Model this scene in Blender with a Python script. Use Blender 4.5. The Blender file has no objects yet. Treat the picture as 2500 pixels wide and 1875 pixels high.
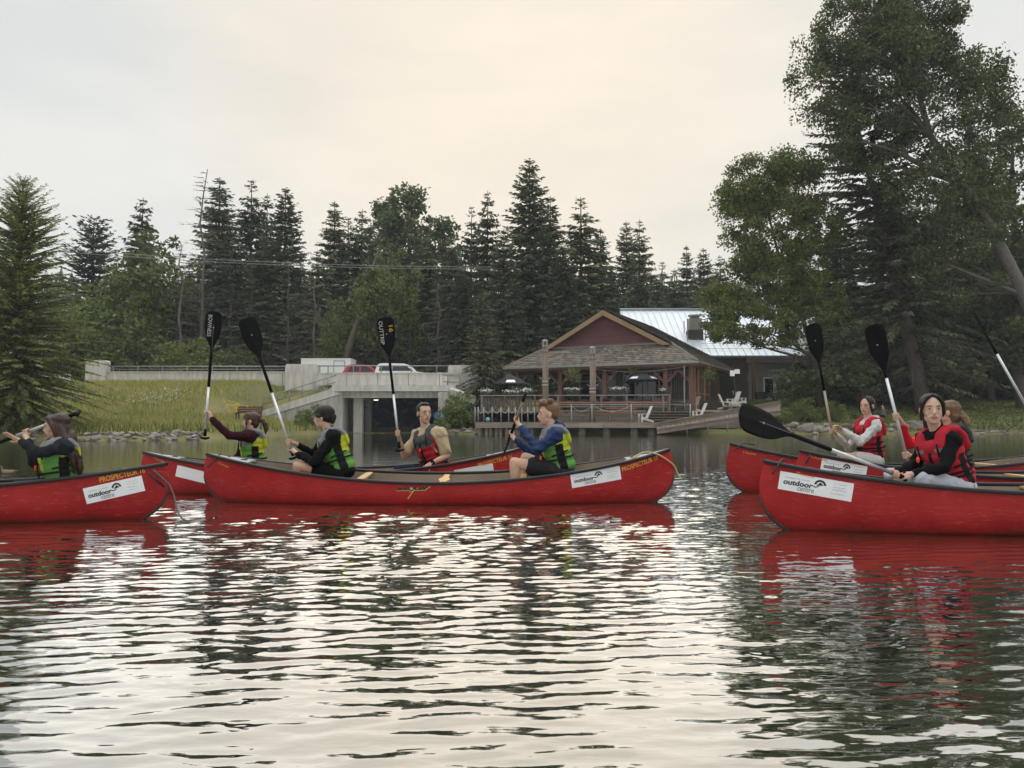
import bpy, bmesh, math, random
import numpy as np
from mathutils import Vector, Matrix, noise as mnoise

R = math.radians
SC = bpy.context.scene
COL = SC.collection

# ------------------------------------------------------------------ camera
FPX, CXP, CYP = 1900.0, 1250.0, 937.5          # focal length and centre of the 2500 x 1875 photograph
CAM_H, HORIZON = 0.91, 1028.0
PITCH = math.atan((HORIZON - CYP) / FPX)
cam_d = bpy.data.cameras.new("camera")
cam_d.sensor_width = 36.0
cam_d.lens = 36.0 * FPX / 2500.0
cam_d.clip_start = 0.05
cam_d.clip_end = 3000.0
cam = bpy.data.objects.new("camera", cam_d)
COL.objects.link(cam)
cam.location = (0, 0, CAM_H)
cam.rotation_euler = (R(90) + PITCH, 0, 0)
SC.camera = cam

# ------------------------------------------------------------------ sky: smoky overcast, veiled sun ahead
SUN_EL, SUN_AZ = R(27), R(0.0)                 # azimuth measured from +Y towards +X
world = bpy.data.worlds.new("World")
SC.world = world
world.use_nodes = True
nt = world.node_tree
nt.nodes.clear()
wo = nt.nodes.new("ShaderNodeOutputWorld")
bg = nt.nodes.new("ShaderNodeBackground")
bg.inputs[1].default_value = 0.1
nt.links.new(bg.outputs[0], wo.inputs[0])
sky = nt.nodes.new("ShaderNodeTexSky")
sky.sky_type = 'NISHITA'
sky.sun_disc = False
sky.sun_elevation = SUN_EL
sky.sun_rotation = SUN_AZ
sky.air_density = 1.6
sky.dust_density = 6.0
sky.ozone_density = 1.0


def wnode(kind, **kw):
    n = nt.nodes.new(kind)
    for k, v in kw.items():
        setattr(n, k, v)
    return n


geo = wnode("ShaderNodeTexCoord")
sepd = wnode("ShaderNodeSeparateXYZ")
nt.links.new(geo.outputs['Generated'], sepd.inputs[0])
# smoke deck: even grey-white that brightens towards the zenith
el = wnode("ShaderNodeMapRange")
el.inputs['From Min'].default_value = 0.52
el.inputs['From Max'].default_value = 1.0
el.inputs['To Min'].default_value = 0.0
el.inputs['To Max'].default_value = 1.0
nt.links.new(sepd.outputs['Z'], el.inputs['Value'])
deck = wnode("ShaderNodeMixRGB")
deck.inputs[1].default_value = (8.2, 8.25, 8.05, 1)
deck.inputs[2].default_value = (26.0, 26.3, 26.5, 1)
nt.links.new(el.outputs[0], deck.inputs[0])
# soft streaky cloud
mp = wnode("ShaderNodeMapping")
mp.inputs['Scale'].default_value = (1.6, 1.6, 5.0)
nt.links.new(geo.outputs['Generated'], mp.inputs[0])
ns = wnode("ShaderNodeTexNoise")
ns.inputs['Scale'].default_value = 1.7
ns.inputs['Detail'].default_value = 5.0
ns.inputs['Roughness'].default_value = 0.55
nt.links.new(mp.outputs[0], ns.inputs['Vector'])
cr = wnode("ShaderNodeValToRGB")
cr.color_ramp.elements[0].position = 0.33
cr.color_ramp.elements[0].color = (0.90, 0.925, 0.94, 1)
cr.color_ramp.elements[1].position = 0.62
cr.color_ramp.elements[1].color = (1.04, 1.035, 1.02, 1)
nt.links.new(ns.outputs[0], cr.inputs[0])
mul = wnode("ShaderNodeMixRGB", blend_type='MULTIPLY')
mul.inputs[0].default_value = 1.0
nt.links.new(deck.outputs[0], mul.inputs[1])
nt.links.new(cr.outputs[0], mul.inputs[2])
# warm veil around the hidden sun
sund = (math.sin(SUN_AZ) * math.cos(SUN_EL), math.cos(SUN_AZ) * math.cos(SUN_EL), math.sin(SUN_EL))
dot = wnode("ShaderNodeVectorMath", operation='DOT_PRODUCT')
nt.links.new(geo.outputs['Generated'], dot.inputs[0])
dot.inputs[1].default_value = sund
gl = wnode("ShaderNodeMapRange", interpolation_type='SMOOTHERSTEP')
gl.inputs['From Min'].default_value = 0.88
gl.inputs['From Max'].default_value = 1.0
nt.links.new(dot.outputs['Value'], gl.inputs['Value'])
glc = wnode("ShaderNodeMixRGB")
glc.inputs[1].default_value = (1, 1, 1, 1)
glc.inputs[2].default_value = (1.11, 1.0, 0.89, 1)
nt.links.new(gl.outputs[0], glc.inputs[0])
mul2 = wnode("ShaderNodeMixRGB", blend_type='MULTIPLY')
mul2.inputs[0].default_value = 1.0
nt.links.new(mul.outputs[0], mul2.inputs[1])
nt.links.new(glc.outputs[0], mul2.inputs[2])
fin = wnode("ShaderNodeMixRGB")
fin.inputs[0].default_value = 0.02
nt.links.new(mul2.outputs[0], fin.inputs[1])
nt.links.new(sky.outputs[0], fin.inputs[2])
nt.links.new(fin.outputs[0], bg.inputs[0])

sun_l = bpy.data.lights.new("sun", 'SUN')
sun_l.energy = 0.55
sun_l.angle = R(60)
sun_l.color = (1.0, 0.90, 0.78)
sun = bpy.data.objects.new("sun", sun_l)
COL.objects.link(sun)
sun.location = (0, 40, 60)
sun.rotation_euler = Vector(sund).to_track_quat('Z', 'Y').to_euler()

SC.view_settings.view_transform = 'Standard'
SC.view_settings.look = 'None'
SC.view_settings.exposure = 0.0
SC.view_settings.gamma = 1.0
SC.view_settings.use_curve_mapping = False
try:
    SC.cycles.use_denoising = True
    SC.cycles.denoiser = 'OPENIMAGEDENOISE'
except Exception:
    pass
SC.cycles.max_bounces = 6
SC.cycles.diffuse_bounces = 3
SC.cycles.glossy_bounces = 3
SC.cycles.transmission_bounces = 3
SC.cycles.transparent_max_bounces = 6
SC.cycles.caustics_reflective = True
SC.cycles.caustics_refractive = False


# ------------------------------------------------------------------ helpers
def P(u, v, Y):
    """World point seen at photograph pixel (u, v) at depth Y."""
    a, b = (u - CXP) / FPX, (CYP - v) / FPX
    cp, sp = math.cos(PITCH), math.sin(PITCH)
    dx, dy, dz = a, cp - b * sp, sp + b * cp
    t = Y / dy
    return Vector((dx * t, Y, CAM_H + dz * t))


def PX(u, Y):
    return (u - CXP) / FPX * Y


def tag(o, label=None, cat=None, group=None, kind=None):
    if label: o["label"] = label
    if cat: o["category"] = cat
    if group: o["group"] = group
    if kind: o["kind"] = kind
    return o


def empty(name, loc=(0, 0, 0), rz=0.0, parent=None):
    o = bpy.data.objects.new(name, None)
    o.empty_display_size = 0.2
    COL.objects.link(o)
    o.location = loc
    o.rotation_euler = (0, 0, rz)
    if parent: o.parent = parent
    return o


def link(name, me, mats=None, parent=None, smooth=False):
    o = bpy.data.objects.new(name, me)
    COL.objects.link(o)
    if mats is not None:
        for m in (mats if isinstance(mats, (list, tuple)) else [mats]):
            me.materials.append(m)
    if smooth:
        me.polygons.foreach_set("use_smooth", [True] * len(me.polygons))
    if parent: o.parent = parent
    return o


def copy_tree(o, parent=None):
    c = o.copy()
    COL.objects.link(c)
    c.parent = parent
    for ch in list(o.children):
        copy_tree(ch, c)
    return c


class MB:
    """Collects shapes into one mesh."""

    def __init__(s):
        s.v, s.f, s.m = [], [], []
        s.mi = 0

    def add(s, vs, fs):
        o = len(s.v)
        s.v += [tuple(p) for p in vs]
        s.f += [tuple(i + o for i in f) for f in fs]
        s.m += [s.mi] * len(fs)
        return s

    def box(s, c, d, M=None):
        x, y, z = d[0] / 2, d[1] / 2, d[2] / 2
        vs = [Vector((sx * x, sy * y, sz * z)) for sz in (-1, 1) for sy in (-1, 1) for sx in (-1, 1)]
        if M is not None: vs = [M @ p for p in vs]
        c = Vector(c)
        return s.add([p + c for p in vs], [(0, 2, 3, 1), (4, 5, 7, 6), (0, 1, 5, 4), (2, 6, 7, 3), (0, 4, 6, 2), (1, 3, 7, 5)])

    def bar(s, a, b, w, h, up=(0, 0, 1)):
        a, b = Vector(a), Vector(b)
        d = b - a
        L = d.length
        if L < 1e-6: return s
        d.normalize()
        up = Vector(up)
        if abs(d.dot(up)) > 0.98: up = Vector((0, 1, 0))
        sd = d.cross(up).normalized()
        u2 = sd.cross(d)
        M = Matrix((d, sd, u2)).transposed()
        return s.box((a + b) / 2, (L, w, h), M)

    def cyl(s, a, b, r0, r1=None, n=10, cap=True):
        a, b = Vector(a), Vector(b)
        if r1 is None: r1 = r0
        return s.tube([a, b], [r0, r1], n, cap)

    def tube(s, pts, rs, n=8, cap=True):
        pts = [Vector(p) for p in pts]
        if not isinstance(rs, (list, tuple)): rs = [rs] * len(pts)
        vs, fs = [], []
        prev = None
        for i, p in enumerate(pts):
            d = (pts[min(i + 1, len(pts) - 1)] - pts[max(i - 1, 0)])
            if d.length < 1e-9: d = Vector((0, 0, 1))
            d.normalize()
            if prev is None:
                ref = Vector((0, 0, 1)) if abs(d.z) < 0.9 else Vector((1, 0, 0))
                x = d.cross(ref).normalized()
            else:
                x = prev - d * prev.dot(d)
                x = x.normalized() if x.length > 1e-6 else d.cross(Vector((0, 1, 0))).normalized()
            prev = x
            y = d.cross(x)
            for k in range(n):
                a = 2 * math.pi * k / n
                vs.append(p + (x * math.cos(a) + y * math.sin(a)) * rs[i])
        for i in range(len(pts) - 1):
            for k in range(n):
                k2 = (k + 1) % n
                fs.append((i * n + k, i * n + k2, (i + 1) * n + k2, (i + 1) * n + k))
        if cap:
            fs.append(tuple(range(n - 1, -1, -1)))
            fs.append(tuple((len(pts) - 1) * n + k for k in range(n)))
        return s.add(vs, fs)

    def ball(s, c, r, nu=10, nv=6, M=None):
        """Ellipsoid; r is a radius or three radii; M a 3x3 rotation."""
        if not isinstance(r, (list, tuple)): r = (r, r, r)
        c = Vector(c)
        vs = []
        for j in range(1, nv):
            t = math.pi * j / nv
            for i in range(nu):
                p = 2 * math.pi * i / nu
                vs.append(Vector((r[0] * math.sin(t) * math.cos(p), r[1] * math.sin(t) * math.sin(p), r[2] * math.cos(t))))
        vs.append(Vector((0, 0, r[2])))
        vs.append(Vector((0, 0, -r[2])))
        if M is not None: vs = [M @ p for p in vs]
        fs = []
        for j in range(nv - 2):
            for i in range(nu):
                i2 = (i + 1) % nu
                fs.append((j * nu + i, (j + 1) * nu + i, (j + 1) * nu + i2, j * nu + i2))
        t, b = len(vs) - 2, len(vs) - 1
        for i in range(nu):
            i2 = (i + 1) % nu
            fs.append((t, i, i2))
            fs.append((b, (nv - 2) * nu + i2, (nv - 2) * nu + i))
        return s.add([p + c for p in vs], fs)

    def lathe(s, c, prof, n=16):
        """prof: list of (radius, z)."""
        c = Vector(c)
        vs, fs = [], []
        for r, z in prof:
            for k in range(n):
                a = 2 * math.pi * k / n
                vs.append(c + Vector((r * math.cos(a), r * math.sin(a), z)))
        for i in range(len(prof) - 1):
            for k in range(n):
                k2 = (k + 1) % n
                fs.append((i * n + k, i * n + k2, (i + 1) * n + k2, (i + 1) * n + k))
        fs.append(tuple(range(n - 1, -1, -1)))
        fs.append(tuple((len(prof) - 1) * n + k for k in range(n)))
        return s.add(vs, fs)

    def prism(s, poly, off):
        """poly: list of 3D points of a planar outline, extruded by the vector off."""
        off = Vector(off)
        n = len(poly)
        vs = [Vector(p) for p in poly] + [Vector(p) + off for p in poly]
        fs = [tuple(range(n - 1, -1, -1)), tuple(range(n, 2 * n))]
        for i in range(n):
            j = (i + 1) % n
            fs.append((i, j, n + j, n + i))
        return s.add(vs, fs)

    def mesh(s, name):
        me = bpy.data.meshes.new(name)
        me.from_pydata(s.v, [], s.f)
        if any(s.m): me.polygons.foreach_set("material_index", s.m)
        me.update()
        return me

    def build(s, name, mats, parent=None, smooth=False):
        return link(name, s.mesh(name), mats, parent, smooth)


def np_mesh(name, verts, faces):
    """faces: (n, k) array with equal corner counts."""
    verts = np.asarray(verts, dtype=np.float32)
    faces = np.asarray(faces, dtype=np.int32)
    me = bpy.data.meshes.new(name)
    n, k = faces.shape
    me.vertices.add(len(verts))
    me.vertices.foreach_set("co", verts.ravel())
    me.loops.add(n * k)
    me.loops.foreach_set("vertex_index", faces.ravel())
    me.polygons.add(n)
    me.polygons.foreach_set("loop_start", np.arange(0, n * k, k, dtype=np.int32))
    try:
        me.polygons.foreach_set("loop_total", np.full(n, k, dtype=np.int32))
    except Exception:
        pass
    me.update(calc_edges=True)
    return me


# ------------------------------------------------------------------ materials
MATS = {}


def mat(name, col, rough=0.7, var=0.0, scale=4.0, bump=0.0, bscale=None, metal=0.0, spec=0.5, col2=None,
        stretch=None, coat=0.0, island=0.0, translucent=0.0, obj_rand=0.0, emit=None, detail=5.0, sheen=0.0, coords='Object'):
    """Principled material with procedural colour variation and relief."""
    if name in MATS: return MATS[name]
    m = bpy.data.materials.new(name)
    m.use_nodes = True
    t = m.node_tree
    t.nodes.clear()
    out = t.nodes.new("ShaderNodeOutputMaterial")
    b = t.nodes.new("ShaderNodeBsdfPrincipled")
    t.links.new(b.outputs[0], out.inputs[0])
    b.inputs['Base Color'].default_value = (*col, 1)
    b.inputs['Roughness'].default_value = rough
    b.inputs['Metallic'].default_value = metal
    b.inputs['Specular IOR Level'].default_value = spec
    b.inputs['Coat Weight'].default_value = coat
    if sheen: b.inputs['Sheen Weight'].default_value = sheen
    cur = None
    if var > 0 or col2 is not None or bump > 0:
        tc = t.nodes.new("ShaderNodeTexCoord")
        mpn = t.nodes.new("ShaderNodeMapping")
        if stretch: mpn.inputs['Scale'].default_value = stretch
        t.links.new(tc.outputs[coords], mpn.inputs[0])
        nz = t.nodes.new("ShaderNodeTexNoise")
        nz.inputs['Scale'].default_value = scale
        nz.inputs['Detail'].default_value = detail
        nz.inputs['Roughness'].default_value = 0.6
        t.links.new(mpn.outputs[0], nz.inputs['Vector'])
        if var > 0 or col2 is not None:
            c2 = col2 if col2 is not None else tuple(min(1, c * (1 + var)) for c in col)
            c1 = col if col2 is not None else tuple(c * (1 - var) for c in col)
            mr = t.nodes.new("ShaderNodeMapRange")
            mr.inputs['From Min'].default_value = 0.3
            mr.inputs['From Max'].default_value = 0.7
            t.links.new(nz.outputs[0], mr.inputs['Value'])
            mx = t.nodes.new("ShaderNodeMixRGB")
            mx.inputs[1].default_value = (*c1, 1)
            mx.inputs[2].default_value = (*c2, 1)
            t.links.new(mr.outputs[0], mx.inputs[0])
            cur = mx.outputs[0]
        if bump > 0:
            nb = nz
            if bscale:
                nb = t.nodes.new("ShaderNodeTexNoise")
                nb.inputs['Scale'].default_value = bscale
                nb.inputs['Detail'].default_value = 4.0
                t.links.new(mpn.outputs[0], nb.inputs['Vector'])
            bn = t.nodes.new("ShaderNodeBump")
            bn.inputs['Strength'].default_value = bump
            bn.inputs['Distance'].default_value = 0.02
            t.links.new(nb.outputs[0], bn.inputs['Height'])
            t.links.new(bn.outputs[0], b.inputs['Normal'])
    for amt, src in ((island, 'g'), (obj_rand, 'o')):
        if amt > 0:
            if src == 'g':
                g = t.nodes.new("ShaderNodeNewGeometry")
                sock = g.outputs['Random Per Island']
            else:
                g = t.nodes.new("ShaderNodeObjectInfo")
                sock = g.outputs['Random']
            mr = t.nodes.new("ShaderNodeMapRange")
            mr.inputs['To Min'].default_value = 1 - amt
            mr.inputs['To Max'].default_value = 1 + amt
            t.links.new(sock, mr.inputs['Value'])
            mm = t.nodes.new("ShaderNodeVectorMath")
            mm.operation = 'SCALE'
            if cur is None: mm.inputs[0].default_value = col
            else: t.links.new(cur, mm.inputs[0])
            t.links.new(mr.outputs[0], mm.inputs['Scale'])
            cur = mm.outputs[0]
    if cur is not None: t.links.new(cur, b.inputs['Base Color'])
    if emit:
        b.inputs['Emission Color'].default_value = (*emit[0], 1)
        b.inputs['Emission Strength'].default_value = emit[1]
    if translucent > 0:
        tr = t.nodes.new("ShaderNodeBsdfTranslucent")
        tr.inputs[0].default_value = (*[min(1, c * 1.3) for c in col], 1)
        if cur is not None: t.links.new(cur, tr.inputs[0])
        mx = t.nodes.new("ShaderNodeMixShader")
        mx.inputs[0].default_value = translucent
        t.links.new(b.outputs[0], mx.inputs[1])
        t.links.new(tr.outputs[0], mx.inputs[2])
        t.links.new(mx.outputs[0], out.inputs[0])
    MATS[name] = m
    return m


def text_mesh(body, size=1.0, bold=0.0, shear=0.0, squash=1.0):
    """Flat lettering centred on the origin in the XY plane, returned as (verts, faces)."""
    cu = bpy.data.curves.new("lettering", 'FONT')
    cu.body = body
    cu.size = size
    cu.align_x = 'CENTER'
    cu.align_y = 'CENTER'
    cu.offset = bold
    cu.shear = shear
    cu.resolution_u = 3
    o = bpy.data.objects.new("lettering", cu)
    COL.objects.link(o)
    dg = bpy.context.evaluated_depsgraph_get()
    me = o.evaluated_get(dg).to_mesh()
    vs = [Vector((v.co.x * squash, v.co.y, 0)) for v in me.vertices]
    fs = [tuple(p.vertices) for p in me.polygons]
    o.evaluated_get(dg).to_mesh_clear()
    bpy.data.objects.remove(o)
    bpy.data.curves.remove(cu)
    return vs, fs


def sstep(a, b, x):
    t = np.clip((np.asarray(x, dtype=float) - a) / (b - a), 0, 1)
    return t * t * (3 - 2 * t)
# ------------------------------------------------------------------ terrain and lake
SHX = [-400, -80, -40, -23.7, -17.7, -14.6, -13.5, -12.95, -5.1, -4.6, -2.5, 15, 18, 25, 33, 45, 60, 120, 400]
SHY = [60, 38, 36, 35.8, 35.6, 39, 45, 56.5, 56.5, 55, 54, 55, 53.5, 53.0, 54.0, 54.5, 54, 52, 60]


def shore(x):
    return np.interp(x, SHX, SHY)


def ground_z(x, y):
    x = np.asarray(x, dtype=float)
    y = np.asarray(y, dtype=float)
    e = y - shore(x)
    near = np.clip(e * 0.55, -1.2, 0.32)
    left = 0.32 + 3.4 * sstep(0.5, 23, e)
    right = 0.32 + 2.9 * (1 - np.exp(-np.maximum(e - 0.5, 0) / 9.0))
    w = sstep(-9.5, -8.5, x)
    z = np.where(e > 0.6, left * (1 - w) + right * w, near)
    # shelf where the dock stands
    s = sstep(-6, -3.5, x) * (1 - sstep(15.5, 18, x))
    z = z * (1 - s) + np.minimum(z, 0.32 + 0.02 * np.maximum(e, 0) + 2.6 * sstep(12, 20, e)) * s
    # ground held low in front of the left wing wall
    cap = np.interp(x, [-19.6, -18.4, -13.0], [6.0, 1.25, 0.25])
    wl = 55.4 + (x + 17.8) * 0.47
    wt = np.interp(x, [-17.8, -12.7], [1.45, 3.45])
    z = np.where((x > -19.6) & (x < -12.6) & (y < wl + 0.65), np.minimum(z, cap), z)
    z = np.where((x > -18.3) & (x < -12.6) & (y >= wl + 0.65) & (y < 60), np.minimum(z, wt - 0.15 + 0.62 * (y - wl - 0.4)), z)
    # channel under the bridge
    c = sstep(-13.05, -12.75, x) * (1 - sstep(-5.3, -5.0, x)) * (1 - sstep(75, 77, y))
    z = z * (1 - c) + np.minimum(z, -1.0) * c
    # road bench, flat wood floor, far hill
    rb = sstep(58.2, 59.5, y) * (1 - c)
    z = np.where(y > 58.2, np.where(x < -4, np.maximum(z, rb * 3.45), z), z)
    hill = 40 * sstep(190, 330, y + 0.25 * np.abs(x + 60)) * (0.75 + 0.25 * np.sin(x * 0.011 + 2.2))
    return z + hill


xs = np.unique(np.concatenate([np.linspace(-900, -90, 24), np.arange(-90, -32, 2.0), np.arange(-32, -14, 0.7),
                               np.arange(-14, -4, 0.25), np.arange(-4, 42, 0.8), np.arange(42, 100, 2.5), np.linspace(100, 900, 24)]))
ys = np.unique(np.concatenate([np.linspace(-300, 30, 12), np.arange(32, 64, 0.5), np.arange(64, 90, 1.5), np.arange(90, 220, 6), np.linspace(220, 1400, 40)]))
gx, gy = np.meshgrid(xs, ys)
gz = ground_z(gx, gy)
rs = np.random.RandomState(3)
gz = gz + np.where((gy > shore(gx) + 1) & (gy < 140), rs.uniform(-0.06, 0.06, gz.shape), 0)
nx, ny = len(xs), len(ys)
idx = np.arange(nx * ny).reshape(ny, nx)
fq = np.stack([idx[:-1, :-1], idx[:-1, 1:], idx[1:, 1:], idx[1:, :-1]], -1).reshape(-1, 4)
me = np_mesh("ground", np.stack([gx, gy, gz], -1).reshape(-1, 3), fq)

m_ground = mat("meadow soil", (0.12, 0.13, 0.038), 0.95, col2=(0.20, 0.175, 0.07), scale=0.35, bump=0.6, bscale=6.0)
GROUND = link("ground", me, m_ground, smooth=True)
tag(GROUND, "grassy lake bank rising to the road and the wood", None, None, "structure")

# canoes: x of left end, centre y, length, yaw, heel, sheer amidships, left-end height, right-end height
CANOES = {
    'main':  dict(cx=-0.825, cy=8.85, L=5.33, yaw=0.0, heel=3.2, mid=0.272, lh=0.545, rh=0.595),
    'left':  dict(cx=-5.66, cy=7.22, L=4.90, yaw=2.6, heel=0.6, mid=0.305, lh=0.53, rh=0.515),
    'back':  dict(cx=-2.24, cy=9.97, L=4.83, yaw=4.6, heel=1.0, mid=0.28, lh=0.525, rh=0.56),
    'front': dict(cx=4.53, cy=6.60, L=4.90, yaw=0.0, heel=0.5, mid=0.34, lh=0.575, rh=0.56),
    'mid':   dict(cx=5.43, cy=8.25, L=4.90, yaw=0.0, heel=0.5, mid=0.34, lh=0.60, rh=0.58),
    'far':   dict(cx=5.21, cy=10.10, L=4.90, yaw=0.0, heel=0.5, mid=0.33, lh=0.62, rh=0.58),
}
DRAFT = 0.10


def hull_xe(z, c):
    """half length of the hull at height z"""
    q = np.clip((z + DRAFT) / (0.55 + DRAFT), 0, 1.15)
    return c['L'] / 2 - 0.48 * np.clip(1 - q, 0, 1) ** 4.2 - 0.05 * np.clip((q - 0.62) / 0.38, 0, 1.2) ** 2


def hull_B(z):
    q = np.clip((z + DRAFT) / 0.30, 0, 1)
    return 0.45 * (1 - (1 - q) ** 2.6) ** 0.55 - 0.012 * np.clip((z - 0.15) / 0.3, 0, 1)


def hull_y(x, z, c):
    t = np.clip(np.abs(x) / hull_xe(z, c), 0, 1)
    return hull_B(z) * (1 - t ** 2.1) ** 0.92


def hull_sheer(t, c):
    end = c['lh'] * (1 - t) / 2 + c['rh'] * (1 + t) / 2
    return c['mid'] + (end - c['mid']) * np.abs(t) ** 1.95


def canoe_matrix(c):
    return Matrix.Translation((c['cx'], c['cy'], 0)) @ Matrix.Rotation(R(c['yaw']), 4, 'Z') @ Matrix.Rotation(R(c['heel']), 4, 'X')


# ---- lake surface with real ripples
def graded(a, b, base, k, x0):
    out = [a]
    while out[-1] < b:
        out.append(out[-1] + base + k * max(0.0, out[-1] - x0))
    return np.array(out)


wy = np.concatenate([np.linspace(-200, -6, 14), np.arange(-5, 1.2, 0.25), graded(1.2, 14, 0.0100, 0.0038, 0.9), graded(14.1, 80, 0.075, 0.013, 14)])
hx = graded(0.0, 75, 0.052, 0.022, 2.6)
hx = np.concatenate([hx, [120, 200, 400]])
wx = np.concatenate([-hx[:0:-1], hx])
WX, WY = np.meshgrid(wx, wy)
rw = np.random.RandomState(11)
dy_loc = np.interp(WY, wy[:-1], np.diff(wy))
dx_loc = np.interp(WX, wx[:-1], np.diff(wx))


def patch(x, y, s, seed):
    r = np.random.RandomState(seed)
    o = np.zeros_like(x)
    for i in range(7):
        a = r.uniform(0, 2 * np.pi)
        k = s * r.uniform(0.5, 1.8)
        o += np.sin(k * (np.cos(a) * x + np.sin(a) * y * 0.8) + r.uniform(0, 6.28))
    return o / 7 * 1.6


calm = patch(WX, WY, 0.55, 5)
rough_n = patch(WX, WY, 0.9, 6)
Z = np.zeros_like(WX)
NW = 96
for i in range(NW):
    lam = 0.05 * (1.2 / 0.05) ** ((i + rw.uniform(0, 1)) / NW)
    th = np.pi / 2 + rw.normal(0, 0.50) + 0.05
    k = 2 * np.pi / lam
    slope = 0.050 * math.exp(-0.5 * (math.log(lam / 0.085) / 0.48) ** 2) + 0.0034
    kx, ky = k * math.cos(th), k * math.sin(th)
    ph = rw.uniform(0, 2 * np.pi)
    # wobble the crests so that they break up sideways
    wob = 0.9 * np.sin(WX * rw.uniform(0.8, 2.6) + WY * rw.uniform(0.2, 0.7) + rw.uniform(0, 6.28))
    amp = slope / k
    if lam < 0.30:
        mod = np.clip(0.80 + 0.55 * (rough_n if i % 2 else calm), 0.30, 1.4) * (0.74 + 0.60 * sstep(2.6, 6.5, WY) - 0.2 * sstep(9.5, 12, WY))
    else:
        mod = np.clip(0.9 + 0.4 * calm, 0.45, 1.3)
    fade = np.clip((lam / (2.0 * np.maximum(dy_loc, dx_loc * abs(math.cos(th)) + 1e-4)) - 0.6) / 0.6, 0, 1)
    far = 1.0 - 0.62 * sstep(10.5, 19, WY)
    Z += amp * mod * fade * far * np.sin(kx * WX + ky * WY + ph + wob)
Z *= 1 - sstep(60, 90, np.abs(WX))
Z[WY < -4.5] = 0
wn = len(wx)
widx = np.arange(WX.size).reshape(len(wy), wn)
wf = np.stack([widx[:-1, :-1], widx[:-1, 1:], widx[1:, 1:], widx[1:, :-1]], -1).reshape(-1, 4)
fcx = (WX[:-1, :-1] + WX[1:, 1:]).reshape(-1) / 2
fcy = (WY[:-1, :-1] + WY[1:, 1:]).reshape(-1) / 2
keep = np.ones(len(wf), bool)
for c in CANOES.values():                      # no water inside the boats
    ca, sa = math.cos(R(c['yaw'])), math.sin(R(c['yaw']))
    lx = (fcx - c['cx']) * ca + (fcy - c['cy']) * sa
    ly = -(fcx - c['cx']) * sa + (fcy - c['cy']) * ca
    near_ = np.abs(lx) < c['L'] / 2 - 0.35
    hw = np.where(near_, hull_y(np.clip(lx, -c['L'] / 2, c['L'] / 2), np.full_like(lx, -0.03), c), 0) - 0.10
    keep &= ~(near_ & (np.abs(ly) < hw))
me = np_mesh("lake_water", np.stack([WX, WY, Z], -1).reshape(-1, 3), wf[keep])

mw = bpy.data.materials.new("lake water")
mw.use_nodes = True
t = mw.node_tree
t.nodes.clear()
out = t.nodes.new("ShaderNodeOutputMaterial")
dif = t.nodes.new("ShaderNodeBsdfDiffuse")
dif.inputs[0].default_value = (0.026, 0.032, 0.016, 1)
gls = t.nodes.new("ShaderNodeBsdfGlossy")
gls.inputs['Roughness'].default_value = 0.03
gls.inputs['Color'].default_value = (0.97, 0.97, 0.97, 1)
fr = t.nodes.new("ShaderNodeFresnel")
fr.inputs['IOR'].default_value = 1.9
tc = t.nodes.new("ShaderNodeNewGeometry")
mpn = t.nodes.new("ShaderNodeMapping")
mpn.inputs['Scale'].default_value = (0.5, 1.0, 1.0)
t.links.new(tc.outputs['Position'], mpn.inputs[0])
n1 = t.nodes.new("ShaderNodeTexNoise")
n1.inputs['Scale'].default_value = 13.0
n1.inputs['Detail'].default_value = 2.0
t.links.new(mpn.outputs[0], n1.inputs['Vector'])
bn = t.nodes.new("ShaderNodeBump")
bn.inputs['Strength'].default_value = 0.16
bn.inputs['Distance'].default_value = 0.018
t.links.new(n1.outputs[0], bn.inputs['Height'])
mrw = t.nodes.new("ShaderNodeMapRange")
mrw.inputs['From Min'].default_value = 0.05
mrw.inputs['From Max'].default_value = 0.36
mrw.inputs['To Min'].default_value = 0.10
mrw.inputs['To Max'].default_value = 0.84
t.links.new(fr.outputs[0], mrw.inputs['Value'])
mxw = t.nodes.new("ShaderNodeMixShader")
for nd in (dif, gls, fr): t.links.new(bn.outputs[0], nd.inputs['Normal'])
t.links.new(mrw.outputs[0], mxw.inputs[0])
t.links.new(dif.outputs[0], mxw.inputs[1])
t.links.new(gls.outputs[0], mxw.inputs[2])
t.links.new(mxw.outputs[0], out.inputs[0])
WATER = link("lake_water", me, mw, smooth=True)
tag(WATER, "rippled lake water reflecting the pale sky", None, None, "structure")

# ---- shore stones, each one its own piece of the bank
m_rock = mat("shore stone", (0.17, 0.145, 0.125), 0.95, col2=(0.30, 0.26, 0.225), scale=3.0, bump=0.5, bscale=14, obj_rand=0.45)
rock_me = []
for k in range(7):
    r = random.Random(40 + k)
    bm = bmesh.new()
    bmesh.ops.create_icosphere(bm, subdivisions=2, radius=1.0)
    ax = Vector((r.uniform(0.8, 1.2), r.uniform(0.7, 1.0), r.uniform(0.5, 0.75)))
    for v in bm.verts:
        n = mnoise.noise(v.co * 1.3 + Vector((k * 7.1, 0, 0)))
        v.co = Vector((v.co.x * ax.x, v.co.y * ax.y, v.co.z * ax.z)) * (1 + 0.42 * n)
    me_ = bpy.data.meshes.new("rock")
    bm.to_mesh(me_)
    bm.free()
    me_.materials.append(m_rock)
    rock_me.append(me_)
rr = random.Random(8)


def rock(x, y, s, z=None):
    o = bpy.data.objects.new("rock", rr.choice(rock_me))
    COL.objects.link(o)
    o.parent = GROUND
    o.location = (x, y, float(ground_z(x, y)) + 0.12 * s if z is None else z)
    o.rotation_euler = (rr.uniform(-0.3, 0.3), rr.uniform(-0.3, 0.3), rr.uniform(0, 6.3))
    o.scale = (s * rr.uniform(0.8, 1.3), s * rr.uniform(0.8, 1.2), s * rr.uniform(0.7, 1.1))


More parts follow.
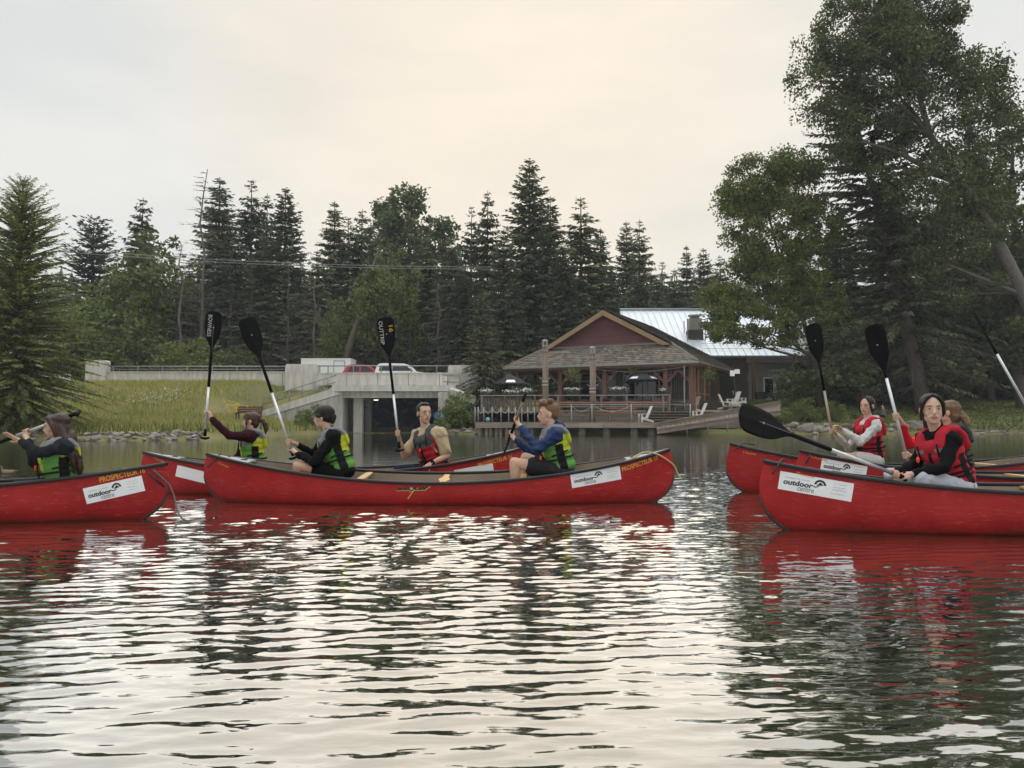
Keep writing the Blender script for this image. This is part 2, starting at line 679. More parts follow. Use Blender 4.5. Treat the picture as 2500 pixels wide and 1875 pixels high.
for i in range(160):
    u = rr.uniform(195, 720) if i > 12 else rr.uniform(60, 195)
    for _ in range(3):
        x = PX(u, 37)
        x = PX(u, float(shore(x)))
    y = float(shore(x)) + rr.uniform(0.0, 1.0)
    rock(x, y, rr.choice([0.08, 0.10, 0.12, 0.15, 0.19]) * rr.uniform(0.75, 1.1))
for i in range(26):
    x = rr.uniform(-5.0, -2.2)
    rock(x, float(shore(x)) + rr.uniform(-0.2, 0.7), rr.uniform(0.12, 0.26))
for i in range(64):
    u = rr.uniform(1840, 2260)
    x = PX(u, 54)
    rock(x, float(shore(x)) + rr.uniform(-0.1, 1.5), rr.uniform(0.14, 0.34))
for u, dy, s in ((2226, 1.0, 0.75), (2190, 0.8, 0.6), (2245, 1.2, 0.55), (2120, 0.6, 0.5), (1960, 0.6, 0.6), (1925, 0.9, 0.5), (1990, 0.5, 0.55), (2060, 0.9, 0.5)):
    x = PX(u, 54.5)
    rock(x, float(shore(x)) + dy, s)
for i in range(40):
    x = PX(rr.uniform(2270, 2520), 54.5)
    rock(x, float(shore(x)) + rr.uniform(0.0, 0.5), rr.uniform(0.10, 0.2))


# ---- grass of the banks: many blades, nobody could count them
def blades(name, pts, h, w, lean, material, label, seed, tuft=1):
    r = np.random.RandomState(seed)
    n = len(pts)
    if tuft > 1:
        pts = np.repeat(pts, tuft, 0) + np.concatenate([r.normal(0, 0.05, (n * tuft, 2)), np.zeros((n * tuft, 1))], 1)
        n *= tuft
    hh = h * r.uniform(0.45, 1.25, n)
    a = r.uniform(0, 2 * np.pi, n)
    ln = lean * r.uniform(0.2, 1.4, n) * hh
    la = r.uniform(0, 2 * np.pi, n)
    d = np.stack([np.cos(a), np.sin(a), np.zeros(n)], 1) * (w * r.uniform(0.6, 1.4, n))[:, None] / 2
    l = np.stack([np.cos(la) * ln, np.sin(la) * ln, np.zeros(n)], 1)
    up = np.array([0, 0, 1.0])
    v0, v1 = pts - d, pts + d
    mid = pts + l * 0.35 + up * (hh * 0.6)[:, None]
    v2, v3 = mid + d * 0.75, mid - d * 0.75
    tip = pts + l + up * hh[:, None]
    V = np.stack([v0, v1, v2, v3, tip + d * 0.08, tip - d * 0.08], 1).reshape(-1, 3)
    base = np.arange(n)[:, None] * 6
    Fq = np.concatenate([base + np.array([[0, 1, 2, 3]]), base + np.array([[3, 2, 4, 5]])], 0)
    o = link(name, np_mesh(name, V, Fq), material)
    tag(o, label, "grass", None, "stuff")
    return o


m_grassL = mat("long meadow grass", (0.215, 0.245, 0.050), 0.95, col2=(0.37, 0.325, 0.115), scale=0.45, island=0.4, translucent=0.3, coords='Object')
m_grassR = mat("mown lawn grass", (0.10, 0.135, 0.030), 0.95, col2=(0.155, 0.175, 0.048), scale=0.3, island=0.22, translucent=0.25)
m_reed = mat("shore sedge", (0.055, 0.10, 0.022), 0.9, col2=(0.11, 0.14, 0.035), scale=0.9, island=0.4, translucent=0.25)


def scatter(n, x0, x1, y0, y1, ok, seed):
    r = np.random.RandomState(seed)
    x = r.uniform(x0, x1, n)
    y = r.uniform(y0, y1, n)
    k = ok(x, y)
    x, y = x[k], y[k]
    return np.stack([x, y, ground_z(x, y) - 0.03], 1)


pl = scatter(74000, -42, -12.5, 35, 60, lambda x, y: (y > shore(x) + 0.7) & (y < 59.2) & ~((x > -17.9) & (y > 55.2 + (x + 17.8) * 0.47) & (y < 57.2 + (x + 17.8) * 0.47)), 1)
pl = pl[np.random.RandomState(2).uniform(0, 1, len(pl)) < np.clip(1.15 - (pl[:, 1] - 36) / 45, 0.4, 1)]
blades("meadow_grass", pl, 0.34, 0.032, 0.55, m_grassL, "long yellow green meadow grass covering the left bank", 4, 1)
ps = scatter(16000, -40, -12.8, 35, 60, lambda x, y: (y > shore(x) + 0.45) & (y < shore(x) + 2.1) & (y < 57), 5)
blades("shore_sedge", ps, 0.62, 0.045, 0.35, m_reed, "taller dark green sedge fringing the left shore", 6, 1)
pr = scatter(46000, 16.5, 52, 53, 82, lambda x, y: (y > shore(x) + 0.4) & (y < shore(x) + 26), 7)
blades("lawn_grass", pr, 0.15, 0.12, 0.6, m_grassR, "short green lawn on the right bank", 8, 1)
pr = scatter(9000, 16.0, 50, 53, 70, lambda x, y: (y > shore(x) + 0.25) & (y < shore(x) + 1.2), 9)
blades("bank_sedge", pr, 0.36, 0.05, 0.4, m_reed, "rough green fringe above the right waterline", 10, 1)
# ------------------------------------------------------------------ trees
m_bark = mat("conifer bark", (0.048, 0.037, 0.030), 0.95, col2=(0.095, 0.076, 0.062), scale=2.2, stretch=(6, 6, 1), bump=0.8, bscale=8)
m_barkg = mat("grey bark", (0.075, 0.064, 0.054), 0.95, col2=(0.15, 0.13, 0.112), scale=2.5, stretch=(5, 5, 0.8), bump=0.8, bscale=7)
m_dead = mat("dead grey wood", (0.135, 0.118, 0.102), 0.95, var=0.3, scale=2.0, obj_rand=0.2)
m_spr = mat("spruce needles", (0.080, 0.106, 0.058), 0.95, col2=(0.150, 0.166, 0.084), scale=0.55, island=0.45, translucent=0.15, obj_rand=0.38)
m_sprb = mat("blue spruce needles", (0.075, 0.095, 0.078), 0.9, col2=(0.115, 0.135, 0.108), scale=0.6, island=0.4, translucent=0.1)
m_larch = mat("larch needles", (0.125, 0.165, 0.042), 0.95, col2=(0.21, 0.225, 0.066), scale=0.5, island=0.45, translucent=0.35)
m_sprn = mat("near spruce needles", (0.058, 0.074, 0.036), 0.95, col2=(0.120, 0.122, 0.054), scale=0.6, island=0.5, translucent=0.15)
m_leaf = mat("broad leaves", (0.075, 0.105, 0.028), 0.8, col2=(0.135, 0.155, 0.042), scale=0.4, island=0.45, translucent=0.32, obj_rand=0.22)
m_leafm = mat("maple leaves", (0.092, 0.128, 0.032), 0.8, col2=(0.165, 0.190, 0.052), scale=0.4, island=0.45, translucent=0.35)
m_leafl = mat("bright shrub leaves", (0.105, 0.150, 0.036), 0.7, col2=(0.19, 0.215, 0.062), scale=0.5, island=0.4, translucent=0.35)
m_leafd = mat("dark poplar leaves", (0.062, 0.086, 0.032), 0.8, col2=(0.115, 0.135, 0.048), scale=0.4, island=0.5, translucent=0.28)
m_leafp = mat("poplar leaves", (0.085, 0.115, 0.054), 0.85, col2=(0.14, 0.165, 0.074), scale=0.5, island=0.4, translucent=0.3)


def unit(a):
    return a / np.maximum(np.linalg.norm(a, axis=-1, keepdims=True), 1e-9)


def sprays(base, dirs, length, width, r, roll=True):
    """Elongated needle sprays as diamonds."""
    n = len(base)
    d = unit(dirs)
    ref = np.tile(np.array([0, 0, 1.0]), (n, 1)) + r.normal(0, 0.5, (n, 3))
    s = unit(np.cross(d, ref))
    L = length[:, None]
    W = width[:, None]
    mid = base + d * L * 0.45
    V = np.stack([base, mid + s * W / 2, base + d * L, mid - s * W / 2], 1)
    V[:, 2, 2] -= length * 0.12
    return V


def leaf_quads(cen, size, r, flat=0.35):
    n = len(cen)
    nrm = unit(r.normal(0, 1, (n, 3)) + np.array([0, 0, flat]))
    a = unit(np.cross(nrm, r.normal(0, 1, (n, 3))))
    b = np.cross(nrm, a)
    s = (size * r.uniform(0.6, 1.35, n))[:, None]
    return np.stack([cen - a * s * 0.6, cen - b * s * 0.36, cen + a * s * 0.6, cen + b * s * 0.36], 1)


def quads_obj(name, V, material, parent):
    V = V.reshape(-1, 3)
    o = link(name, np_mesh(name, V, np.arange(len(V)).reshape(-1, 4)), material, parent)
    return o


def conifer(h, rb, seed, bare=0.05, whorls=46, nb=7, droop=0.35, up=0.25, spray=0.42, dens=0.20, gap=0.0, dead_low=0.0,
            material=None, bark=None, power=0.8, trunk_r=None, lean=None, wood_n=3, thin_top=1.0, sw=0.36):
    """Prototype conifer of height h at the origin; returns an Empty with trunk and crown."""
    r = np.random.RandomState(seed)
    rnd = random.Random(seed)
    root = empty("conifer_tree")
    mb = MB()
    tr = trunk_r or h * 0.011 + 0.05
    lean = lean or (lambda z: (0.0, 0.0))
    zs = [h * k / 10 for k in range(11)]
    mb.tube([(lean(z)[0], lean(z)[1], z - (0.4 if k == 0 else 0)) for k, z in enumerate(zs)],
            [tr * (1 - 0.95 * (z / h)) * (1.25 if k == 0 else 1) + 0.012 for k, z in enumerate(zs)], 8)
    bases, dirs, lens, wid = [], [], [], []
    for w in range(whorls):
        f = bare + (1 - bare) * (w + rnd.uniform(0, 0.9)) / whorls
        z = h * min(f, 0.995)
        k = nb if f < 0.85 else max(4, nb - 2)
        for j in range(k):
            if rnd.random() < gap: continue
            az = 2 * math.pi * (j + rnd.uniform(-0.4, 0.4)) / k + w * 2.4
            prof = (1 - f) ** power * min(1.0, 0.55 + (f - bare) * 4)
            L = rb * prof * rnd.uniform(0.62, 1.2) + 0.12 * thin_top
            ca, sa = math.cos(az), math.sin(az)
            pit = up * (2.2 * f - 0.7) + rnd.uniform(-0.12, 0.12)
            dr = droop * rnd.uniform(0.6, 1.4) * (1.15 - f)
            ns = 5
            pts = []
            for i in range(ns + 1):
                t = i / ns
                rad = L * t
                zz = z + L * (pit * t - dr * t * t + 0.30 * dr * t ** 4)
                lx, ly = lean(max(0, min(h, zz)))
                pts.append(np.array([ca * rad + lx, sa * rad + ly, zz]))
            isdead = f < bare + dead_low and rnd.random() < 0.85
            mb.tube([Vector(p) for p in pts[::(1 if isdead else 2)]], [max(0.004, 0.010 + 0.012 * L * (1 - i / 6)) * (0.6 if isdead else 0.8) for i in range(len(pts[::(1 if isdead else 2)]))], wood_n, False)
            if isdead:
                for q in range(int(L * 3)):
                    t = rnd.uniform(0.25, 1)
                    i = min(int(t * ns), ns - 1)
                    p = pts[i] + (pts[i + 1] - pts[i]) * (t * ns - i)
                    a2 = az + rnd.choice((-1, 1)) * rnd.uniform(0.4, 1.2)
                    l2 = L * rnd.uniform(0.12, 0.35)
                    mb.tube([Vector(p), Vector(p) + Vector((math.cos(a2), math.sin(a2), rnd.uniform(-0.7, 0.0))) * l2], [0.012, 0.004], 3, False)
                continue
            m = max(2, int(L / dens))
            tt = np.clip((np.arange(m) + r.uniform(0, 1, m)) / m, 0.06 if L < 1 else 0.16, 1)
            P_ = np.array(pts)
            fi = tt * ns
            ii = np.minimum(fi.astype(int), ns - 1)
            pp = P_[ii] + (P_[ii + 1] - P_[ii]) * (fi - ii)[:, None]
            bd = unit(P_[ii + 1] - P_[ii])
            side = unit(np.cross(bd, np.array([0, 0, 1.0])))
            for sg, cnt in ((-1, 1), (1, 1), (0, 1)):
                a_ = r.uniform(0.55, 1.1, m)[:, None] * sg
                dd = bd * np.cos(a_) + side * np.sin(a_) + np.array([0, 0, -1.0]) * r.uniform(0.05, 0.55, m)[:, None] * (droop / 0.35) + r.normal(0, 0.12, (m, 3))
                bases.append(pp)
                dirs.append(dd)
                ll = spray * r.uniform(0.6, 1.35, m) * (1.12 - 0.5 * tt) * min(1, 0.35 + L * 0.5)
                lens.append(ll)
                wid.append(ll * r.uniform(sw * 0.75, sw * 1.25, m))
    mb.build("trunk", bark or m_bark, root, True)
    V = sprays(np.concatenate(bases), np.concatenate(dirs), np.concatenate(lens), np.concatenate(wid), r)
    quads_obj("crown", V, material or m_spr, root)
    root["h"] = h
    return root


def limb_path(a, b, r, bow=0.12, n=5):
    a, b = Vector(a), Vector(b)
    d = b - a
    off = Vector((r.uniform(-1, 1), r.uniform(-1, 1), r.uniform(-0.2, 1))) * d.length * bow
    return [a + d * (i / n) + off * math.sin(math.pi * i / n) for i in range(n + 1)]


def broadleaf(name, h, trunk_pts, trunk_r, blobs, n_clump, n_leaf, leaf, clump_r, seed, material, bark=None, limbs=26, shell=0.55, parent=None):
    """blobs: ellipsoids ((x,y,z),(rx,ry,rz), weight) that the crown fills with leaf clumps."""
    r = np.random.RandomState(seed)
    rnd = random.Random(seed)
    root = empty(name)
    mb = MB()
    n = len(trunk_pts)
    mb.tube(trunk_pts, [trunk_r * (1 - 0.75 * i / (n - 1)) for i in range(n)], 9)
    w = np.array([bl[2] for bl in blobs], float)
    w /= w.sum()
    cl = []
    for i in range(n_clump):
        bl = blobs[r.choice(len(blobs), p=w)]
        d = unit(r.normal(0, 1, 3))
        q = r.uniform(0, 1) ** (1 / 3.0)
        q = shell + (1 - shell) * q if r.uniform() < 0.72 else q
        cl.append(np.array(bl[0]) + d * np.array(bl[1]) * q * r.uniform(0.85, 1.08))
    cl = np.array(cl)
    tp = [Vector(p) for p in trunk_pts]
    pick = r.choice(len(cl), min(limbs, len(cl)), replace=False)
    for i in pick:
        c = Vector(cl[i])
        cand = [p for p in tp[1:] if p.z < c.z + 0.4] or [tp[1]]
        st = min(cand, key=lambda p: (p - c).length + 0.6 * abs(p.z - (c.z - 0.4 * (c - p).length)))
        path = limb_path(st, c, rnd)
        L = (c - st).length
        r0 = min(trunk_r * 0.45, 0.022 * L + 0.015)
        mb.tube(path, [r0 * (1 - 0.85 * k / 5) + 0.006 for k in range(6)], 5, False)
        for q in range(3):
            k = rnd.randint(2, 4)
            e = path[k] + Vector((rnd.uniform(-1, 1), rnd.uniform(-1, 1), rnd.uniform(-0.3, 0.8))) * L * 0.28
            mb.tube(limb_path(path[k], e, rnd, 0.1, 3), [r0 * 0.4, r0 * 0.3, r0 * 0.2, 0.006], 4, False)
    mb.build("trunk", bark or m_barkg, root, True)
    per = max(4, n_leaf // n_clump)
    cr_ = clump_r * r.uniform(0.55, 1.35, n_clump)
    cen = np.repeat(cl, per, 0) + np.clip(r.normal(0, 1, (n_clump * per, 3)), -1.7, 1.7) * np.repeat(cr_, per)[:, None] * np.array([0.55, 0.55, 0.42])
    quads_obj("crown", leaf_quads(cen, leaf, r), material, root)
    root["h"] = h
    return root


def place(proto, u, vtop, Y, label, cat="tree", group=None, wid=1.0, rot=None, first=False, sink=0.0, zb=None):
    """Stand a copy of proto with its foot on the ground at pixel column u, its tip at row vtop."""
    x = PX(u, Y)
    zb = float(ground_z(x, Y)) if zb is None else zb
    zt = P(u, vtop, Y).z
    o = proto if first else copy_tree(proto)
    s = (zt - zb) / proto["h"]
    o.location = (x, Y, zb - sink)
    o.scale = (s * wid, s * wid, s)
    o.rotation_euler = (0, 0, random.Random(int(u * 7 + vtop)).uniform(0, 6.28) if rot is None else rot)
    tag(o, label, cat, group)
    return o


# prototypes of the wood behind the road
SP = [
    conifer(22, 4.3, 101, bare=0.02, whorls=50, nb=8, droop=0.30, dead_low=0.12, spray=0.62, dens=0.19, power=0.68, sw=0.42),
    conifer(22, 3.9, 102, bare=0.04, whorls=46, nb=7, droop=0.42, gap=0.08, dead_low=0.20, spray=0.66, dens=0.20, power=0.66, sw=0.42),
    conifer(22, 4.8, 103, bare=0.02, whorls=52, nb=8, droop=0.26, up=0.4, spray=0.64, dens=0.19, power=0.72, sw=0.42),
    conifer(22, 3.6, 104, bare=0.03, whorls=44, nb=7, droop=0.36, gap=0.12, dead_low=0.24, spray=0.66, dens=0.20, power=0.62, sw=0.42),
]
for k, o in enumerate(SP):
    for c in o.children: c.name = c.name
    o.name = "spruce_tree"
used = set()
GW = "trees of the wood behind the road"


def spruce(k, u, v, Y, label, wid=1.0):
    f = k not in used
    used.add(k)
    return place(SP[k], u, v, Y, label, group=GW, wid=wid, first=f)


blue = conifer(16, 4.6, 110, bare=0.02, whorls=34, nb=8, droop=0.12, up=0.7, spray=0.55, material=m_sprb, power=0.62)
blue.name = "blue_spruce_tree"
place(blue, 218, 532, 84, "broad bluish spruce with upswept branches beside the green larch", group=GW, first=True, wid=1.25)
spruce(1, 338, 482, 92, "dark spruce with open drooping tiers, alone against the sky right of the blue spruce", 1.05)
spruce(0, 527, 432, 90, "tall dark spruce right behind the bare grey snag", 1.2)
spruce(3, 606, 440, 94, "slender ragged spruce, second to the right of the bare snag", 1.1)
spruce(1, 645, 472, 98, "thin spruce top between two taller ragged spruces left of the sky gap", 0.9)
spruce(2, 690, 458, 88, "wide spruce with drooping right side beside the bluish sky gap", 1.05)
spruce(0, 812, 490, 92, "pointed spruce just right of the bluish sky gap", 1.0)
spruce(3, 846, 532, 95, "low ragged spruce between the pointed spruce and the poplars", 1.2)
spruce(1, 880, 510, 97, "narrow spruce touching the left poplar", 1.1)
spruce(3, 1150, 505, 90, "slim pointed spruce left of the thin spruce near the tallest one", 0.85)
spruce(1, 1190, 465, 86, "thin see-through spruce left of the tallest spruce", 0.85)
spruce(2, 1293, 386, 82, "tallest spruce of the row, left behind the red gable", 1.05)
spruce(0, 1345, 478, 84, "full spruce shouldering the tallest spruce on its right", 1.0)
spruce(3, 1420, 484, 80, "dark spruce with a blunt rounded tip behind the red gable", 1.4)
spruce(0, 1468, 556, 82, "short spruce behind the peak of the red gable", 1.0)
spruce(2, 1532, 540, 100, "left one of the twin spruces above the metal roof", 0.85)
spruce(1, 1564, 535, 101, "right one of the twin spruces above the metal roof", 0.95)
spruce(3, 1620, 640, 108, "small spruce between the twin spruces and the pointed hazy one", 1.2)
spruce(0, 1680, 598, 112, "hazy pointed spruce rising from the low treeline above the metal roof", 0.8)
spruce(2, 1722, 606, 114, "hazy rounded spruce in the low treeline left of the green maple", 0.9)
spruce(1, 1762, 622, 112, "hazy spruce half hidden by the green maple", 1.0)
spruce(3, 1650, 660, 104, "squat dark spruce just over the ridge of the metal roof", 1.5)
spruce(0, 1600, 668, 98, "dark spruce over the left end of the metal roof ridge", 1.3)
spruce(1, 1740, 668, 100, "shadowy spruce filling the low treeline above the metal roof", 1.6)
# lower trees that close the wood
low = [(560, 560, 80, 1, 1.3, "brownish spruce with bare lower branches behind the first raised paddle"),
       (640, 585, 78, 3, 1.5, "brown twiggy spruce behind the tilted black paddle"),
       (730, 640, 92, 0, 1.4, "shaded spruce below the bluish sky gap"),
       (770, 610, 82, 1, 1.3, "dusky spruce left of the leaning trunk"),
       (905, 640, 92, 2, 1.2, "shaded spruce behind the leaning trunk"),
       (960, 610, 86, 3, 1.6, "olive shaded spruce below the poplars"),
       (1040, 600, 84, 1, 1.6, "dark spruce below the right poplar"),
       (1100, 585, 80, 0, 1.2, "spruce in shade right of the poplars"),
       (1125, 660, 76, 2, 1.2, "low full spruce left of the thin spruces"),
       (1230, 560, 78, 2, 1.0, "dense spruce in front of the tallest spruce on its left"),
       (1375, 600, 76, 2, 1.1, "dense spruce in front of the tallest spruce on its right"),
       (1495, 650, 84, 0, 1.4, "shaded spruce behind the roof ridge of the pavilion"),
       (1570, 660, 84, 2, 1.0, "dark spruce behind the left end of the metal roof"),
       (455, 640, 84, 3, 1.4, "grey-brown spruce left of the bare snag"),
       (395, 700, 90, 1, 1.5, "shaded spruce behind the yellow-green tree")]
for u, v, Y, k, w, lab in low: spruce(k, u, v, Y, lab, w)

near_sp = conifer(15, 3.6, 120, bare=0.02, whorls=36, nb=8, droop=0.45, spray=0.42, material=m_sprn, dens=0.17)
near_sp.name = "spruce_tree"
place(near_sp, 1178, 690, 58.6, "near drooping spruce at the left corner of the pavilion", group="trees by the pavilion", first=True, wid=1.0, zb=0.4)

# dead snag and dead conifer
def snag(h, seed, n, L0, top):
    rnd = random.Random(seed)
    root = empty("dead_tree")
    mb = MB()
    zs = [h * k / 8 for k in range(9)]
    cx = [rnd.uniform(-0.05, 0.05) * k for k in range(9)]
    mb.tube([(cx[k], 0, z - (0.3 if k == 0 else 0)) for k, z in enumerate(zs)], [0.26 * (1 - 0.85 * z / h) for z in zs], 7)
    br = MB()
    for i in range(n):
        f = top + (1 - top) * rnd.random()
        z = f * h
        az = rnd.uniform(0, 6.28)
        L = L0 * (1.05 - f) ** 0.6 * rnd.uniform(0.5, 1.2)
        x0 = cx[min(8, int(f * 8))]
        pts = [Vector((x0 + math.cos(az) * L * t, math.sin(az) * L * t, z + L * (0.1 * t - 0.35 * t * t + 0.25 * t ** 3))) for t in (0, 0.3, 0.6, 1)]
        br.tube(pts, [0.05, 0.035, 0.022, 0.008], 4, False)
        for q in range(7):
            k = rnd.randint(1, 3)
            a2 = az + rnd.choice((-1, 1)) * rnd.uniform(0.3, 1.2)
            e = pts[k] + Vector((math.cos(a2), math.sin(a2), rnd.uniform(-0.6, 0.5))) * L * rnd.uniform(0.15, 0.42)
            br.tube([pts[k], (pts[k] + e) / 2 + Vector((0, 0, 0.04)), e], [0.018, 0.013, 0.005], 3, False)
    mb.build("trunk", m_dead, root, True)
    br.build("branches", m_dead, root)["kind"] = "stuff"
    root["h"] = h
    return root


sn = snag(24, 5, 70, 3.2, 0.35)
place(sn, 487, 412, 79, "tall bare grey snag with a crooked twiggy top", group=GW, first=True, rot=0.4)
sn2 = snag(16, 9, 95, 3.4, 0.12)
place(sn2, 436, 600, 77, "bare grey conifer full of drooping dead twigs left of the tall snag", group=GW, first=True, rot=1.0)
place(sn2, 700, 640, 79, "bare twiggy dead conifer below the wide spruce", group=GW, rot=2.2, wid=0.8)
place(sn, 610, 650, 77, "thin dead trunk behind the tilted paddle", group=GW, rot=2.0, wid=0.7)

for u, v, Y, w, rz, lab in ((560, 620, 79, 0.9, 0.7, "bare brown conifer right of the BOWNESS paddle"), (655, 690, 78.5, 1.1, 2.9, "bare twiggy conifer above the middle pilaster"),
                           (765, 680, 79, 1.1, 1.4, "grey dead conifer above the white trailer"), (915, 730, 80, 1.0, 4.2, "dead conifer between the leaning trunk and the tan-shirted man's paddle"),
                           (1000, 700, 80, 1.1, 5.1, "dead twiggy conifer right of the tan-shirted man's paddle"), (1070, 690, 78, 0.9, 0.2, "bare dead conifer above the right pilaster of the bridge")):
    place(sn2, u, v, Y, lab, group=GW, rot=rz, wid=w)
# poplars and broad-leaved trees of the wood
pop = broadleaf("poplar_tree", 22, [(0, 0, -0.3), (0.1, 0, 6), (0, 0.1, 12), (0.1, 0, 18), (0, 0, 21)], 0.3,
                [((0, 0, 15), (2.6, 2.6, 6.6), 5), ((-1.6, 0, 11), (1.8, 1.8, 4.5), 2), ((1.8, 0.3, 12), (1.7, 1.7, 4.5), 2), ((0, 0, 19), (1.4, 1.4, 3.0), 1.2)],
                190, 8500, 0.34, 0.62, 31, m_leafp, limbs=30)
place(pop, 995, 444, 90, "tall poplar with a rounded crown, highest of the three", group=GW, first=True, wid=1.1)
place(pop, 938, 478, 93, "left poplar with a pointed leafy crown", group=GW, rot=1.9, wid=0.95)
place(pop, 1080, 524, 93, "right poplar, shortest of the three, beside the slim spruce", group=GW, rot=3.6, wid=1.05)

dec = broadleaf("broadleaf_tree", 12, [(0, 0, -0.3), (0.1, 0, 2.5), (0.3, 0.1, 5), (0.1, 0, 8), (0.2, 0, 10.5)], 0.2,
                [((0, 0, 8), (3.0, 3.0, 3.4), 4), ((-1.8, 0, 5.2), (2.2, 2.2, 2.4), 2), ((2.0, 0.4, 6), (2.2, 2.2, 2.4), 2)],
                150, 7500, 0.27, 0.62, 33, m_leaf, limbs=26)
place(dec, 372, 552, 80, "yellow-green tree with an uneven crown below the dark open spruce", group=GW, first=True)
place(dec, 300, 640, 76, "low yellow-green tree between the larch and the bare conifer", group=GW, rot=2.0)
place(dec, 948, 585, 78, "yellow-green crown over the leaning trunk", group=GW, rot=4.0, wid=0.85)
place(dec, 820, 720, 77, "small dull green tree beside the leaning trunk", group=GW, rot=1.0, wid=0.8)
place(dec, 5, 600, 62, "pale green tree behind the larch at the left edge", group=GW, rot=5.0)
place(dec, 120, 700, 74, "shaded green tree seen through the larch", group=GW, rot=3.1)

# leaning trunk with a bare forked limb
lt = empty("leaning_tree", (PX(838, 76), 76, float(ground_z(PX(838, 76), 76)) - 0.3))
mb = MB()
o0 = Vector(lt.location)
tp = [P(838, 905, 76), P(848, 860, 76), P(868, 800, 76), P(888, 745, 76), P(905, 715, 76.3), P(935, 690, 76.6), P(985, 684, 77)]
mb.tube([p - o0 for p in tp], [0.36, 0.33, 0.28, 0.24, 0.2, 0.13, 0.05], 8)
mb.tube([p - o0 for p in (P(890, 742, 76), P(902, 700, 76), P(908, 655, 76.2), P(925, 610, 76.4))], [0.2, 0.16, 0.12, 0.05], 6)
mb.build("trunk", m_barkg, lt, True)
br = MB()
for a, b_ in (((935, 690), (965, 720)), ((965, 720), (940, 748)), ((908, 655), (880, 620)), ((906, 680), (940, 640)), ((888, 745), (850, 690)), ((850, 860), (820, 815))):
    br.tube(limb_path(P(*a, 76.3) - o0, P(*b_, 76.6) - o0, random.Random(a[0]), 0.1, 3), [0.08, 0.06, 0.045, 0.015], 4, False)
br.build("branches", m_barkg, lt, True)["kind"] = "stuff"
tag(lt, "bare trunk leaning right with a forked limb behind the bridge", "tree", GW)

# shrubs along the road
bush = broadleaf("shrub", 4, [(0, 0, -0.2), (0.05, 0, 1), (0, 0, 2.4)], 0.06,
                 [((0, 0, 2.0), (2.0, 1.5, 1.9), 3), ((-1.3, 0, 1.3), (1.2, 1.1, 1.2), 1.4), ((1.4, 0, 1.2), (1.2, 1.1, 1.2), 1.4)],
                 120, 5200, 0.16, 0.36, 35, m_leafl, limbs=24)
GB = "shrubs along the road"
place(bush, 455, 808, 71, "bright green bush behind the parapet left of the first raised paddle", "shrub", GB, first=True, wid=1.25)
place(bush, 232, 696, 73, "large light green bush right of the larch", "shrub", GB, wid=0.8, rot=1.0)
bushd = broadleaf("shrub", 4, [(0, 0, -0.2), (0.05, 0, 1), (0, 0, 2.4)], 0.06,
                  [((0, 0, 2.0), (2.2, 1.5, 1.9), 3), ((-1.5, 0, 1.2), (1.3, 1.1, 1.2), 1.4), ((1.6, 0, 1.2), (1.3, 1.1, 1.2), 1.4)],
                  110, 4200, 0.19, 0.42, 36, m_leaf, limbs=20)
place(bushd, 300, 790, 72, "dark green bush behind the parapet between the larch and the bright bush", "shrub", GB, first=True, wid=1.1)
place(bushd, 180, 780, 74, "dark bush behind the left end of the parapet", "shrub", GB, rot=2.0)
place(bushd, 385, 815, 74, "low dark bush just left of the bright green bush", "shrub", GB, rot=1.2)
place(bushd, 575, 846, 74, "low shaded bush between the two raised paddles", "shrub", GB, rot=4.0)

# larch on the left bank
larch = conifer(11.4, 4.3, 140, bare=0.05, whorls=60, nb=10, droop=0.16, up=0.62, spray=0.30, dens=0.085, material=m_larch, power=0.72, trunk_r=0.21, sw=0.22)
larch.name = "larch_tree"
place(larch, 40, 438, 37.5, "feathery green larch standing alone on the left bank", first=True, wid=1.0)

# the big trees of the right bank
GR = "trees on the right bank"
zr = float(ground_z(PX(2258, 58.5), 58.5))


def lean_r(z):
    t = z / 28.0
    return (-6.2 * t ** 1.15 * 1.0 + 0.5 * t * t, 0.6 * t)


r1 = conifer(27.5, 5.9, 150, bare=0.065, whorls=50, nb=7, droop=0.30, up=0.30, spray=0.60, dens=0.15, gap=0.24, dead_low=0.16, material=m_sprn, power=0.34, trunk_r=0.55, lean=lean_r, sw=0.36)
r1.name = "spruce_tree"
r1.location = (PX(2258, 58.5), 58.5, zr)
tag(r1, "big ragged spruce with a slanting trunk on the right bank", "tree", GR)

x2, y2 = PX(2600, 57.5), 57.5
z2 = float(ground_z(x2, y2))


def rel(u, v, Y): return tuple(P(u, v, Y) - Vector((x2, y2, z2)))


def bl(u, v, Y, rx, ry, rz, w): return (rel(u, v, Y), (rx, ry, rz), w)


r2 = broadleaf("poplar_tree", 30, [(0, 0, -0.4), rel(2560, 850, 55), rel(2500, 720, 55), rel(2420, 560, 55), rel(2345, 450, 55), rel(2270, 330, 55), rel(2230, 180, 55)], 0.62,
               [bl(2180, 130, 55, 4.2, 3.4, 3.8, 3), bl(2300, 250, 55, 4.4, 3.6, 4.2, 3), bl(2120, 330, 56, 3.0, 3, 3.6, 1.6), bl(2330, 480, 55, 3.8, 3.4, 4.0, 2.2),
                bl(2240, 20, 55, 3.4, 3, 2.6, 1.4), bl(2090, 70, 56, 3.4, 2.6, 3.2, 1.5), bl(2010, 190, 56, 2.6, 2.2, 3.0, 1.0), bl(2390, 200, 54, 1.9, 1.9, 2.0, 0.6), bl(2330, 640, 56, 4.0, 3, 3.4, 1.7), bl(2240, 520, 57, 3.5, 3, 4, 1.5)],
               460, 98000, 0.19, 0.90, 41, m_leafd, bark=m_barkg, limbs=60, shell=0.4)
r2.location = (x2, y2, z2)
tag(r2, "tall dark poplar whose thick trunk leans in from the right edge", "tree", GR)

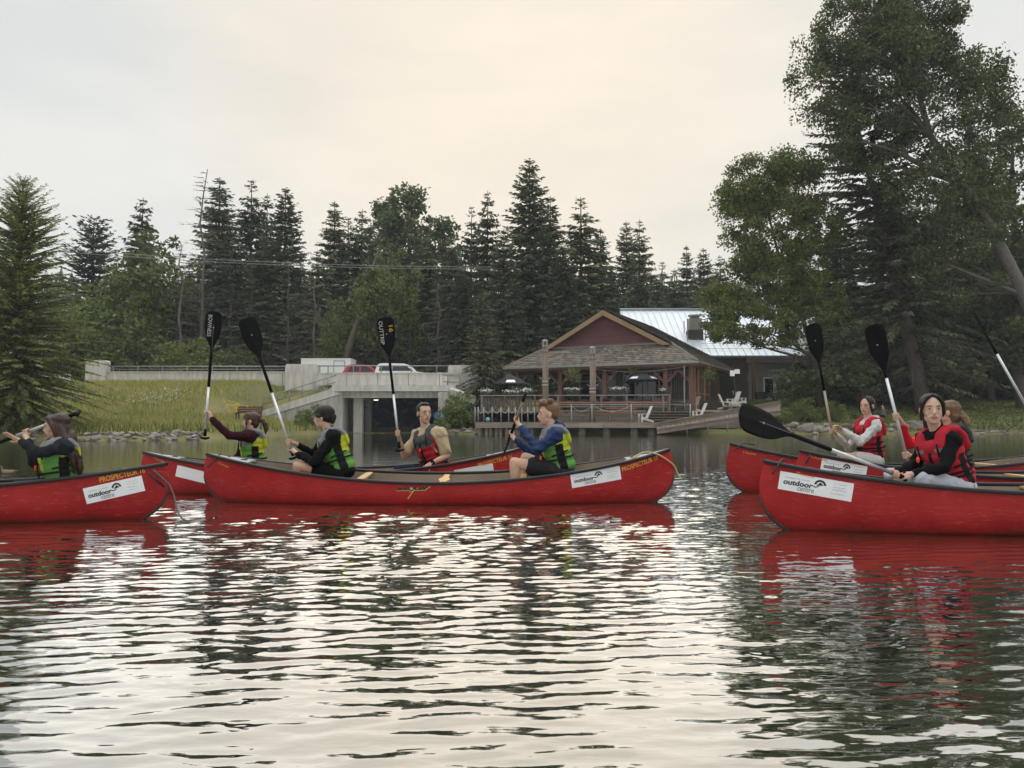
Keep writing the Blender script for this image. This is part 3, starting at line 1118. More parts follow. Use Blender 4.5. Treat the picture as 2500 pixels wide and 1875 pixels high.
x2, y2 = PX(2000, 61), 61.0
z2 = float(ground_z(x2, y2))
r3 = broadleaf("maple_tree", 18, [(0, 0, -0.3), rel(1990, 880, 61), rel(1960, 780, 61), rel(1905, 640, 60.5), rel(1870, 500, 60)], 0.26,
               [bl(1850, 455, 60, 2.9, 2.4, 2.4, 2.6), bl(1820, 570, 60, 2.0, 2, 3.0, 1.8), bl(1905, 570, 60, 3.2, 2.8, 3.6, 2.6), bl(1855, 700, 60, 3.0, 2.6, 2.6, 2.6),
                bl(1790, 490, 60, 1.1, 1.0, 1.5, 0.6), bl(1800, 775, 59, 2.4, 1.8, 1.7, 1.5), bl(1935, 420, 60, 2.2, 1.8, 1.8, 1.1), bl(1752, 808, 58.5, 1.5, 1.1, 0.8, 0.55),
                bl(1935, 690, 60, 2.8, 2.2, 2.8, 1.8), bl(1890, 810, 59.5, 2.4, 1.8, 1.4, 1.0), bl(1975, 560, 60, 2.4, 2.2, 3.0, 1.3), bl(1985, 740, 60, 2.6, 2.0, 2.4, 1.2), bl(1760, 730, 59.5, 1.4, 1.2, 1.6, 0.7), bl(1965, 450, 60, 2.0, 1.8, 2.2, 1.0)],
               460, 80000, 0.19, 0.70, 43, m_leafm, bark=m_bark, limbs=30, shell=0.4)
r3.location = (x2, y2, z2)
tag(r3, "bright green maple overhanging the metal roof", "tree", GR)

pop2 = broadleaf("poplar_tree", 22, [(0, 0, -0.3), (0.1, 0, 6), (0, 0.1, 12), (0.1, 0, 15), (0, 0, 17)], 0.3,
                 [((0, 0, 12), (2.8, 2.6, 9.0), 6), ((-1.0, 0, 7), (2.6, 2.2, 5), 3)],
                 230, 17000, 0.25, 0.72, 45, m_leafd, limbs=30)
place(pop2, 2492, 165, 62, "narrow dark poplar at the right edge of the picture", group=GR, first=True)
place(pop2, 2420, 430, 70, "shorter dark tree behind the slanting poplar trunk", group=GR, rot=2.0, wid=1.2)
spruce(2, 2060, 520, 72, "shaded spruce behind the slanting trunk, left side", 1.5)
spruce(0, 2180, 430, 74, "shaded spruce behind the middle of the big trees", 1.5)
spruce(1, 2300, 520, 78, "shaded spruce behind the leaning poplar", 1.6)
spruce(3, 1985, 640, 80, "shaded spruce at the right end of the metal roof", 1.6)
spruce(2, 2400, 560, 88, "shaded spruce at the back of the lawn", 1.5)
# dark hedge and bushes under the big trees
hed = broadleaf("shrub", 5, [(0, 0, -0.2), (0.05, 0, 1.2), (0, 0, 3)], 0.08,
                [((0, 0, 2.6), (2.6, 1.7, 2.4), 3), ((-1.7, 0, 1.5), (1.6, 1.3, 1.5), 1.6), ((1.8, 0, 1.5), (1.6, 1.3, 1.5), 1.6)],
                130, 7500, 0.20, 0.46, 47, m_leafd, limbs=24)
GH = "bushes of the right bank"
for k, (u, v, Y, lab) in enumerate([(2330, 800, 72, "dark bush on the lawn behind the front woman's head"), (2420, 770, 76, "dark bush at the back of the lawn left of the far right paddle"),
                                    (2500, 750, 80, "dark bush at the right end of the lawn"), (2370, 690, 80, "tall dark bush behind the lawn bushes"),
                                    (2200, 820, 70, "dark bush left of the thick spruce trunk"), (2130, 850, 68, "shaded bush between the doors and the spruce trunk"),
                                    (2460, 650, 84, "tallest dark bush behind the right lawn"), (2270, 740, 76, "dark bush behind the thick spruce trunk"),
                                    (2080, 805, 63, "dark bush behind the grey-hooded paddler's raised paddle"), (2170, 790, 65, "dark bush between the hooded paddler's paddle and the white-shafted one"), (2005, 850, 63, "dark bush at the corner of the metal-roofed building"), (2225, 850, 64, "low dark bush hugging the thick spruce trunk"), (2600, 700, 82, "dark bush just beyond the right edge")]):
    place(hed, u, v, Y, lab, "shrub", GH, first=(k == 0), rot=k * 1.3, wid=1.5)
bk = broadleaf("shrub", 2.2, [(0, 0, -0.2), (0.05, 0, 0.6), (0, 0, 1.3)], 0.04,
               [((0, 0, 1.1), (1.3, 0.9, 1.0), 3), ((-0.8, 0, 0.7), (0.8, 0.7, 0.7), 1.5), ((0.9, 0, 0.6), (0.8, 0.7, 0.6), 1.5)],
               90, 3200, 0.13, 0.24, 49, m_leafl, limbs=18)
place(bk, 1965, 968, 55.6, "light green shore bush right of the wooden ramp", "shrub", GH, first=True, rot=0.3)
place(bk, 2035, 976, 55.8, "light green shore bush left of the grey-hooded paddler", "shrub", GH, rot=2.1)
place(bk, 1915, 1000, 55.3, "small light shore bush next to the ramp foot", "shrub", GH, rot=3.0)
place(bk, 2085, 1000, 56.5, "low shore bush behind the grey-hooded paddler", "shrub", GH, rot=4.0)
GC = "bushes by the bridge"
place(bk, 1128, 950, 56.2, "green bush below the right wing wall of the bridge", "shrub", GC, rot=1.0, wid=0.95, zb=0.2)
place(bk, 1095, 1000, 56.6, "low green bush at the waterline between the tan-shirted man and the dock", "shrub", GC, rot=2.6, zb=0.1)
place(bk, 1150, 985, 58.5, "green bush at the left end of the dock railing", "shrub", GC, rot=4.4, zb=0.2)
place(bk, 765, 985, 54.5, "green bush growing against the left wing wall", "shrub", GC, rot=0.5, zb=0.3)
place(bk, 735, 1015, 51.5, "low green bush at the foot of the left wing wall", "shrub", GC, rot=5.4, zb=0.3)

# far wood on the hill: reads as one mass
r = np.random.RandomState(77)
n = 900
fx = r.uniform(-230, 260, n)
fy = r.uniform(210, 330, n)
fz = ground_z(fx, fy)
hh = r.uniform(10, 20, n)
V = []
for lvl in range(5):
    for side in range(4):
        a = r.uniform(0, 6.28, n)
        z0 = hh * (lvl / 5.0)
        rad = hh * 0.2 * (1 - lvl / 5.5) * r.uniform(0.7, 1.2, n)
        b0 = np.stack([fx, fy, fz + z0 + hh * 0.32], 1)
        d = np.stack([np.cos(a), np.sin(a), np.zeros(n)], 1)
        p = np.stack([-np.sin(a), np.cos(a), np.zeros(n)], 1)
        e = b0 + d * rad[:, None] - np.array([0, 0, 1.0]) * (hh * 0.22)[:, None]
        V.append(np.stack([b0, e + p * rad[:, None] * 0.6, e - np.array([0, 0, 1.0]) * (hh * 0.05)[:, None], e - p * rad[:, None] * 0.6], 1))
V = np.concatenate(V)
o = quads_obj("distant_wood", V, m_spr, None)
tag(o, "distant wooded hillside showing through gaps in the trees", "wood", None, "stuff")
# ------------------------------------------------------------------ road bridge, wing walls, vehicles
m_conc = mat("pale concrete", (0.50, 0.475, 0.43), 0.9, var=0.24, scale=2.2, stretch=(1.6, 1.6, 0.35), bump=0.25, bscale=30)
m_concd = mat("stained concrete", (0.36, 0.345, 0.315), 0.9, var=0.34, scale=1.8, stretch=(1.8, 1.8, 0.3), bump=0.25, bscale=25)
m_soff = mat("dark concrete", (0.10, 0.10, 0.098), 0.9, var=0.25, scale=0.9)  # darker grey concrete for slab, kerb, pipe, footing and right wing wall
m_steel = mat("galvanised rail", (0.24, 0.25, 0.25), 0.45, var=0.15, scale=6, metal=0.6)
m_asph = mat("asphalt", (0.05, 0.05, 0.052), 0.9, var=0.2, scale=9, bump=0.3, bscale=60)
m_glassd = mat("dark glass", (0.012, 0.015, 0.018), 0.06, spec=0.6)
m_tyre = mat("tyre rubber", (0.02, 0.02, 0.02), 0.8)
m_white = mat("white paint", (0.74, 0.75, 0.75), 0.4, var=0.05, scale=2)
m_redcar = mat("red car paint", (0.38, 0.02, 0.03), 0.3, coat=0.5)
m_mural = None


def pz(v, Y): return P(1250, v, Y).z


# road
mb = MB()
mb.box((-61, 64.2, 3.50), (118, 9.6, 0.16))
o = mb.build("road", m_asph)
tag(o, "asphalt road crossing the bridge", None, None, "structure")

XB0, XB1, YB = -12.85, -5.28, 58.0
BR = empty("road_bridge", (XB0, YB, 0))
tag(BR, "pale concrete road bridge over the channel with parapets and a dark underpass", "bridge")


def brick(name, m, boxes, parent=BR, smooth=False):
    mb = MB()
    for c, d in boxes: mb.box(Vector(c) - Vector((XB0, YB, 0)), d)
    return mb.build(name, m, parent, smooth)


# abutments and side walls of the passage
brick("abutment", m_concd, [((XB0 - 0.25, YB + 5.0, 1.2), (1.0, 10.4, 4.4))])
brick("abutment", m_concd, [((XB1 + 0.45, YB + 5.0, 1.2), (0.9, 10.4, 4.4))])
# deck beam, ledge, parapet
brick("deck_beam", m_concd, [(((XB0 + XB1) / 2 + 0.1, YB + 0.2, 2.87), (XB1 - XB0 + 0.95, 0.55, 0.47))])
brick("ledge", m_conc, [(((XB0 + XB1) / 2 + 0.3, YB + 0.0, 3.34), (XB1 - XB0 + 1.6, 0.9, 0.44))])
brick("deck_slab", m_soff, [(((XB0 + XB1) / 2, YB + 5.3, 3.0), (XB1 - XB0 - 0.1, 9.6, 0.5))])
# parapet panels over the span
pnl = [-14.6, -12.3, -10.0, -7.7, -5.4, -3.9]
for a, b_ in zip(pnl[:-1], pnl[1:]):
    brick("parapet_panel", m_conc, [(((a + b_) / 2, YB + 0.06, 4.02), (b_ - a - 0.03, 0.42, 0.88))])
brick("parapet_cap", m_conc, [(((-14.6 - 3.9) / 2, YB + 0.06, 4.475), (10.8, 0.52, 0.07))])
# left road wall in panels, with its cap
lx = [-31.4 + 1.98 * k for k in range(8)]
for a in lx:
    brick("wall_panel", m_conc, [((a + 0.99, 59.6, 3.75), (1.955, 0.38, 1.75))])
brick("wall_cap", m_conc, [((-23.5, 59.6, 4.66), (15.9, 0.5, 0.075))])
lx2 = [-60 + 2.86 * k for k in range(9)]
for a in lx2:
    brick("wall_panel", m_conc, [((a + 1.43, 60.2, 3.75), (2.83, 0.38, 1.6))])


def pilaster(x0, x1, y, z0, z1, d):
    mb = MB()
    w = x1 - x0
    pts = []
    for k in range(7):
        a = math.pi / 2 * k / 6
        pts.append((x0 + 0.16 - 0.16 * math.cos(a), z1 - 0.16 + 0.16 * math.sin(a)))
    for k in range(7):
        a = math.pi / 2 * k / 6
        pts.append((x1 - 0.16 + 0.16 * math.sin(a), z1 - 0.16 + 0.16 * math.cos(a)))
    poly = [(x0, y - d / 2, z0)] + [(px, y - d / 2, pz_) for px, pz_ in pts] + [(x1, y - d / 2, z0)]
    mb.prism([Vector(p) - Vector((XB0, YB, 0)) for p in poly], (0, d, 0))
    return mb.build("pilaster", m_conc, BR)


pilaster(PX(212, 59.5), PX(262, 59.5), 59.5, 2.9, pz(880, 59.5), 0.7)
pilaster(PX(696, 58.6), PX(776, 58.6), 58.9, 3.2, pz(889, 58.6), 0.8)
pilaster(PX(1094, 59.2), PX(1166, 59.2), 59.3, 3.2, pz(892, 59.2), 0.8)
brick("pilaster_footing", m_soff, [(((PX(1094, 59.2) + PX(1166, 59.2)) / 2, 59.4, 1.55), (PX(1166, 59.2) - PX(1094, 59.2) - 0.1, 0.6, 3.28))])
brick("wall_panel", m_conc, [((PX(560, 69.5), 69.5, 4.2), (2.6, 0.4, 1.75))])

# steel hand rails on the parapets
def rail(name, pts, h_posts, r=0.045, parent=BR, bottom=None):
    mb = MB()
    off = Vector((XB0, YB, 0))
    mb.tube([Vector(p) - off for p in pts], r, 8)
    o = mb.build(name, m_steel, parent, True)
    return o


def posts(name, pts, z0, r=0.04):
    off = Vector((XB0, YB, 0))
    for p in pts:
        MB().cyl(Vector((p[0], p[1], z0(p) if callable(z0) else z0)) - off, Vector(p) - off, r, n=6).build(name, m_steel, BR, True)


rail("top_rail", [(-31.0, 59.6, 5.1), (PX(700, 59.6), 59.6, 5.1)], 0.5)
rail("middle_rail", [(-31.0, 59.6, 4.88), (PX(700, 59.6), 59.6, 4.88)], 0.5, 0.025)
posts("rail_post", [(-30.6 + 1.9 * k, 59.6, 5.1) for k in range(8)], 4.6)
rail("top_rail", [(PX(776, 58.2), YB + 0.06, 5.03), (PX(1096, 58.2), YB + 0.06, 5.03)], 0.5)
posts("rail_post", [(PX(u, 58.06), YB + 0.06, 5.03) for u in (800, 862, 930, 1003, 1066)], 4.5)

# left wing wall: sloping beam with wall below, and its pipe rail
wy = 56.9
A0, A1 = P(632, 1006, 55.4), P(834, 941, 57.8)
mbw = MB()
off = Vector((XB0, YB, 0))
mbw.prism([p - off for p in (A0 + Vector((0, 0, 0.02)), A1, A1 - Vector((0, 0, 0.62)), A0 - Vector((0, 0, 0.45)))], (0.05, 0.55, 0))
mbw.build("wing_beam", m_conc, BR)
mbw = MB()
q = Vector((0.1, 0.12, 0))
mbw.prism([p - off + q for p in (A0 - Vector((0, 0, 0.44)), A1 - Vector((0, 0, 0.61)), Vector((A1.x, A1.y, -0.5)), Vector((A0.x, A0.y, -0.5)))], (0.03, 0.35, 0))
mbw.build("wing_wall", m_concd, BR)
q = Vector((0, 0.27, 0))
up = Vector((0, 0, 0.95))
s0, s1 = A0 + q + (A1 - A0) * 0.03, A0 + q + (A1 - A0) * 0.97
rail("pipe_rail", [s0 + Vector((0, 0, 0.0)), s0 + up * 0.95, s1 + up, s1 + up + Vector((0.9, 0.0, 0.05))], 0.9, 0.04)
rail("pipe_rail", [s0 + up * 0.5, s1 + up * 0.45, s1 + up * 0.45 + Vector((0.9, 0, 0.05))], 0.9, 0.033)
for k in range(1, 7):
    p = s0 + (s1 - s0) * (k / 6.0)
    rail("rail_post", [p, p + up * 0.98], 0.9, 0.033)
# right wing wall
B0, B1 = P(1072, 943, 57.8), P(1160, 968, 56.8)
mbw = MB()
mid_ = P(1105, 945, 57.6)
mbw.prism([p - off for p in (B0, mid_, B1, B1 - Vector((0, 0, 0.6)), mid_ - Vector((0, 0, 0.62)), B0 - Vector((0, 0, 0.62)))], (0.05, 0.5, 0))
mbw.build("wing_beam", m_conc, BR)
mbw = MB()
mbw.prism([p - off + Vector((0, 0.13, 0)) for p in (mid_ - Vector((0, 0, 0.6)), B1 - Vector((0, 0, 0.6)), Vector((B1.x, B1.y, -0.5)), Vector((mid_.x, mid_.y, -0.5)))], (0.02, 0.3, 0))
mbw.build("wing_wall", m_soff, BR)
brick("corner_pier", m_concd, [((B0.x + 0.35, 57.65, 1.2), (0.75, 0.6, 3.7))])
p0 = P(1075, 915, 57.9)
rail("pipe_rail", [p0 + Vector((0, 0, -0.55)), p0, p0 + Vector((2.9, -0.4, -0.15))], 1, 0.04)
rail("pipe_rail", [p0 + Vector((0.0, 0, -0.5)), p0 + Vector((2.9, -0.4, -0.62))], 1, 0.03)
rail("rail_post", [p0 + Vector((0.55, -0.06, -0.9)), p0 + Vector((0.55, -0.06, 0.0))], 1, 0.035)

# underpass: column, back wall with a dark mural, walkway kerb, lamp
brick("column", m_conc, [((PX(876, 59.5), 59.5, 1.2), (0.68, 0.6, 3.0))])
brick("column", m_concd, [((PX(893, 63), 63.0, 1.2), (1.0, 0.7, 3.0))])
brick("walkway_kerb", m_soff, [((-9.2, 64.0, 0.14), (6.6, 0.5, 0.5))])
m = bpy.data.materials.new("painted mural wall")
m.use_nodes = True
t = m.node_tree
b = t.nodes["Principled BSDF"]
b.inputs['Roughness'].default_value = 0.8
tcn = t.nodes.new("ShaderNodeTexCoord")
vn = t.nodes.new("ShaderNodeTexNoise")
vn.inputs['Scale'].default_value = 1.4
vn.inputs['Detail'].default_value = 6
vn.inputs['Distortion'].default_value = 1.6
t.links.new(tcn.outputs['Object'], vn.inputs['Vector'])
rp = t.nodes.new("ShaderNodeValToRGB")
rp.color_ramp.elements[0].position = 0.35
rp.color_ramp.elements[0].color = (0.010, 0.016, 0.045, 1)
rp.color_ramp.elements[1].position = 0.72
rp.color_ramp.elements[1].color = (0.16, 0.14, 0.11, 1)
e = rp.color_ramp.elements.new(0.55)
e.color = (0.025, 0.04, 0.085, 1)
t.links.new(vn.outputs[0], rp.inputs[0])
t.links.new(rp.outputs[0], b.inputs['Base Color'])
brick("mural_wall", m, [((-9.0, 66.0, 0.9), (7.6, 0.3, 4.4))])
brick("drain_pipe", m_soff, [((PX(890, 62.5), 62.5, 1.3), (0.12, 0.12, 2.6)), ((PX(886, 62.5), 62.5, 2.0), (0.7, 0.1, 0.12))])
lamp = empty("underpass_lamp", P(918, 976, 59.4))
tag(lamp, "small lit ceiling lamp inside the underpass", "lamp")
MB().ball((0, 0, 0.05), (0.26, 0.2, 0.07), 12, 6).build("housing", m_steel, lamp, True)
MB().ball((0, 0, 0), (0.2, 0.15, 0.07), 12, 6).build("diffuser", mat("lamp glow", (0.8, 0.8, 0.6), 0.4, emit=((1.0, 0.95, 0.7), 1.6)), lamp, True)
sg = MB().cyl((0, 0, 0), (0, 0.04, 0), 0.26, n=16).build("round_sign", mat("blue sign", (0.02, 0.10, 0.22), 0.5, var=0.5, scale=5))
sg.location = P(1067, 1014, 57.2)
tag(sg, "small round blue sign on the right abutment of the bridge", "sign")

# road vehicles
TR = empty("box_trailer", (PX(802, 65), 65, 3.6))
tag(TR, "white box trailer with a side door on the bridge", "trailer")
w = (862 - 742) / 1900 * 65
zt = pz(879, 65) - 3.6
MB().box((0, 0, 0.55 + (zt - 0.55) / 2), (w, 2.1, zt - 0.55)).build("body", m_white, TR)
MB().box((0, 0, zt + 0.03), (w + 0.06, 2.16, 0.06)).build("roof", m_white, TR)
dr = MB().box((w * 0.27, -1.06, 0.55 + (zt - 0.75) / 2), (0.85, 0.03, zt - 0.75)).build("door", m_white, TR)
fr_ = MB()
for c, d in (((w * 0.27 - 0.45, -1.075, 0.5 + zt / 2 - 0.3), (0.05, 0.03, zt - 0.7)), ((w * 0.27 + 0.45, -1.075, 0.5 + zt / 2 - 0.3), (0.05, 0.03, zt - 0.7)), ((w * 0.27, -1.075, zt - 0.16), (0.95, 0.03, 0.05))):
    fr_.box(c, d)
fr_.build("frame", m_steel, dr)
for sx in (-0.5, 0.5):
    wh = MB().cyl((sx, -1.05, 0.33), (sx, -0.8, 0.33), 0.33, n=16).build("wheel", m_tyre, TR, True)
MB().bar((-w / 2, 0, 0.45), (-w / 2 - 1.1, 0, 0.45), 0.1, 0.1).build("tow_bar", m_steel, TR)


def car(name, u, Y, L, hgt, prof, glass, paint, label, flip=False):
    """prof: side outline (x 0..1, z 0..1); glass: list of side window outlines."""
    c = empty(name, (PX(u, Y), Y, 3.585))
    tag(c, label, "car", "vehicles on the bridge")
    fx = (lambda x: (0.5 - x) * L) if flip else (lambda x: (x - 0.5) * L)
    W = 1.8
    mb = MB()
    n = len(prof)
    rows = []
    for (yy, ins) in ((-W / 2, 0.0), (-W / 2 + 0.0, 0.0), (W / 2, 0.0)):
        pass
    vs = []
    for yy in (-1, 1):
        for (x, z) in prof:
            tum = 0.20 * max(0, (z - 0.55)) * 2.0
            vs.append((fx(x), yy * (W / 2 - tum), 0.22 + z * (hgt - 0.22)))
    fs = [tuple(range(n)) if flip else tuple(range(n - 1, -1, -1)), tuple(range(n, 2 * n)) if not flip else tuple(range(2 * n - 1, n - 1, -1))]
    for i in range(n):
        j = (i + 1) % n
        fs.append((i, j, n + j, n + i) if not flip else (i, n + i, n + j, j))
    mb.add(vs, fs)
    body = mb.build("body", paint, c)
    for g in glass:
        for yy in (-1, 1):
            m2 = MB()
            pts = []
            for (x, z) in g:
                tum = 0.20 * max(0, (z - 0.55)) * 2.0
                pts.append(Vector((fx(x), yy * (W / 2 - tum + 0.012), 0.22 + z * (hgt - 0.22))))
            m2.prism(pts, (0, yy * 0.006, 0))
            m2.build("window", m_glassd, c)
    for x in (0.18, 0.80):
        for yy in (-1, 1):
            wh = MB().cyl((fx(x), yy * (W / 2 - 0.2), 0.33), (fx(x), yy * (W / 2 + 0.02), 0.33), 0.33, n=18).build("wheel", m_tyre, c, True)
            MB().cyl((fx(x), yy * (W / 2 + 0.0), 0.33), (fx(x), yy * (W / 2 + 0.035), 0.33), 0.19, n=14).build("rim", m_steel, wh, True)
    for yy in (-0.6, 0.6):
        MB().box((fx(0.0), yy, 0.75), (0.06, 0.3, 0.14)).build("headlight", m_white, c)
        MB().box((fx(1.0), yy, 0.85), (0.06, 0.22, 0.2)).build("tail_light", m_redcar, c)
    return c


suv = [(0, 0.1), (0, 0.5), (0.05, 0.58), (0.27, 0.63), (0.38, 0.95), (0.45, 1.0), (0.88, 0.98), (0.97, 0.62), (1, 0.5), (1, 0.1)]
car("red_car", 893, 64.6, 4.0, 2.0, [(0, 0.1), (0, 0.55), (0.06, 0.62), (0.15, 0.95), (0.24, 1.0), (0.58, 0.97), (0.74, 0.68), (0.97, 0.60), (1, 0.5), (1, 0.1)],
    [[(0.16, 0.66), (0.21, 0.92), (0.40, 0.92), (0.40, 0.66)], [(0.43, 0.66), (0.43, 0.92), (0.57, 0.90), (0.69, 0.67)]], m_redcar,
    "bright red car between the white trailer and the white car")
car("white_car", 987, 62.8, 4.5, 1.95, [(0, 0.1), (0, 0.55), (0.03, 0.9), (0.08, 0.98), (0.14, 1.0), (0.52, 0.98), (0.60, 0.92), (0.72, 0.62), (0.97, 0.52), (1, 0.4), (1, 0.1)],
    [[(0.07, 0.64), (0.09, 0.90), (0.26, 0.91), (0.26, 0.64)], [(0.31, 0.64), (0.31, 0.91), (0.54, 0.90), (0.68, 0.64)]], m_white,
    "white car with dark windows behind the bridge parapet, right of the tall paddle")

# bench on the bank
m_bench = mat("brown bench wood", (0.115, 0.06, 0.045), 0.8, var=0.25, scale=3, stretch=(1, 8, 8))
bx, by = PX(607, 46), 46.0
bz = float(ground_z(bx, by))
BN = empty("park_bench", (bx, by, bz + 0.25))
tag(BN, "brown slatted wooden bench on the grassy bank beside the wing wall", "bench")
for k, z in enumerate((0.50, 0.63, 0.76)):
    MB().box((0, 0.24 + 0.03 * k, z), (1.5, 0.04, 0.105)).build("back_slat", m_bench, BN)
for k in range(4):
    MB().box((0, -0.2 + k * 0.12, 0.42), (1.5, 0.095, 0.04)).build("seat_slat", m_bench, BN)
for sx in (-0.66, 0.66):
    mb = MB()
    mb.box((sx, -0.15, 0.05), (0.07, 0.07, 0.7)).box((sx, 0.27, 0.25), (0.07, 0.07, 1.1)).box((sx, 0.05, 0.38), (0.07, 0.45, 0.06))
    mb.build("leg", m_bench, BN)
# yellow flowers beside the bench, white flowers on the slope
m_yel = mat("yellow petals", (0.62, 0.42, 0.03), 0.7, island=0.25)
m_wht = mat("dusty white petals", (0.50, 0.47, 0.40), 0.8, island=0.2)


def flowers(name, pts, size, m_, label, stem_h, seed):
    r = np.random.RandomState(seed)
    cen = np.repeat(pts, 5, 0) + r.normal(0, size * 0.6, (len(pts) * 5, 3))
    o = quads_obj(name, leaf_quads(cen, size, r, 1.2), m_, None)
    tag(o, label, "flowers", None, "stuff")


r = np.random.RandomState(4)
n = 130
x = PX(565, 46) + r.normal(0, 0.45, n)
y = 46.5 + r.normal(0, 0.4, n)
flowers("yellow_flowers", np.stack([x, y, ground_z(x, y) + r.uniform(0.5, 1.15, n)], 1), 0.055, m_yel, "clump of bright yellow flowers left of the bench", 0.6, 5)
n = 130
x = PX(375, 47) + r.normal(0, 1.0, n)
y = 47.5 + r.normal(0, 1.3, n)
flowers("white_flowers", np.stack([x, y, ground_z(x, y) + r.uniform(0.3, 0.55, n)], 1), 0.06, m_wht, "patch of dusty white flowers on the grassy slope", 0.4, 6)

# power lines across the wood
for k, (v0, v1, v2) in enumerate(((604, 640, 652), (612, 646, 657))):
    pts = []
    for i in range(25):
        f = i / 24
        u = 120 + f * 1080
        v = v0 + (v2 - v0) * f + (v1 - (v0 + v2) / 2) * 4 * f * (1 - f)
        pts.append(P(u, v, 74.5 - 3.0 * f))
    o = MB().tube(pts, 0.022, 5).build("power_line", mat("cable grey", (0.25, 0.25, 0.25), 0.6))
    tag(o, ("upper" if k == 0 else "lower") + " of two grey power lines strung in front of the wood", "cable", "power lines")

# dense undergrowth behind the road: one mass of twigs and leaves
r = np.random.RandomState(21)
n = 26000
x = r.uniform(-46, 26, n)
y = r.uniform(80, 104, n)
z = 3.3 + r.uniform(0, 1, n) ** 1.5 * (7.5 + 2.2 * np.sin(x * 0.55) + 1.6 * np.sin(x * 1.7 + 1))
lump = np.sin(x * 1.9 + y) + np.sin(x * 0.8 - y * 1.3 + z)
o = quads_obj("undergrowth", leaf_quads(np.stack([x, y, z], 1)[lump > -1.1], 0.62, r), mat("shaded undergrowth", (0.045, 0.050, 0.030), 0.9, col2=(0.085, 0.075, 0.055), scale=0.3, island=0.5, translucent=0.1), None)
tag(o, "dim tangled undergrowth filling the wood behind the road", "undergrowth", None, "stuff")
# ------------------------------------------------------------------ lakeside pavilion, dock, metal-roofed building
m_timber = mat("red-brown timber", (0.135, 0.066, 0.045), 0.8, var=0.25, scale=3, stretch=(6, 6, 1), bump=0.3)
m_rake = mat("golden rake board", (0.24, 0.165, 0.085), 0.8, var=0.2, scale=2)
m_side = mat("maroon siding", (0.105, 0.035, 0.034), 0.75, var=0.15, scale=2, obj_rand=0.12)
m_shing = mat("weathered shingles", (0.155, 0.132, 0.108), 0.95, var=0.2, scale=1.5, island=0.42)
m_rdeck = mat("roof underside", (0.08, 0.07, 0.06), 0.9)
m_gut = mat("blue-grey gutter", (0.22, 0.26, 0.27), 0.5)
m_wallp = mat("grey-brown cladding", (0.115, 0.095, 0.080), 0.85, var=0.2, scale=2, stretch=(8, 8, 1))
m_wallg = mat("grey lower wall", (0.20, 0.19, 0.175), 0.85, var=0.15, scale=2)
m_frame = mat("taupe window frame", (0.27, 0.25, 0.225), 0.7)
m_wood = mat("weathered planks", (0.19, 0.155, 0.125), 0.9, var=0.28, scale=1.6, stretch=(0.6, 8, 8), bump=0.3, obj_rand=0.15)
m_woodl = mat("sun-bleached plank edge", (0.42, 0.32, 0.19), 0.85, var=0.2, scale=2)
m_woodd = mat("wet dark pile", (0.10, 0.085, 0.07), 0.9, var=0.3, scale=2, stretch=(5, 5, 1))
m_rope = mat("pale rope", (0.34, 0.31, 0.26), 0.9)
m_black = mat("black canvas", (0.014, 0.014, 0.016), 0.85)
m_plw = mat("white furniture", (0.62, 0.60, 0.56), 0.6, var=0.1, scale=5)
m_metalroof = mat("pale metal roofing", (0.56, 0.60, 0.63), 0.38, metal=0.35, var=0.06, scale=0.8)
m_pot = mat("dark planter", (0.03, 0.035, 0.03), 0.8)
m_petal = mat("white petals", (0.72, 0.72, 0.70), 0.8, island=0.15)
m_redb = mat("faded red plank", (0.34, 0.13, 0.10), 0.85, var=0.2, scale=2)

PA = R(27)
PO = Vector((6.27, 58.5, 0))
PV = empty("pavilion", PO, -PA)
PV.scale = (1.043, 1, 1)
tag(PV, "lakeside timber pavilion with a maroon gable and shingled hip roof", "building")
ZF, ZE, ZG, ZR = 1.62, 5.12, 6.75, 9.62
EX, GX = 7.45, 4.95
RD = 15.0

# solid roof under the shingles
roof = MB()
th = 0.10
E = [(-EX, 0, ZE), (EX, 0, ZE), (EX, RD, ZE), (-EX, RD, ZE)]
roof.add([E[0], E[1], (GX, 2.3, ZG), (-GX, 2.3, ZG)], [(0, 1, 2, 3)])
roof.add([E[1], E[2], (GX, RD, ZG), (GX, 2.3, ZG)], [(0, 1, 2, 3)])
roof.add([E[3], E[0], (-GX, 2.3, ZG), (-GX, RD, ZG)], [(0, 1, 2, 3)])
roof.add([(GX + 0.12, 1.7, ZG - 0.04), (GX + 0.12, RD, ZG - 0.04), (0, RD, ZR), (0, 1.7, ZR)], [(0, 1, 2, 3)])
roof.add([(-GX - 0.12, RD, ZG - 0.04), (-GX - 0.12, 1.7, ZG - 0.04), (0, 1.7, ZR), (0, RD, ZR)], [(0, 1, 2, 3)])
roof.add([E[1], E[2], (GX, RD, ZG), (0, RD, ZR), (-GX, RD, ZG), E[3]], [(1, 2, 3, 4, 5)])
roof.add([(-EX + .02, 0.02, ZE - 0.06), (EX - .02, 0.02, ZE - 0.06), (EX - .02, RD, ZE - 0.06), (-EX + .02, RD, ZE - 0.06)], [(3, 2, 1, 0)])
RF = roof.build("roof", m_rdeck, PV)


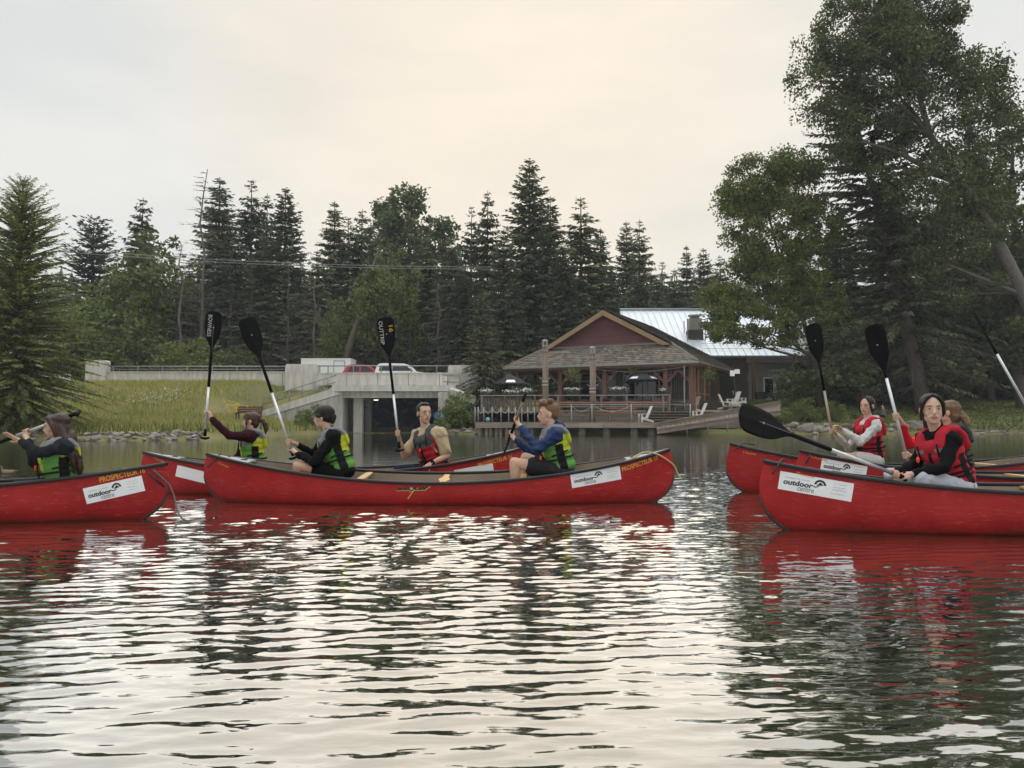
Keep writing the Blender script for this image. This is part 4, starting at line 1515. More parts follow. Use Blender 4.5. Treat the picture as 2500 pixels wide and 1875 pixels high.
def shingles(p00, p10, p11, p01, parent, seed, w=0.24, rowh=0.27):
    """Courses of shingles on the plane patch p00-p10 (eave) to p01-p11 (top)."""
    r = random.Random(seed)
    p00, p10, p11, p01 = map(Vector, (p00, p10, p11, p01))
    nrm = (p10 - p00).cross(p01 - p00).normalized()
    if nrm.z < 0: nrm = -nrm
    H = ((p01 + p11) / 2 - (p00 + p10) / 2).length
    rows = int(H / rowh)
    mb = MB()
    for k in range(rows + 1):
        f0, f1 = k / (rows + 0.6), min(1, (k + 1.12) / (rows + 0.6))
        a0, b0 = p00.lerp(p01, f0), p10.lerp(p11, f0)
        a1, b1 = p00.lerp(p01, f1), p10.lerp(p11, f1)
        L = (b0 - a0).length
        n = max(1, int(L / w))
        cuts = [0.0]
        while cuts[-1] < 1: cuts.append(cuts[-1] + r.uniform(0.6, 1.4) / n)
        cuts[-1] = 1.0
        for i in range(len(cuts) - 1):
            s0, s1 = cuts[i] + 0.006 / n, cuts[i + 1] - 0.03 / n
            lift = r.uniform(0.045, 0.075)
            dn = r.uniform(-0.03, 0.03)
            q0, q1 = a0.lerp(b0, s0) + (a0 - a1).normalized() * dn, a0.lerp(b0, s1) + (a0 - a1).normalized() * dn
            t0, t1 = a1.lerp(b1, s0), a1.lerp(b1, s1)
            up, lo = nrm * lift, nrm * 0.012
            mb.add([q0 + up, q1 + up, t1 + lo, t0 + lo, q0 + lo * 0.3, q1 + lo * 0.3], [(0, 1, 2, 3), (4, 5, 1, 0)])
    o = mb.build("shingles", m_shing, parent)
    o["kind"] = "stuff"
    return o


shingles((-EX - .05, -0.05, ZE), (EX + .05, -0.05, ZE), (GX, 2.3, ZG), (-GX, 2.3, ZG), RF, 1)
shingles((EX + .05, 0, ZE), (EX + .05, RD, ZE), (GX, RD, ZG), (GX, 2.3, ZG), RF, 2)
shingles((-EX - .05, 0, ZE), (-EX - .05, RD, ZE), (-GX, RD, ZG), (-GX, 2.3, ZG), RF, 3, 0.5)
shingles((GX + 0.12, 1.66, ZG - 0.02), (GX + 0.12, RD, ZG - 0.02), (0, RD, ZR + .02), (0, 1.66, ZR + .02), RF, 4)
# hip caps on the front corners
for sx in (-1, 1):
    MB().tube([(sx * EX, 0.0, ZE + 0.06), (sx * GX, 2.3, ZG + 0.06)], 0.09, 6).build("hip_cap", m_shing, RF)
MB().bar((-EX - 0.06, -0.06, ZE - 0.03), (EX + 0.06, -0.06, ZE - 0.03), 0.13, 0.12).build("gutter", m_gut, RF)
MB().bar((EX + 0.06, 0.0, ZE - 0.03), (EX + 0.06, RD, ZE - 0.03), 0.13, 0.12).build("gutter", m_wood, RF)
MB().bar((-EX, 0.03, ZE - 0.17), (EX, 0.03, ZE - 0.17), 0.06, 0.15).build("fascia_board", m_timber, RF)
MB().bar((EX - 0.03, 0.08, ZE - 0.17), (EX - 0.03, RD, ZE - 0.17), 0.06, 0.15).build("fascia_board", m_timber, RF)
MB().bar((-GX, 2.24, ZG + 0.02), (GX, 2.24, ZG + 0.02), 0.1, 0.16).build("flashing", m_frame, RF)
# gable siding, board by board
nB = 13
zb0, zb1 = ZG + 0.10, ZR - 0.30
for k in range(nB):
    za, zc = zb0 + (zb1 - zb0) * k / nB, zb0 + (zb1 - zb0) * (k + 1) / nB - 0.012
    wa = (GX - 0.1) * (ZR - za) / (ZR - ZG) - 0.12
    wc = (GX - 0.1) * (ZR - zc) / (ZR - ZG) - 0.12
    if wc < 0.05: wc = 0.05
    mb = MB()
    mb.add([(-wa, 2.10, za), (wa, 2.10, za), (wc, 2.14, zc), (-wc, 2.14, zc), (-wa, 2.18, za), (wa, 2.18, za)], [(0, 1, 2, 3), (4, 5, 1, 0)])
    mb.build("siding_board", m_side, PV)
MB().add([(-GX, 2.2, ZG), (GX, 2.2, ZG), (0, 2.2, ZR - 0.05)], [(0, 1, 2)]).build("gable_wall", m_side, PV)
for sx in (-1, 1):
    a, c = Vector((sx * (GX + 0.14), 1.66, ZG - 0.16)), Vector((0, 1.66, ZR - 0.10))
    mb = MB()
    d = (c - a).normalized()
    nn = Vector((-d.z * sx, 0, d.x * sx)) * (1 if sx > 0 else 1)
    nn = Vector((d.z, 0, -d.x)) if sx < 0 else Vector((-d.z, 0, d.x))
    if nn.z > 0: nn = -nn
    mb.prism([a, c, Vector((0, 1.66, ZR - 0.52)), a + Vector((-sx * 0.62, 0, 0.0))], (0, 0.09, 0))
    mb.build("rake_board", m_rake, RF)

# posts, braces, beam
def post(lx, ly, w=0.30, top=4.86, braces=(1, 1)):
    p = MB().box((lx, ly, (ZF + top) / 2), (w, w, top - ZF)).build("post", m_timber, PV)
    for sx, on in zip((-1, 1), braces):
        if on:
            MB().bar((lx + sx * 0.1, ly, 3.75), (lx + sx * 0.95, ly, 4.68), 0.15, 0.17).build("brace", m_timber, p)


post(-6.6, 0.7, braces=(0, 1))
post(-3.05, 0.75, braces=(1, 1))
post(0.5, 0.7)
post(5.0, 0.7)
post(6.8, 0.7, braces=(1, 0))
post(-6.6, 5.2, braces=(0, 1))
post(-6.6, 10, braces=(0, 0))
for ly in (3.4, 6.2, 9.2): post(6.8, ly, 0.24, braces=(0, 0))
MB().bar((-6.9, 0.7, 4.90), (7.1, 0.7, 4.90), 0.26, 0.24).build("beam", m_timber, PV)
MB().bar((6.8, 0.84, 4.90), (6.8, 12, 4.90), 0.24, 0.24).build("beam", m_timber, PV)
MB().bar((-6.6, 0.84, 4.90), (-6.6, 12, 4.90), 0.24, 0.24).build("beam", m_timber, PV)
# screens on the right side: thin orange frames
m_thin = mat("orange frame timber", (0.36, 0.17, 0.085), 0.8)
for ly in (1.6, 2.6, 4.6):
    MB().box((6.83, ly, 3.2), (0.09, 0.09, 3.1)).build("screen_stud", m_thin, PV)
MB().bar((6.83, 0.9, 2.95), (6.83, 6.0, 2.95), 0.07, 0.1).build("screen_rail", m_thin, PV)
# walls and windows
MB().box((1.6, 4.1, 2.1), (9.2, 0.24, 0.95)).build("lower_wall", m_wallg, PV)
MB().box((1.6, 4.2, 3.75), (9.2, 0.2, 2.35)).build("wall", m_wallp, PV)
MB().box((6.1, 8.2, 3.2), (0.2, 8, 3.2)).build("wall", m_wallp, PV)
MB().box((1.6, 12.5, 3.2), (9.4, 0.2, 3.2)).build("wall", m_wallp, PV)
for k in range(10):
    MB().box((4.75 + k * 0.165, 4.02, 3.72), (0.05, 0.05, 2.3)).build("batten", m_wallg, PV)


def window(x0, x1, z0, z1, nm, ly=4.06, transom=True):
    w = MB().box(((x0 + x1) / 2, ly, (z0 + z1) / 2), (x1 - x0, 0.04, z1 - z0)).build("window", m_glassd, PV)
    for k in range(nm + 1):
        x = x0 + (x1 - x0) * k / nm
        MB().box((x, ly - 0.05, (z0 + z1) / 2), (0.09, 0.07, z1 - z0)).build("mullion", m_frame, w)
    for z in ([z0, z1 - 0.6, z1] if transom else [z0, z1]):
        MB().box(((x0 + x1) / 2, ly - 0.03, z), (x1 - x0 + 0.08, 0.09, 0.09)).build("frame_rail", m_frame, w)


window(-2.75, 0.15, 2.62, 4.75, 3)
window(0.85, 4.5, 2.62, 4.75, 4)
# string of rope light sagging under the eave, drain pipe
MB().tube([(x, 0.35, 4.82 - 0.26 * math.sin(math.pi * (x + 0.2) / 6.8)) for x in [-0.2 + 6.8 * k / 12 for k in range(13)]], 0.022, 5).build("rope_light", m_rope, PV)
MB().tube([(6.45, 0.1, ZE - 0.05), (6.45, 0.12, 4.2), (6.35, 0.5, 3.9), (6.35, 0.5, 1.7)], 0.045, 7).build("drain_pipe", m_frame, PV)

# ---- deck and dock
YD, YU = 53.0, 55.8
ZDk, ZU = 0.83, 1.60
DX0, DX1 = PX(1160, YD), PX(1722, YD)
DK = empty("dock", (DX0, YD, 0))
tag(DK, "weathered timber dock on piles in front of the pavilion", "dock")
offd = Vector((DX0, YD, 0))


def dk(name, m_, c, d, parent=DK): return MB().box(Vector(c) - offd, d).build(name, m_, parent)


npl = 9
for k in range(npl):
    x0, x1 = DX0 + (DX1 - DX0) * k / npl, DX0 + (DX1 - DX0) * (k + 1) / npl
    dk("fascia_board", m_wood, ((x0 + x1) / 2, YD, 0.62), (x1 - x0 - 0.02, 0.07, 0.34))
for k in range(20):
    y = YD + 0.09 + k * 0.15
    dk("deck_plank", m_wood, ((DX0 + DX1) / 2, y, ZDk - 0.02), (DX1 - DX0 + 0.1, 0.135, 0.045))
dk("beam", m_woodd, ((DX0 + DX1) / 2, YD + 0.8, 0.55), (DX1 - DX0 - 0.2, 0.2, 0.28))
for u in (1172, 1188, 1198, 1212, 1222, 1237, 1262, 1295, 1330, 1368, 1420, 1480, 1548, 1590):
    x = PX(u, YD + 0.35)
    big = u > 1240
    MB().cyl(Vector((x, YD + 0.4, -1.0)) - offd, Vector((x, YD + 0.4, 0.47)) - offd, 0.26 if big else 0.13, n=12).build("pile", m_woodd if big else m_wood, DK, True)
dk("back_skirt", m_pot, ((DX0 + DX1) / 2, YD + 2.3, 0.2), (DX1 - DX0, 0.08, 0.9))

# steel posts with chain on the dock edge
cp = [1160, 1167.5, 1181, 1201.5, 1223, 1242, 1258, 1274, 1288.5, 1305]
tops = []
for u in cp:
    x = PX(u, YD + 0.12)
    MB().cyl(Vector((x, YD + 0.12, ZDk)) - offd, Vector((x, YD + 0.12, P(u, 994, YD).z)) - offd, 0.045, n=8).build("chain_post", m_steel, DK, True)
    tops.append(Vector((x, YD + 0.12, P(u, 996, YD).z)))
for a, b_ in zip(tops[1:-1], tops[2:]):
    pts = [a.lerp(b_, i / 8) - Vector((0, 0, 0.36 * math.sin(math.pi * i / 8))) - offd for i in range(9)]
    MB().tube(pts, 0.022, 5).build("chain", m_rope, DK, True)
for u in (1347, 1395, 1445, 1541, 1685):
    x = PX(u, YD + 0.1)
    MB().cyl(Vector((x, YD + 0.1, ZDk - 0.3)) - offd, Vector((x, YD + 0.1, P(u, 986, YD).z)) - offd, 0.05, n=8).build("rail_post", m_steel, DK, True)
za = P(1400, 988, YD).z
MB().tube([Vector((PX(1347, YD + .1), YD + 0.1, za)) - offd, Vector((PX(1685, YD + .1), YD + 0.1, za + 0.02)) - offd], 0.03, 6).build("hand_rail", m_steel, DK, True)
for u0, u1 in ((1395, 1445), (1445, 1541)):
    a, b_ = P(u0, 990, YD + .1), P(u1, 990, YD + .1)
    pts = [a.lerp(b_, i / 8) - Vector((0, 0, 0.42 * math.sin(math.pi * i / 8))) - offd for i in range(9)]
    MB().tube(pts, 0.02, 5).build("chain", m_rope, DK, True)

# upper terrace with plank fascia and steps
UD = empty("terrace", (PX(1172, YU), YU, 0))
tag(UD, "raised plank terrace with broad wooden steps below the pavilion", "terrace")
offu = Vector(UD.location)
UX0, UX1 = PX(1172, YU), PX(1775, YU)


def ud(name, m_, c, d): return MB().box(Vector(c) - offu, d).build(name, m_, UD)


for k in range(14):
    y0 = YU + 0.5 + k * 1.0
    ud("deck_plank", m_wood, ((UX0 + UX1) / 2, y0, ZU - 0.04), (UX1 - UX0, 0.98, 0.08))
for k in range(4):
    ud("fascia_board", m_wood, ((PX(1330, YU) + PX(1576, YU)) / 2, YU - 0.02, ZDk + 0.09 + k * 0.18), (PX(1576, YU) - PX(1330, YU), 0.06, 0.172))
ud("edge_board", m_woodl, ((PX(1330, YU) + PX(1576, YU)) / 2, YU - 0.06, ZU + 0.03), (PX(1576, YU) - PX(1330, YU), 0.16, 0.06))
for k in range(4):
    z = ZDk + 0.19 * (k + 1)
    ud("step_tread", m_wood, ((PX(1580, YU) + PX(1716, YU)) / 2, YU - 1.05 + k * 0.34, z - 0.03), (PX(1716, YU) - PX(1580, YU), 0.36, 0.06))
    ud("step_riser", m_woodd, ((PX(1580, YU) + PX(1716, YU)) / 2, YU - 0.9 + k * 0.34, z - 0.12), (PX(1716, YU) - PX(1580, YU), 0.04, 0.13))
for k in range(5):
    z = ZU + 0.17 * (k + 1)
    ud("step_tread", m_wood, ((PX(1712, 58) + PX(1768, 58)) / 2, 57.3 + k * 0.34, z - 0.03), (PX(1768, 58) - PX(1712, 58), 0.36, 0.05))
    ud("step_riser", m_woodd, ((PX(1712, 58) + PX(1768, 58)) / 2, 57.45 + k * 0.34, z - 0.1), (PX(1768, 58) - PX(1712, 58), 0.04, 0.12))
ud("edge_board", m_woodl, ((PX(1712, YU) + PX(1830, YU)) / 2, YU - 0.1, ZU + 0.03), (PX(1830, YU) - PX(1712, YU), 0.14, 0.08))
ud("retaining_board", m_wood, ((PX(1712, YU) + PX(1895, YU)) / 2, YU + 0.1, 1.0), (PX(1895, YU) - PX(1712, YU), 0.12, 1.15))

# terrace railing: posts, top rail, dark vertical boards on the left, open boards further right
RL = empty("terrace_railing", (PX(1170, 56.1), 56.1, ZU))
tag(RL, "timber railing with vertical boards along the terrace", "railing")
offr = Vector(RL.location)
zr_ = P(1300, 966, 56.1).z
MB().bar(Vector((PX(1170, 56.1), 56.1, zr_)) - offr, Vector((PX(1637, 56.1), 56.1, zr_ + 0.05)) - offr, 0.16, 0.06).build("top_rail", m_frame, RL)
for u in (1176, 1232, 1306, 1362, 1468, 1530, 1619, 1634):
    MB().box(Vector((PX(u, 56.1), 56.1, (ZU + zr_) / 2)) - offr, (0.14, 0.12, zr_ - ZU - 0.04)).build("post", m_timber if u in (1232, 1306) else m_wood, RL)
x = PX(1181, 56.15)
while x < PX(1300, 56.15):
    MB().box(Vector((x, 56.17, (ZU + zr_) / 2 - 0.05)) - offr, (0.14, 0.03, zr_ - ZU - 0.14)).build("board", m_woodd, RL)
    x += 0.19
for k, zz in enumerate((1.95, 2.25)):
    MB().bar(Vector((PX(1362, 56.1), 56.08, zz)) - offr, Vector((PX(1630, 56.1), 56.08, zz)) - offr, 0.05, 0.10).build("side_board", m_redb if k else m_wood, RL)
x = PX(1595, 56.1)
while x < PX(1636, 56.1):
    MB().box(Vector((x, 56.15, (ZU + zr_) / 2)) - offr, (0.11, 0.03, zr_ - ZU - 0.1)).build("board", m_woodd, RL)
    x += 0.2

# two tall mooring piles
for u, vt, lab in ((1331, 831, "tall mooring pile left of the maroon gable, with a caged cap"), (1447, 848, "tall mooring pile in front of the middle of the pavilion eave")):
    c = P(u, 1030, 54.4)
    c.z = ZDk - 0.02
    h = P(u, vt, 54.4).z - c.z
    pl = empty("mooring_pile", c)
    tag(pl, lab, "pile", "mooring piles")
    MB().cyl((0, 0, 0), (0, 0, h - 0.8), 0.2, 0.185, n=14).build("shaft", mat("tall pile wood", (0.17, 0.135, 0.105), 0.9, var=0.3, scale=1.6, stretch=(7, 7, 0.6), bump=0.5), pl, True)
    cp_ = MB()
    cp_.cyl((0, 0, h - 0.8), (0, 0, h - 0.72), 0.23, n=14).cyl((0, 0, h - 0.45), (0, 0, h - 0.38), 0.23, n=14)
    for k in range(6):
        a = k * math.pi / 3
        cp_.box((0.19 * math.cos(a), 0.19 * math.sin(a), h - 0.4), (0.06, 0.06, 0.7))
    cp_.lathe((0, 0, h - 0.12), [(0.23, 0), (0.22, 0.1), (0.15, 0.16), (0.02, 0.19)], 14)
    cp_.build("cap", m_frame, pl, True)
    MB().cyl((0.2, -0.06, 0.2), (0.2, -0.06, h - 0.9), 0.035, n=6).build("conduit", m_rake, pl, True)
    for zz in (h - 2.95, h - 3.2):
        MB().lathe((0, 0, zz), [(0.21, 0), (0.25, 0.03), (0.25, 0.07), (0.21, 0.10)], 14).build("rope_band", m_rope, pl, True)
    MB().tube([(-0.2, -0.05, h - 2.75), (-0.4, -0.05, h - 2.6)], 0.03, 5).build("hook", m_steel, pl)
    MB().tube([(0.2, -0.05, h - 2.75), (0.4, -0.05, h - 2.6)], 0.03, 5).build("hook", m_steel, pl)
    if u < 1400: MB().bar((0.15, 0, h - 0.82), (1.7, 0.1, h - 0.82), 0.06, 0.06).build("arm", m_frame, pl)

# gangway ramp
GWY = empty("gangway", P(1604, 1058, 51.4))
tag(GWY, "sloping timber gangway rising to the right from the dock to the bank", "ramp")
offg = Vector(GWY.location)
a0, a1 = P(1602, 1040, 52.2), P(1905, 986, 53.4)
b0, b1 = P(1604, 1054, 51.2), P(1905, 1008, 52.4)
for (p, q) in ((a0, a1), (b0, b1)):
    MB().bar(p - offg, q - offg, 0.12, 0.30).build("stringer", m_wood, GWY)
    MB().bar(p - offg + Vector((0, -0.08, 0.19)), q - offg + Vector((0, -0.08, 0.19)), 0.16, 0.06).build("cap_board", m_wood, GWY)
nk = 26
for k in range(nk):
    f = (k + 0.5) / nk
    p, q = a0.lerp(a1, f), b0.lerp(b1, f)
    MB().bar(p - offg + Vector((0, 0, -0.10)), q - offg + Vector((0, 0.05, 0.02)), 0.28, 0.05).build("plank", m_wood, GWY)
for u, v0, v1 in ((1677, 1035, 1062), (1728, 1028, 1060), (1776, 1014, 1056), (1630, 1040, 1052)):
    MB().cyl(P(u, v1, 51.9) - offg, P(u, v0, 51.9) - offg, 0.05, n=8).build("support_post", m_steel, GWY, True)


# ---- furniture on the terrace
def umbrella(u, vt, vr, half, Y, zbase, lab, panels):
    c = P(u, vr, Y)
    o = empty("patio_umbrella", (c.x, Y, zbase))
    tag(o, lab, "umbrella", "patio umbrellas")
    zr2, zt2 = c.z - zbase, P(u, vt, Y).z - zbase
    rad = half / 1900 * Y
    MB().cyl((0, 0, 0), (0, 0, zt2), 0.03, n=8).build("pole", m_black, o, True)
    n = 8
    ring = [Vector((rad * math.cos(2 * math.pi * k / n + 0.39), rad * math.sin(2 * math.pi * k / n + 0.39), zr2)) for k in range(n)]
    mid_r = [Vector((p.x * 0.55, p.y * 0.55, zr2 + (zt2 - zr2) * 0.55)) for p in ring]
    cn = MB()
    for k in range(n):
        k2 = (k + 1) % n
        cn.add([ring[k], ring[k2], mid_r[k2], mid_r[k]], [(0, 1, 2, 3)])
        cn.add([mid_r[k], mid_r[k2], (0, 0, zt2)], [(0, 1, 2)])
        cn.add([ring[k], ring[k2], ring[k2] - Vector((0, 0, 0.09)), ring[k] - Vector((0, 0, 0.09))], [(3, 2, 1, 0)])
    can = cn.build("canopy", m_black, o)
    for k in panels:
        k2 = (k + 1) % n
        a, b_, c_, d_ = ring[k], ring[k2], mid_r[k2], mid_r[k]
        q = [a.lerp(b_, 0.12).lerp(d_.lerp(c_, 0.12), 0.12), a.lerp(b_, 0.88).lerp(d_.lerp(c_, 0.88), 0.12), a.lerp(b_, 0.88).lerp(d_.lerp(c_, 0.88), 0.62), a.lerp(b_, 0.12).lerp(d_.lerp(c_, 0.12), 0.62)]
        nn = (q[1] - q[0]).cross(q[3] - q[0]).normalized()
        if nn.z < 0: nn = -nn
        MB().prism([p + nn * 0.012 for p in q], nn * 0.006).build("white_panel", m_white, can)
    for k in range(n):
        MB().cyl(ring[k], (0, 0, zr2 + (zt2 - zr2) * 0.35), 0.012, n=4).build("rib", m_steel, o)
    MB().lathe((0, 0, 0), [(0.28, 0), (0.26, 0.07), (0.05, 0.1)], 12).build("foot", m_pot, o)
    return o


umbrella(1247, 914, 937, 44, 57.5, ZU, "open black umbrella left of the tall mooring piles", (5,))
umbrella(1568, 909, 927, 42, 57.0, ZU, "open black umbrella with two white panels before the pavilion windows", (4, 6))
for u, vt, vb, lab in ((1199, 906, 965, "closed black umbrella at the left end of the terrace"), (1234, 934, 966, "short closed black umbrella under the open left umbrella")):
    c = P(u, vb, 58.5)
    o = empty("closed_umbrella", (c.x, 58.5, ZU))
    tag(o, lab, "umbrella", "closed umbrellas")
    h = P(u, vt, 58.5).z - ZU
    MB().lathe((0, 0, 0), [(0.03, 0), (0.03, 0.75), (0.22, 0.85), (0.19, 1.2), (0.13, h * 0.7), (0.11, h - 0.15), (0.02, h)], 10).build("canopy", m_black, o, True)
    MB().lathe((0, 0, 0), [(0.26, 0), (0.24, 0.06), (0.05, 0.1)], 10).build("foot", m_pot, o)


def chair(u, v, Y, zb, rz, lab, s=1.0):
    x = PX(u, Y)
    o = empty("garden_chair", (x, Y, zb), rz)
    o.scale = (s, s, s)
    tag(o, lab, "chair", "white slatted garden chairs")
    for k in range(5):
        MB().box((-0.2 + k * 0.1, 0.32 + 0.0, 0.72), (0.085, 0.03, 0.92), Matrix.Rotation(-0.42, 3, 'X')).build("back_slat", m_plw, o)
    for k in range(4):
        MB().box((0, -0.25 + k * 0.13, 0.36 - k * 0.03), (0.52, 0.11, 0.025)).build("seat_slat", m_plw, o)
    for sx in (-1, 1):
        MB().box((sx * 0.31, -0.02, 0.58), (0.12, 0.72, 0.03)).build("arm", m_plw, o)
        MB().box((sx * 0.29, -0.33, 0.28), (0.06, 0.1, 0.58)).build("leg", m_plw, o)
        MB().bar((sx * 0.27, -0.3, 0.3), (sx * 0.27, 0.55, 0.03), 0.04, 0.12).build("leg", m_plw, o)
    return o


chair(1574, 1020, 54.6, ZDk, R(-78), "white garden chair seen edge-on on the dock, left of the steps")
chair(1707, 1018, 54.4, ZDk + 0.2, R(-80), "white garden chair at the right end of the wooden steps")
chair(1692, 985, 57.0, ZU, R(-70), "white garden chair on the terrace below the corner post of the pavilion")
chair(1791, 990, 57.5, ZU + 0.35, R(-68), "white garden chair under the small post sign")
chair(1806, 985, 60.0, ZU + 0.5, R(100), "white garden chair behind the one under the small post sign")
chair(1772, 992, 57.2, ZU + 0.15, R(60), "white garden chair beside the low table near the gangway")


def table(u, Y, zb, w, d, h, m_top, lab, red=False):
    o = empty("table", (PX(u, Y), Y, zb))
    tag(o, lab, "table", "terrace tables")
    for k in range(4):
        MB().box((0, -d / 2 + d * (k + 0.5) / 4, h), (w, d / 4 - 0.015, 0.045)).build("top_plank", m_top, o)
    for sx in (-1, 1):
        MB().bar((sx * w * 0.36, -d * 0.45, 0), (sx * w * 0.36, d * 0.2, h - 0.02), 0.09, 0.05).build("leg", m_wood, o)
        MB().bar((sx * w * 0.36, d * 0.45, 0), (sx * w * 0.36, -d * 0.2, h - 0.02), 0.09, 0.05).build("leg", m_wood, o)
    for sy in (-1, 1):
        MB().box((0, sy * (d / 2 + 0.3), h - 0.3), (w, 0.26, 0.045)).build("bench", m_redb if red else m_wood, o)
    MB().bar((-w * 0.36, -d / 2 - 0.35, h - 0.34), (-w * 0.36, d / 2 + 0.35, h - 0.34), 0.05, 0.09).build("cross_bar", m_wood, o)
    MB().bar((w * 0.36, -d / 2 - 0.35, h - 0.34), (w * 0.36, d / 2 + 0.35, h - 0.34), 0.05, 0.09).build("cross_bar", m_wood, o)


table(1405, 54.6, ZDk, 1.8, 0.75, 0.78, m_wood, "picnic table on the dock between the two mooring piles")
table(1515, 54.4, ZDk + 0.1, 2.2, 0.8, 0.86, m_redb, "long picnic table with reddish planks on the dock behind the rail", True)
table(1560, 57.4, ZU, 2.0, 0.8, 0.75, m_wood, "picnic table under the umbrella with two white panels")
table(1660, 56.4, ZU, 1.1, 0.8, 0.72, m_wood, "small table at the right end of the terrace railing")
table(1300, 57.6, ZU, 1.5, 0.8, 0.75, m_wood, "picnic table behind the railing beside the left umbrella")
table(1795, 56.2, ZU - 0.1, 1.5, 0.7, 0.75, m_plw, "pale low table near the top of the gangway")


def planter(u, v, Y, w, lab, hang=False, m_f=m_petal, n=60, dy=0.0):
    c = P(u, v, Y)
    o = empty("flower_planter" if not hang else "hanging_basket", c)
    tag(o, lab, "planter", "flower planters" if not hang else "hanging baskets")
    if hang:
        MB().lathe((0, 0, -0.35), [(0.12, 0), (0.24, 0.12), (0.27, 0.3)], 10).build("basket", m_pot, o, True)
        for a in (0, 2.1, 4.2):
            MB().cyl((0.25 * math.cos(a), 0.25 * math.sin(a), -0.05), (0, 0, 0.75), 0.008, n=4).build("chain", m_steel, o)
    else:
        MB().add([(-w * .42, -.13, -.3), (w * .42, -.13, -.3), (w * .42, .13, -.3), (-w * .42, .13, -.3), (-w * .5, -.17, 0), (w * .5, -.17, 0), (w * .5, .17, 0), (-w * .5, .17, 0)],
                 [(0, 3, 2, 1), (4, 5, 6, 7), (0, 1, 5, 4), (1, 2, 6, 5), (2, 3, 7, 6), (3, 0, 4, 7)]).build("box", m_pot, o)
    r = np.random.RandomState(int(u))
    cen = r.normal(0, 1, (n * 3, 3)) * np.array([w * 0.27, 0.12, 0.08 if not hang else 0.26]) + np.array([0, 0, 0.08])
    l = quads_obj("leaves", leaf_quads(cen - np.array([0, 0, 0.05]), 0.13, r), m_leafl if hang else m_leaf, o)
    l["kind"] = "stuff"
    cen = r.normal(0, 1, (n * 2, 3)) * np.array([w * 0.27, 0.12, 0.06 if not hang else 0.22]) + np.array([0, -0.06, 0.13])
    f = quads_obj("blossoms", leaf_quads(cen, 0.10, r, 1.0), m_f, o)
    f["kind"] = "stuff"
    return o


for u, v, w, lab in ((1186, 958, 0.8, "white flower box at the far left of the railing"), (1284, 957, 1.05, "white flower box right of the open left umbrella"),
                     (1248, 960, 0.9, "white flower box under the open left umbrella"), (1397, 954, 1.0, "white flower box between the two mooring piles"),
                     (1507, 953, 1.0, "white flower box right of the middle mooring pile"), (1617, 956, 0.45, "small flower pot at the right end of the railing")):
    planter(u, v, 56.25, w, lab)
m_yl = mat("yellow-green trailing leaves", (0.20, 0.19, 0.05), 0.8, island=0.4)
planter(1400, 918, 58.2, 0.95, "large hanging basket in front of the left pavilion window", True, m_yl, 110)
planter(1546, 910, 57.4, 0.9, "hanging basket above the umbrella with two white panels", True, m_yl, 70)
planter(1731, 918, 55.9, 0.75, "hanging basket in the open right side of the pavilion", True, m_yl, 70)
gl_ = MB().ball((0, 0, 0), 0.16, 14, 10).build("glass_float", mat("teal glass", (0.18, 0.36, 0.34), 0.2), None, True)
gl_.location = P(1191, 1024.5, 53.6)
tag(gl_, "teal glass ball on the dock behind the chain posts", "ornament")
ps_ = empty("propane_grill", P(1475, 978, 57.2))
ps_.location.z = ZU
tag(ps_, "dark grill on the terrace right of the middle mooring pile", "grill")
MB().box((0, 0, 0.45), (0.8, 0.5, 0.5)).build("cabinet", m_black, ps_)
MB().lathe((0, 0, 0.7), [(0.42, 0), (0.42, 0.12), (0.34, 0.28), (0.1, 0.36)], 12).build("lid", m_black, ps_, True)
MB().box((0.6, 0, 0.75), (0.4, 0.4, 0.04)).build("side_shelf", m_steel, ps_)
for sx in (-0.35, 0.35): MB().box((sx, 0, 0.1), (0.06, 0.4, 0.2)).build("leg", m_black, ps_)

# ---- metal-roofed building behind
YW = 70.0
HB = empty("metal_roofed_building", (PX(1760, YW), YW, 2.7))
tag(HB, "long building with a pale standing-seam metal roof behind the pavilion", "building")
offh = Vector(HB.location)
HX0, HX1 = PX(1540, 71), PX(2120, YW)
zeave, zridge, YRg = P(1800, 869, 69.2).z, P(1800, 756, 78).z, 78.0


def hb(name, m_, c, d, parent=HB): return MB().box(Vector(c) - offh, d).build(name, m_, parent)


m_wallb = mat("pale grey wall panel", (0.30, 0.285, 0.26), 0.85, var=0.1, scale=1.5)
hb("wall", m_wallb, ((PX(1828, YW) + HX1) / 2, YW, 4.6), (HX1 - PX(1828, YW), 0.25, 4.4))
hb("wall", m_wallp, ((PX(1600, YW) + PX(1828, YW)) / 2 - 0.01, YW + 0.3, 4.6), (PX(1828, YW) - PX(1600, YW), 0.25, 4.4))
hb("wall", m_wallb, (HX1 - 0.1, YW + 8, 4.6), (0.25, 15.7, 4.4))
rfm = MB()
rfm.prism([Vector(p) - offh for p in ((HX0, 69.2, zeave), (HX0, YRg, zridge), (HX0, 87, zeave))], (HX1 + 0.6 - HX0, 0, 0))
RFH = rfm.build("roof", m_metalroof, HB)
dv = Vector((0, YRg - 69.2, zridge - zeave))
nn = dv.cross(Vector((-1, 0, 0))).normalized()
if nn.z < 0: nn = -nn
x = HX0 + 0.2
while x < HX1 + 0.6:
    MB().bar(Vector((x, 69.2, zeave)) - offh + nn * 0.03, Vector((x, YRg, zridge)) - offh + nn * 0.03, 0.05, 0.07, up=nn).build("roof_seam", m_metalroof, RFH)
    x += 0.62
MB().bar(Vector((HX0, YRg - 0.05, zridge + 0.05)) - offh, Vector((HX1 + 0.6, YRg - 0.05, zridge + 0.05)) - offh, 0.4, 0.12).build("ridge_cap", m_metalroof, RFH)
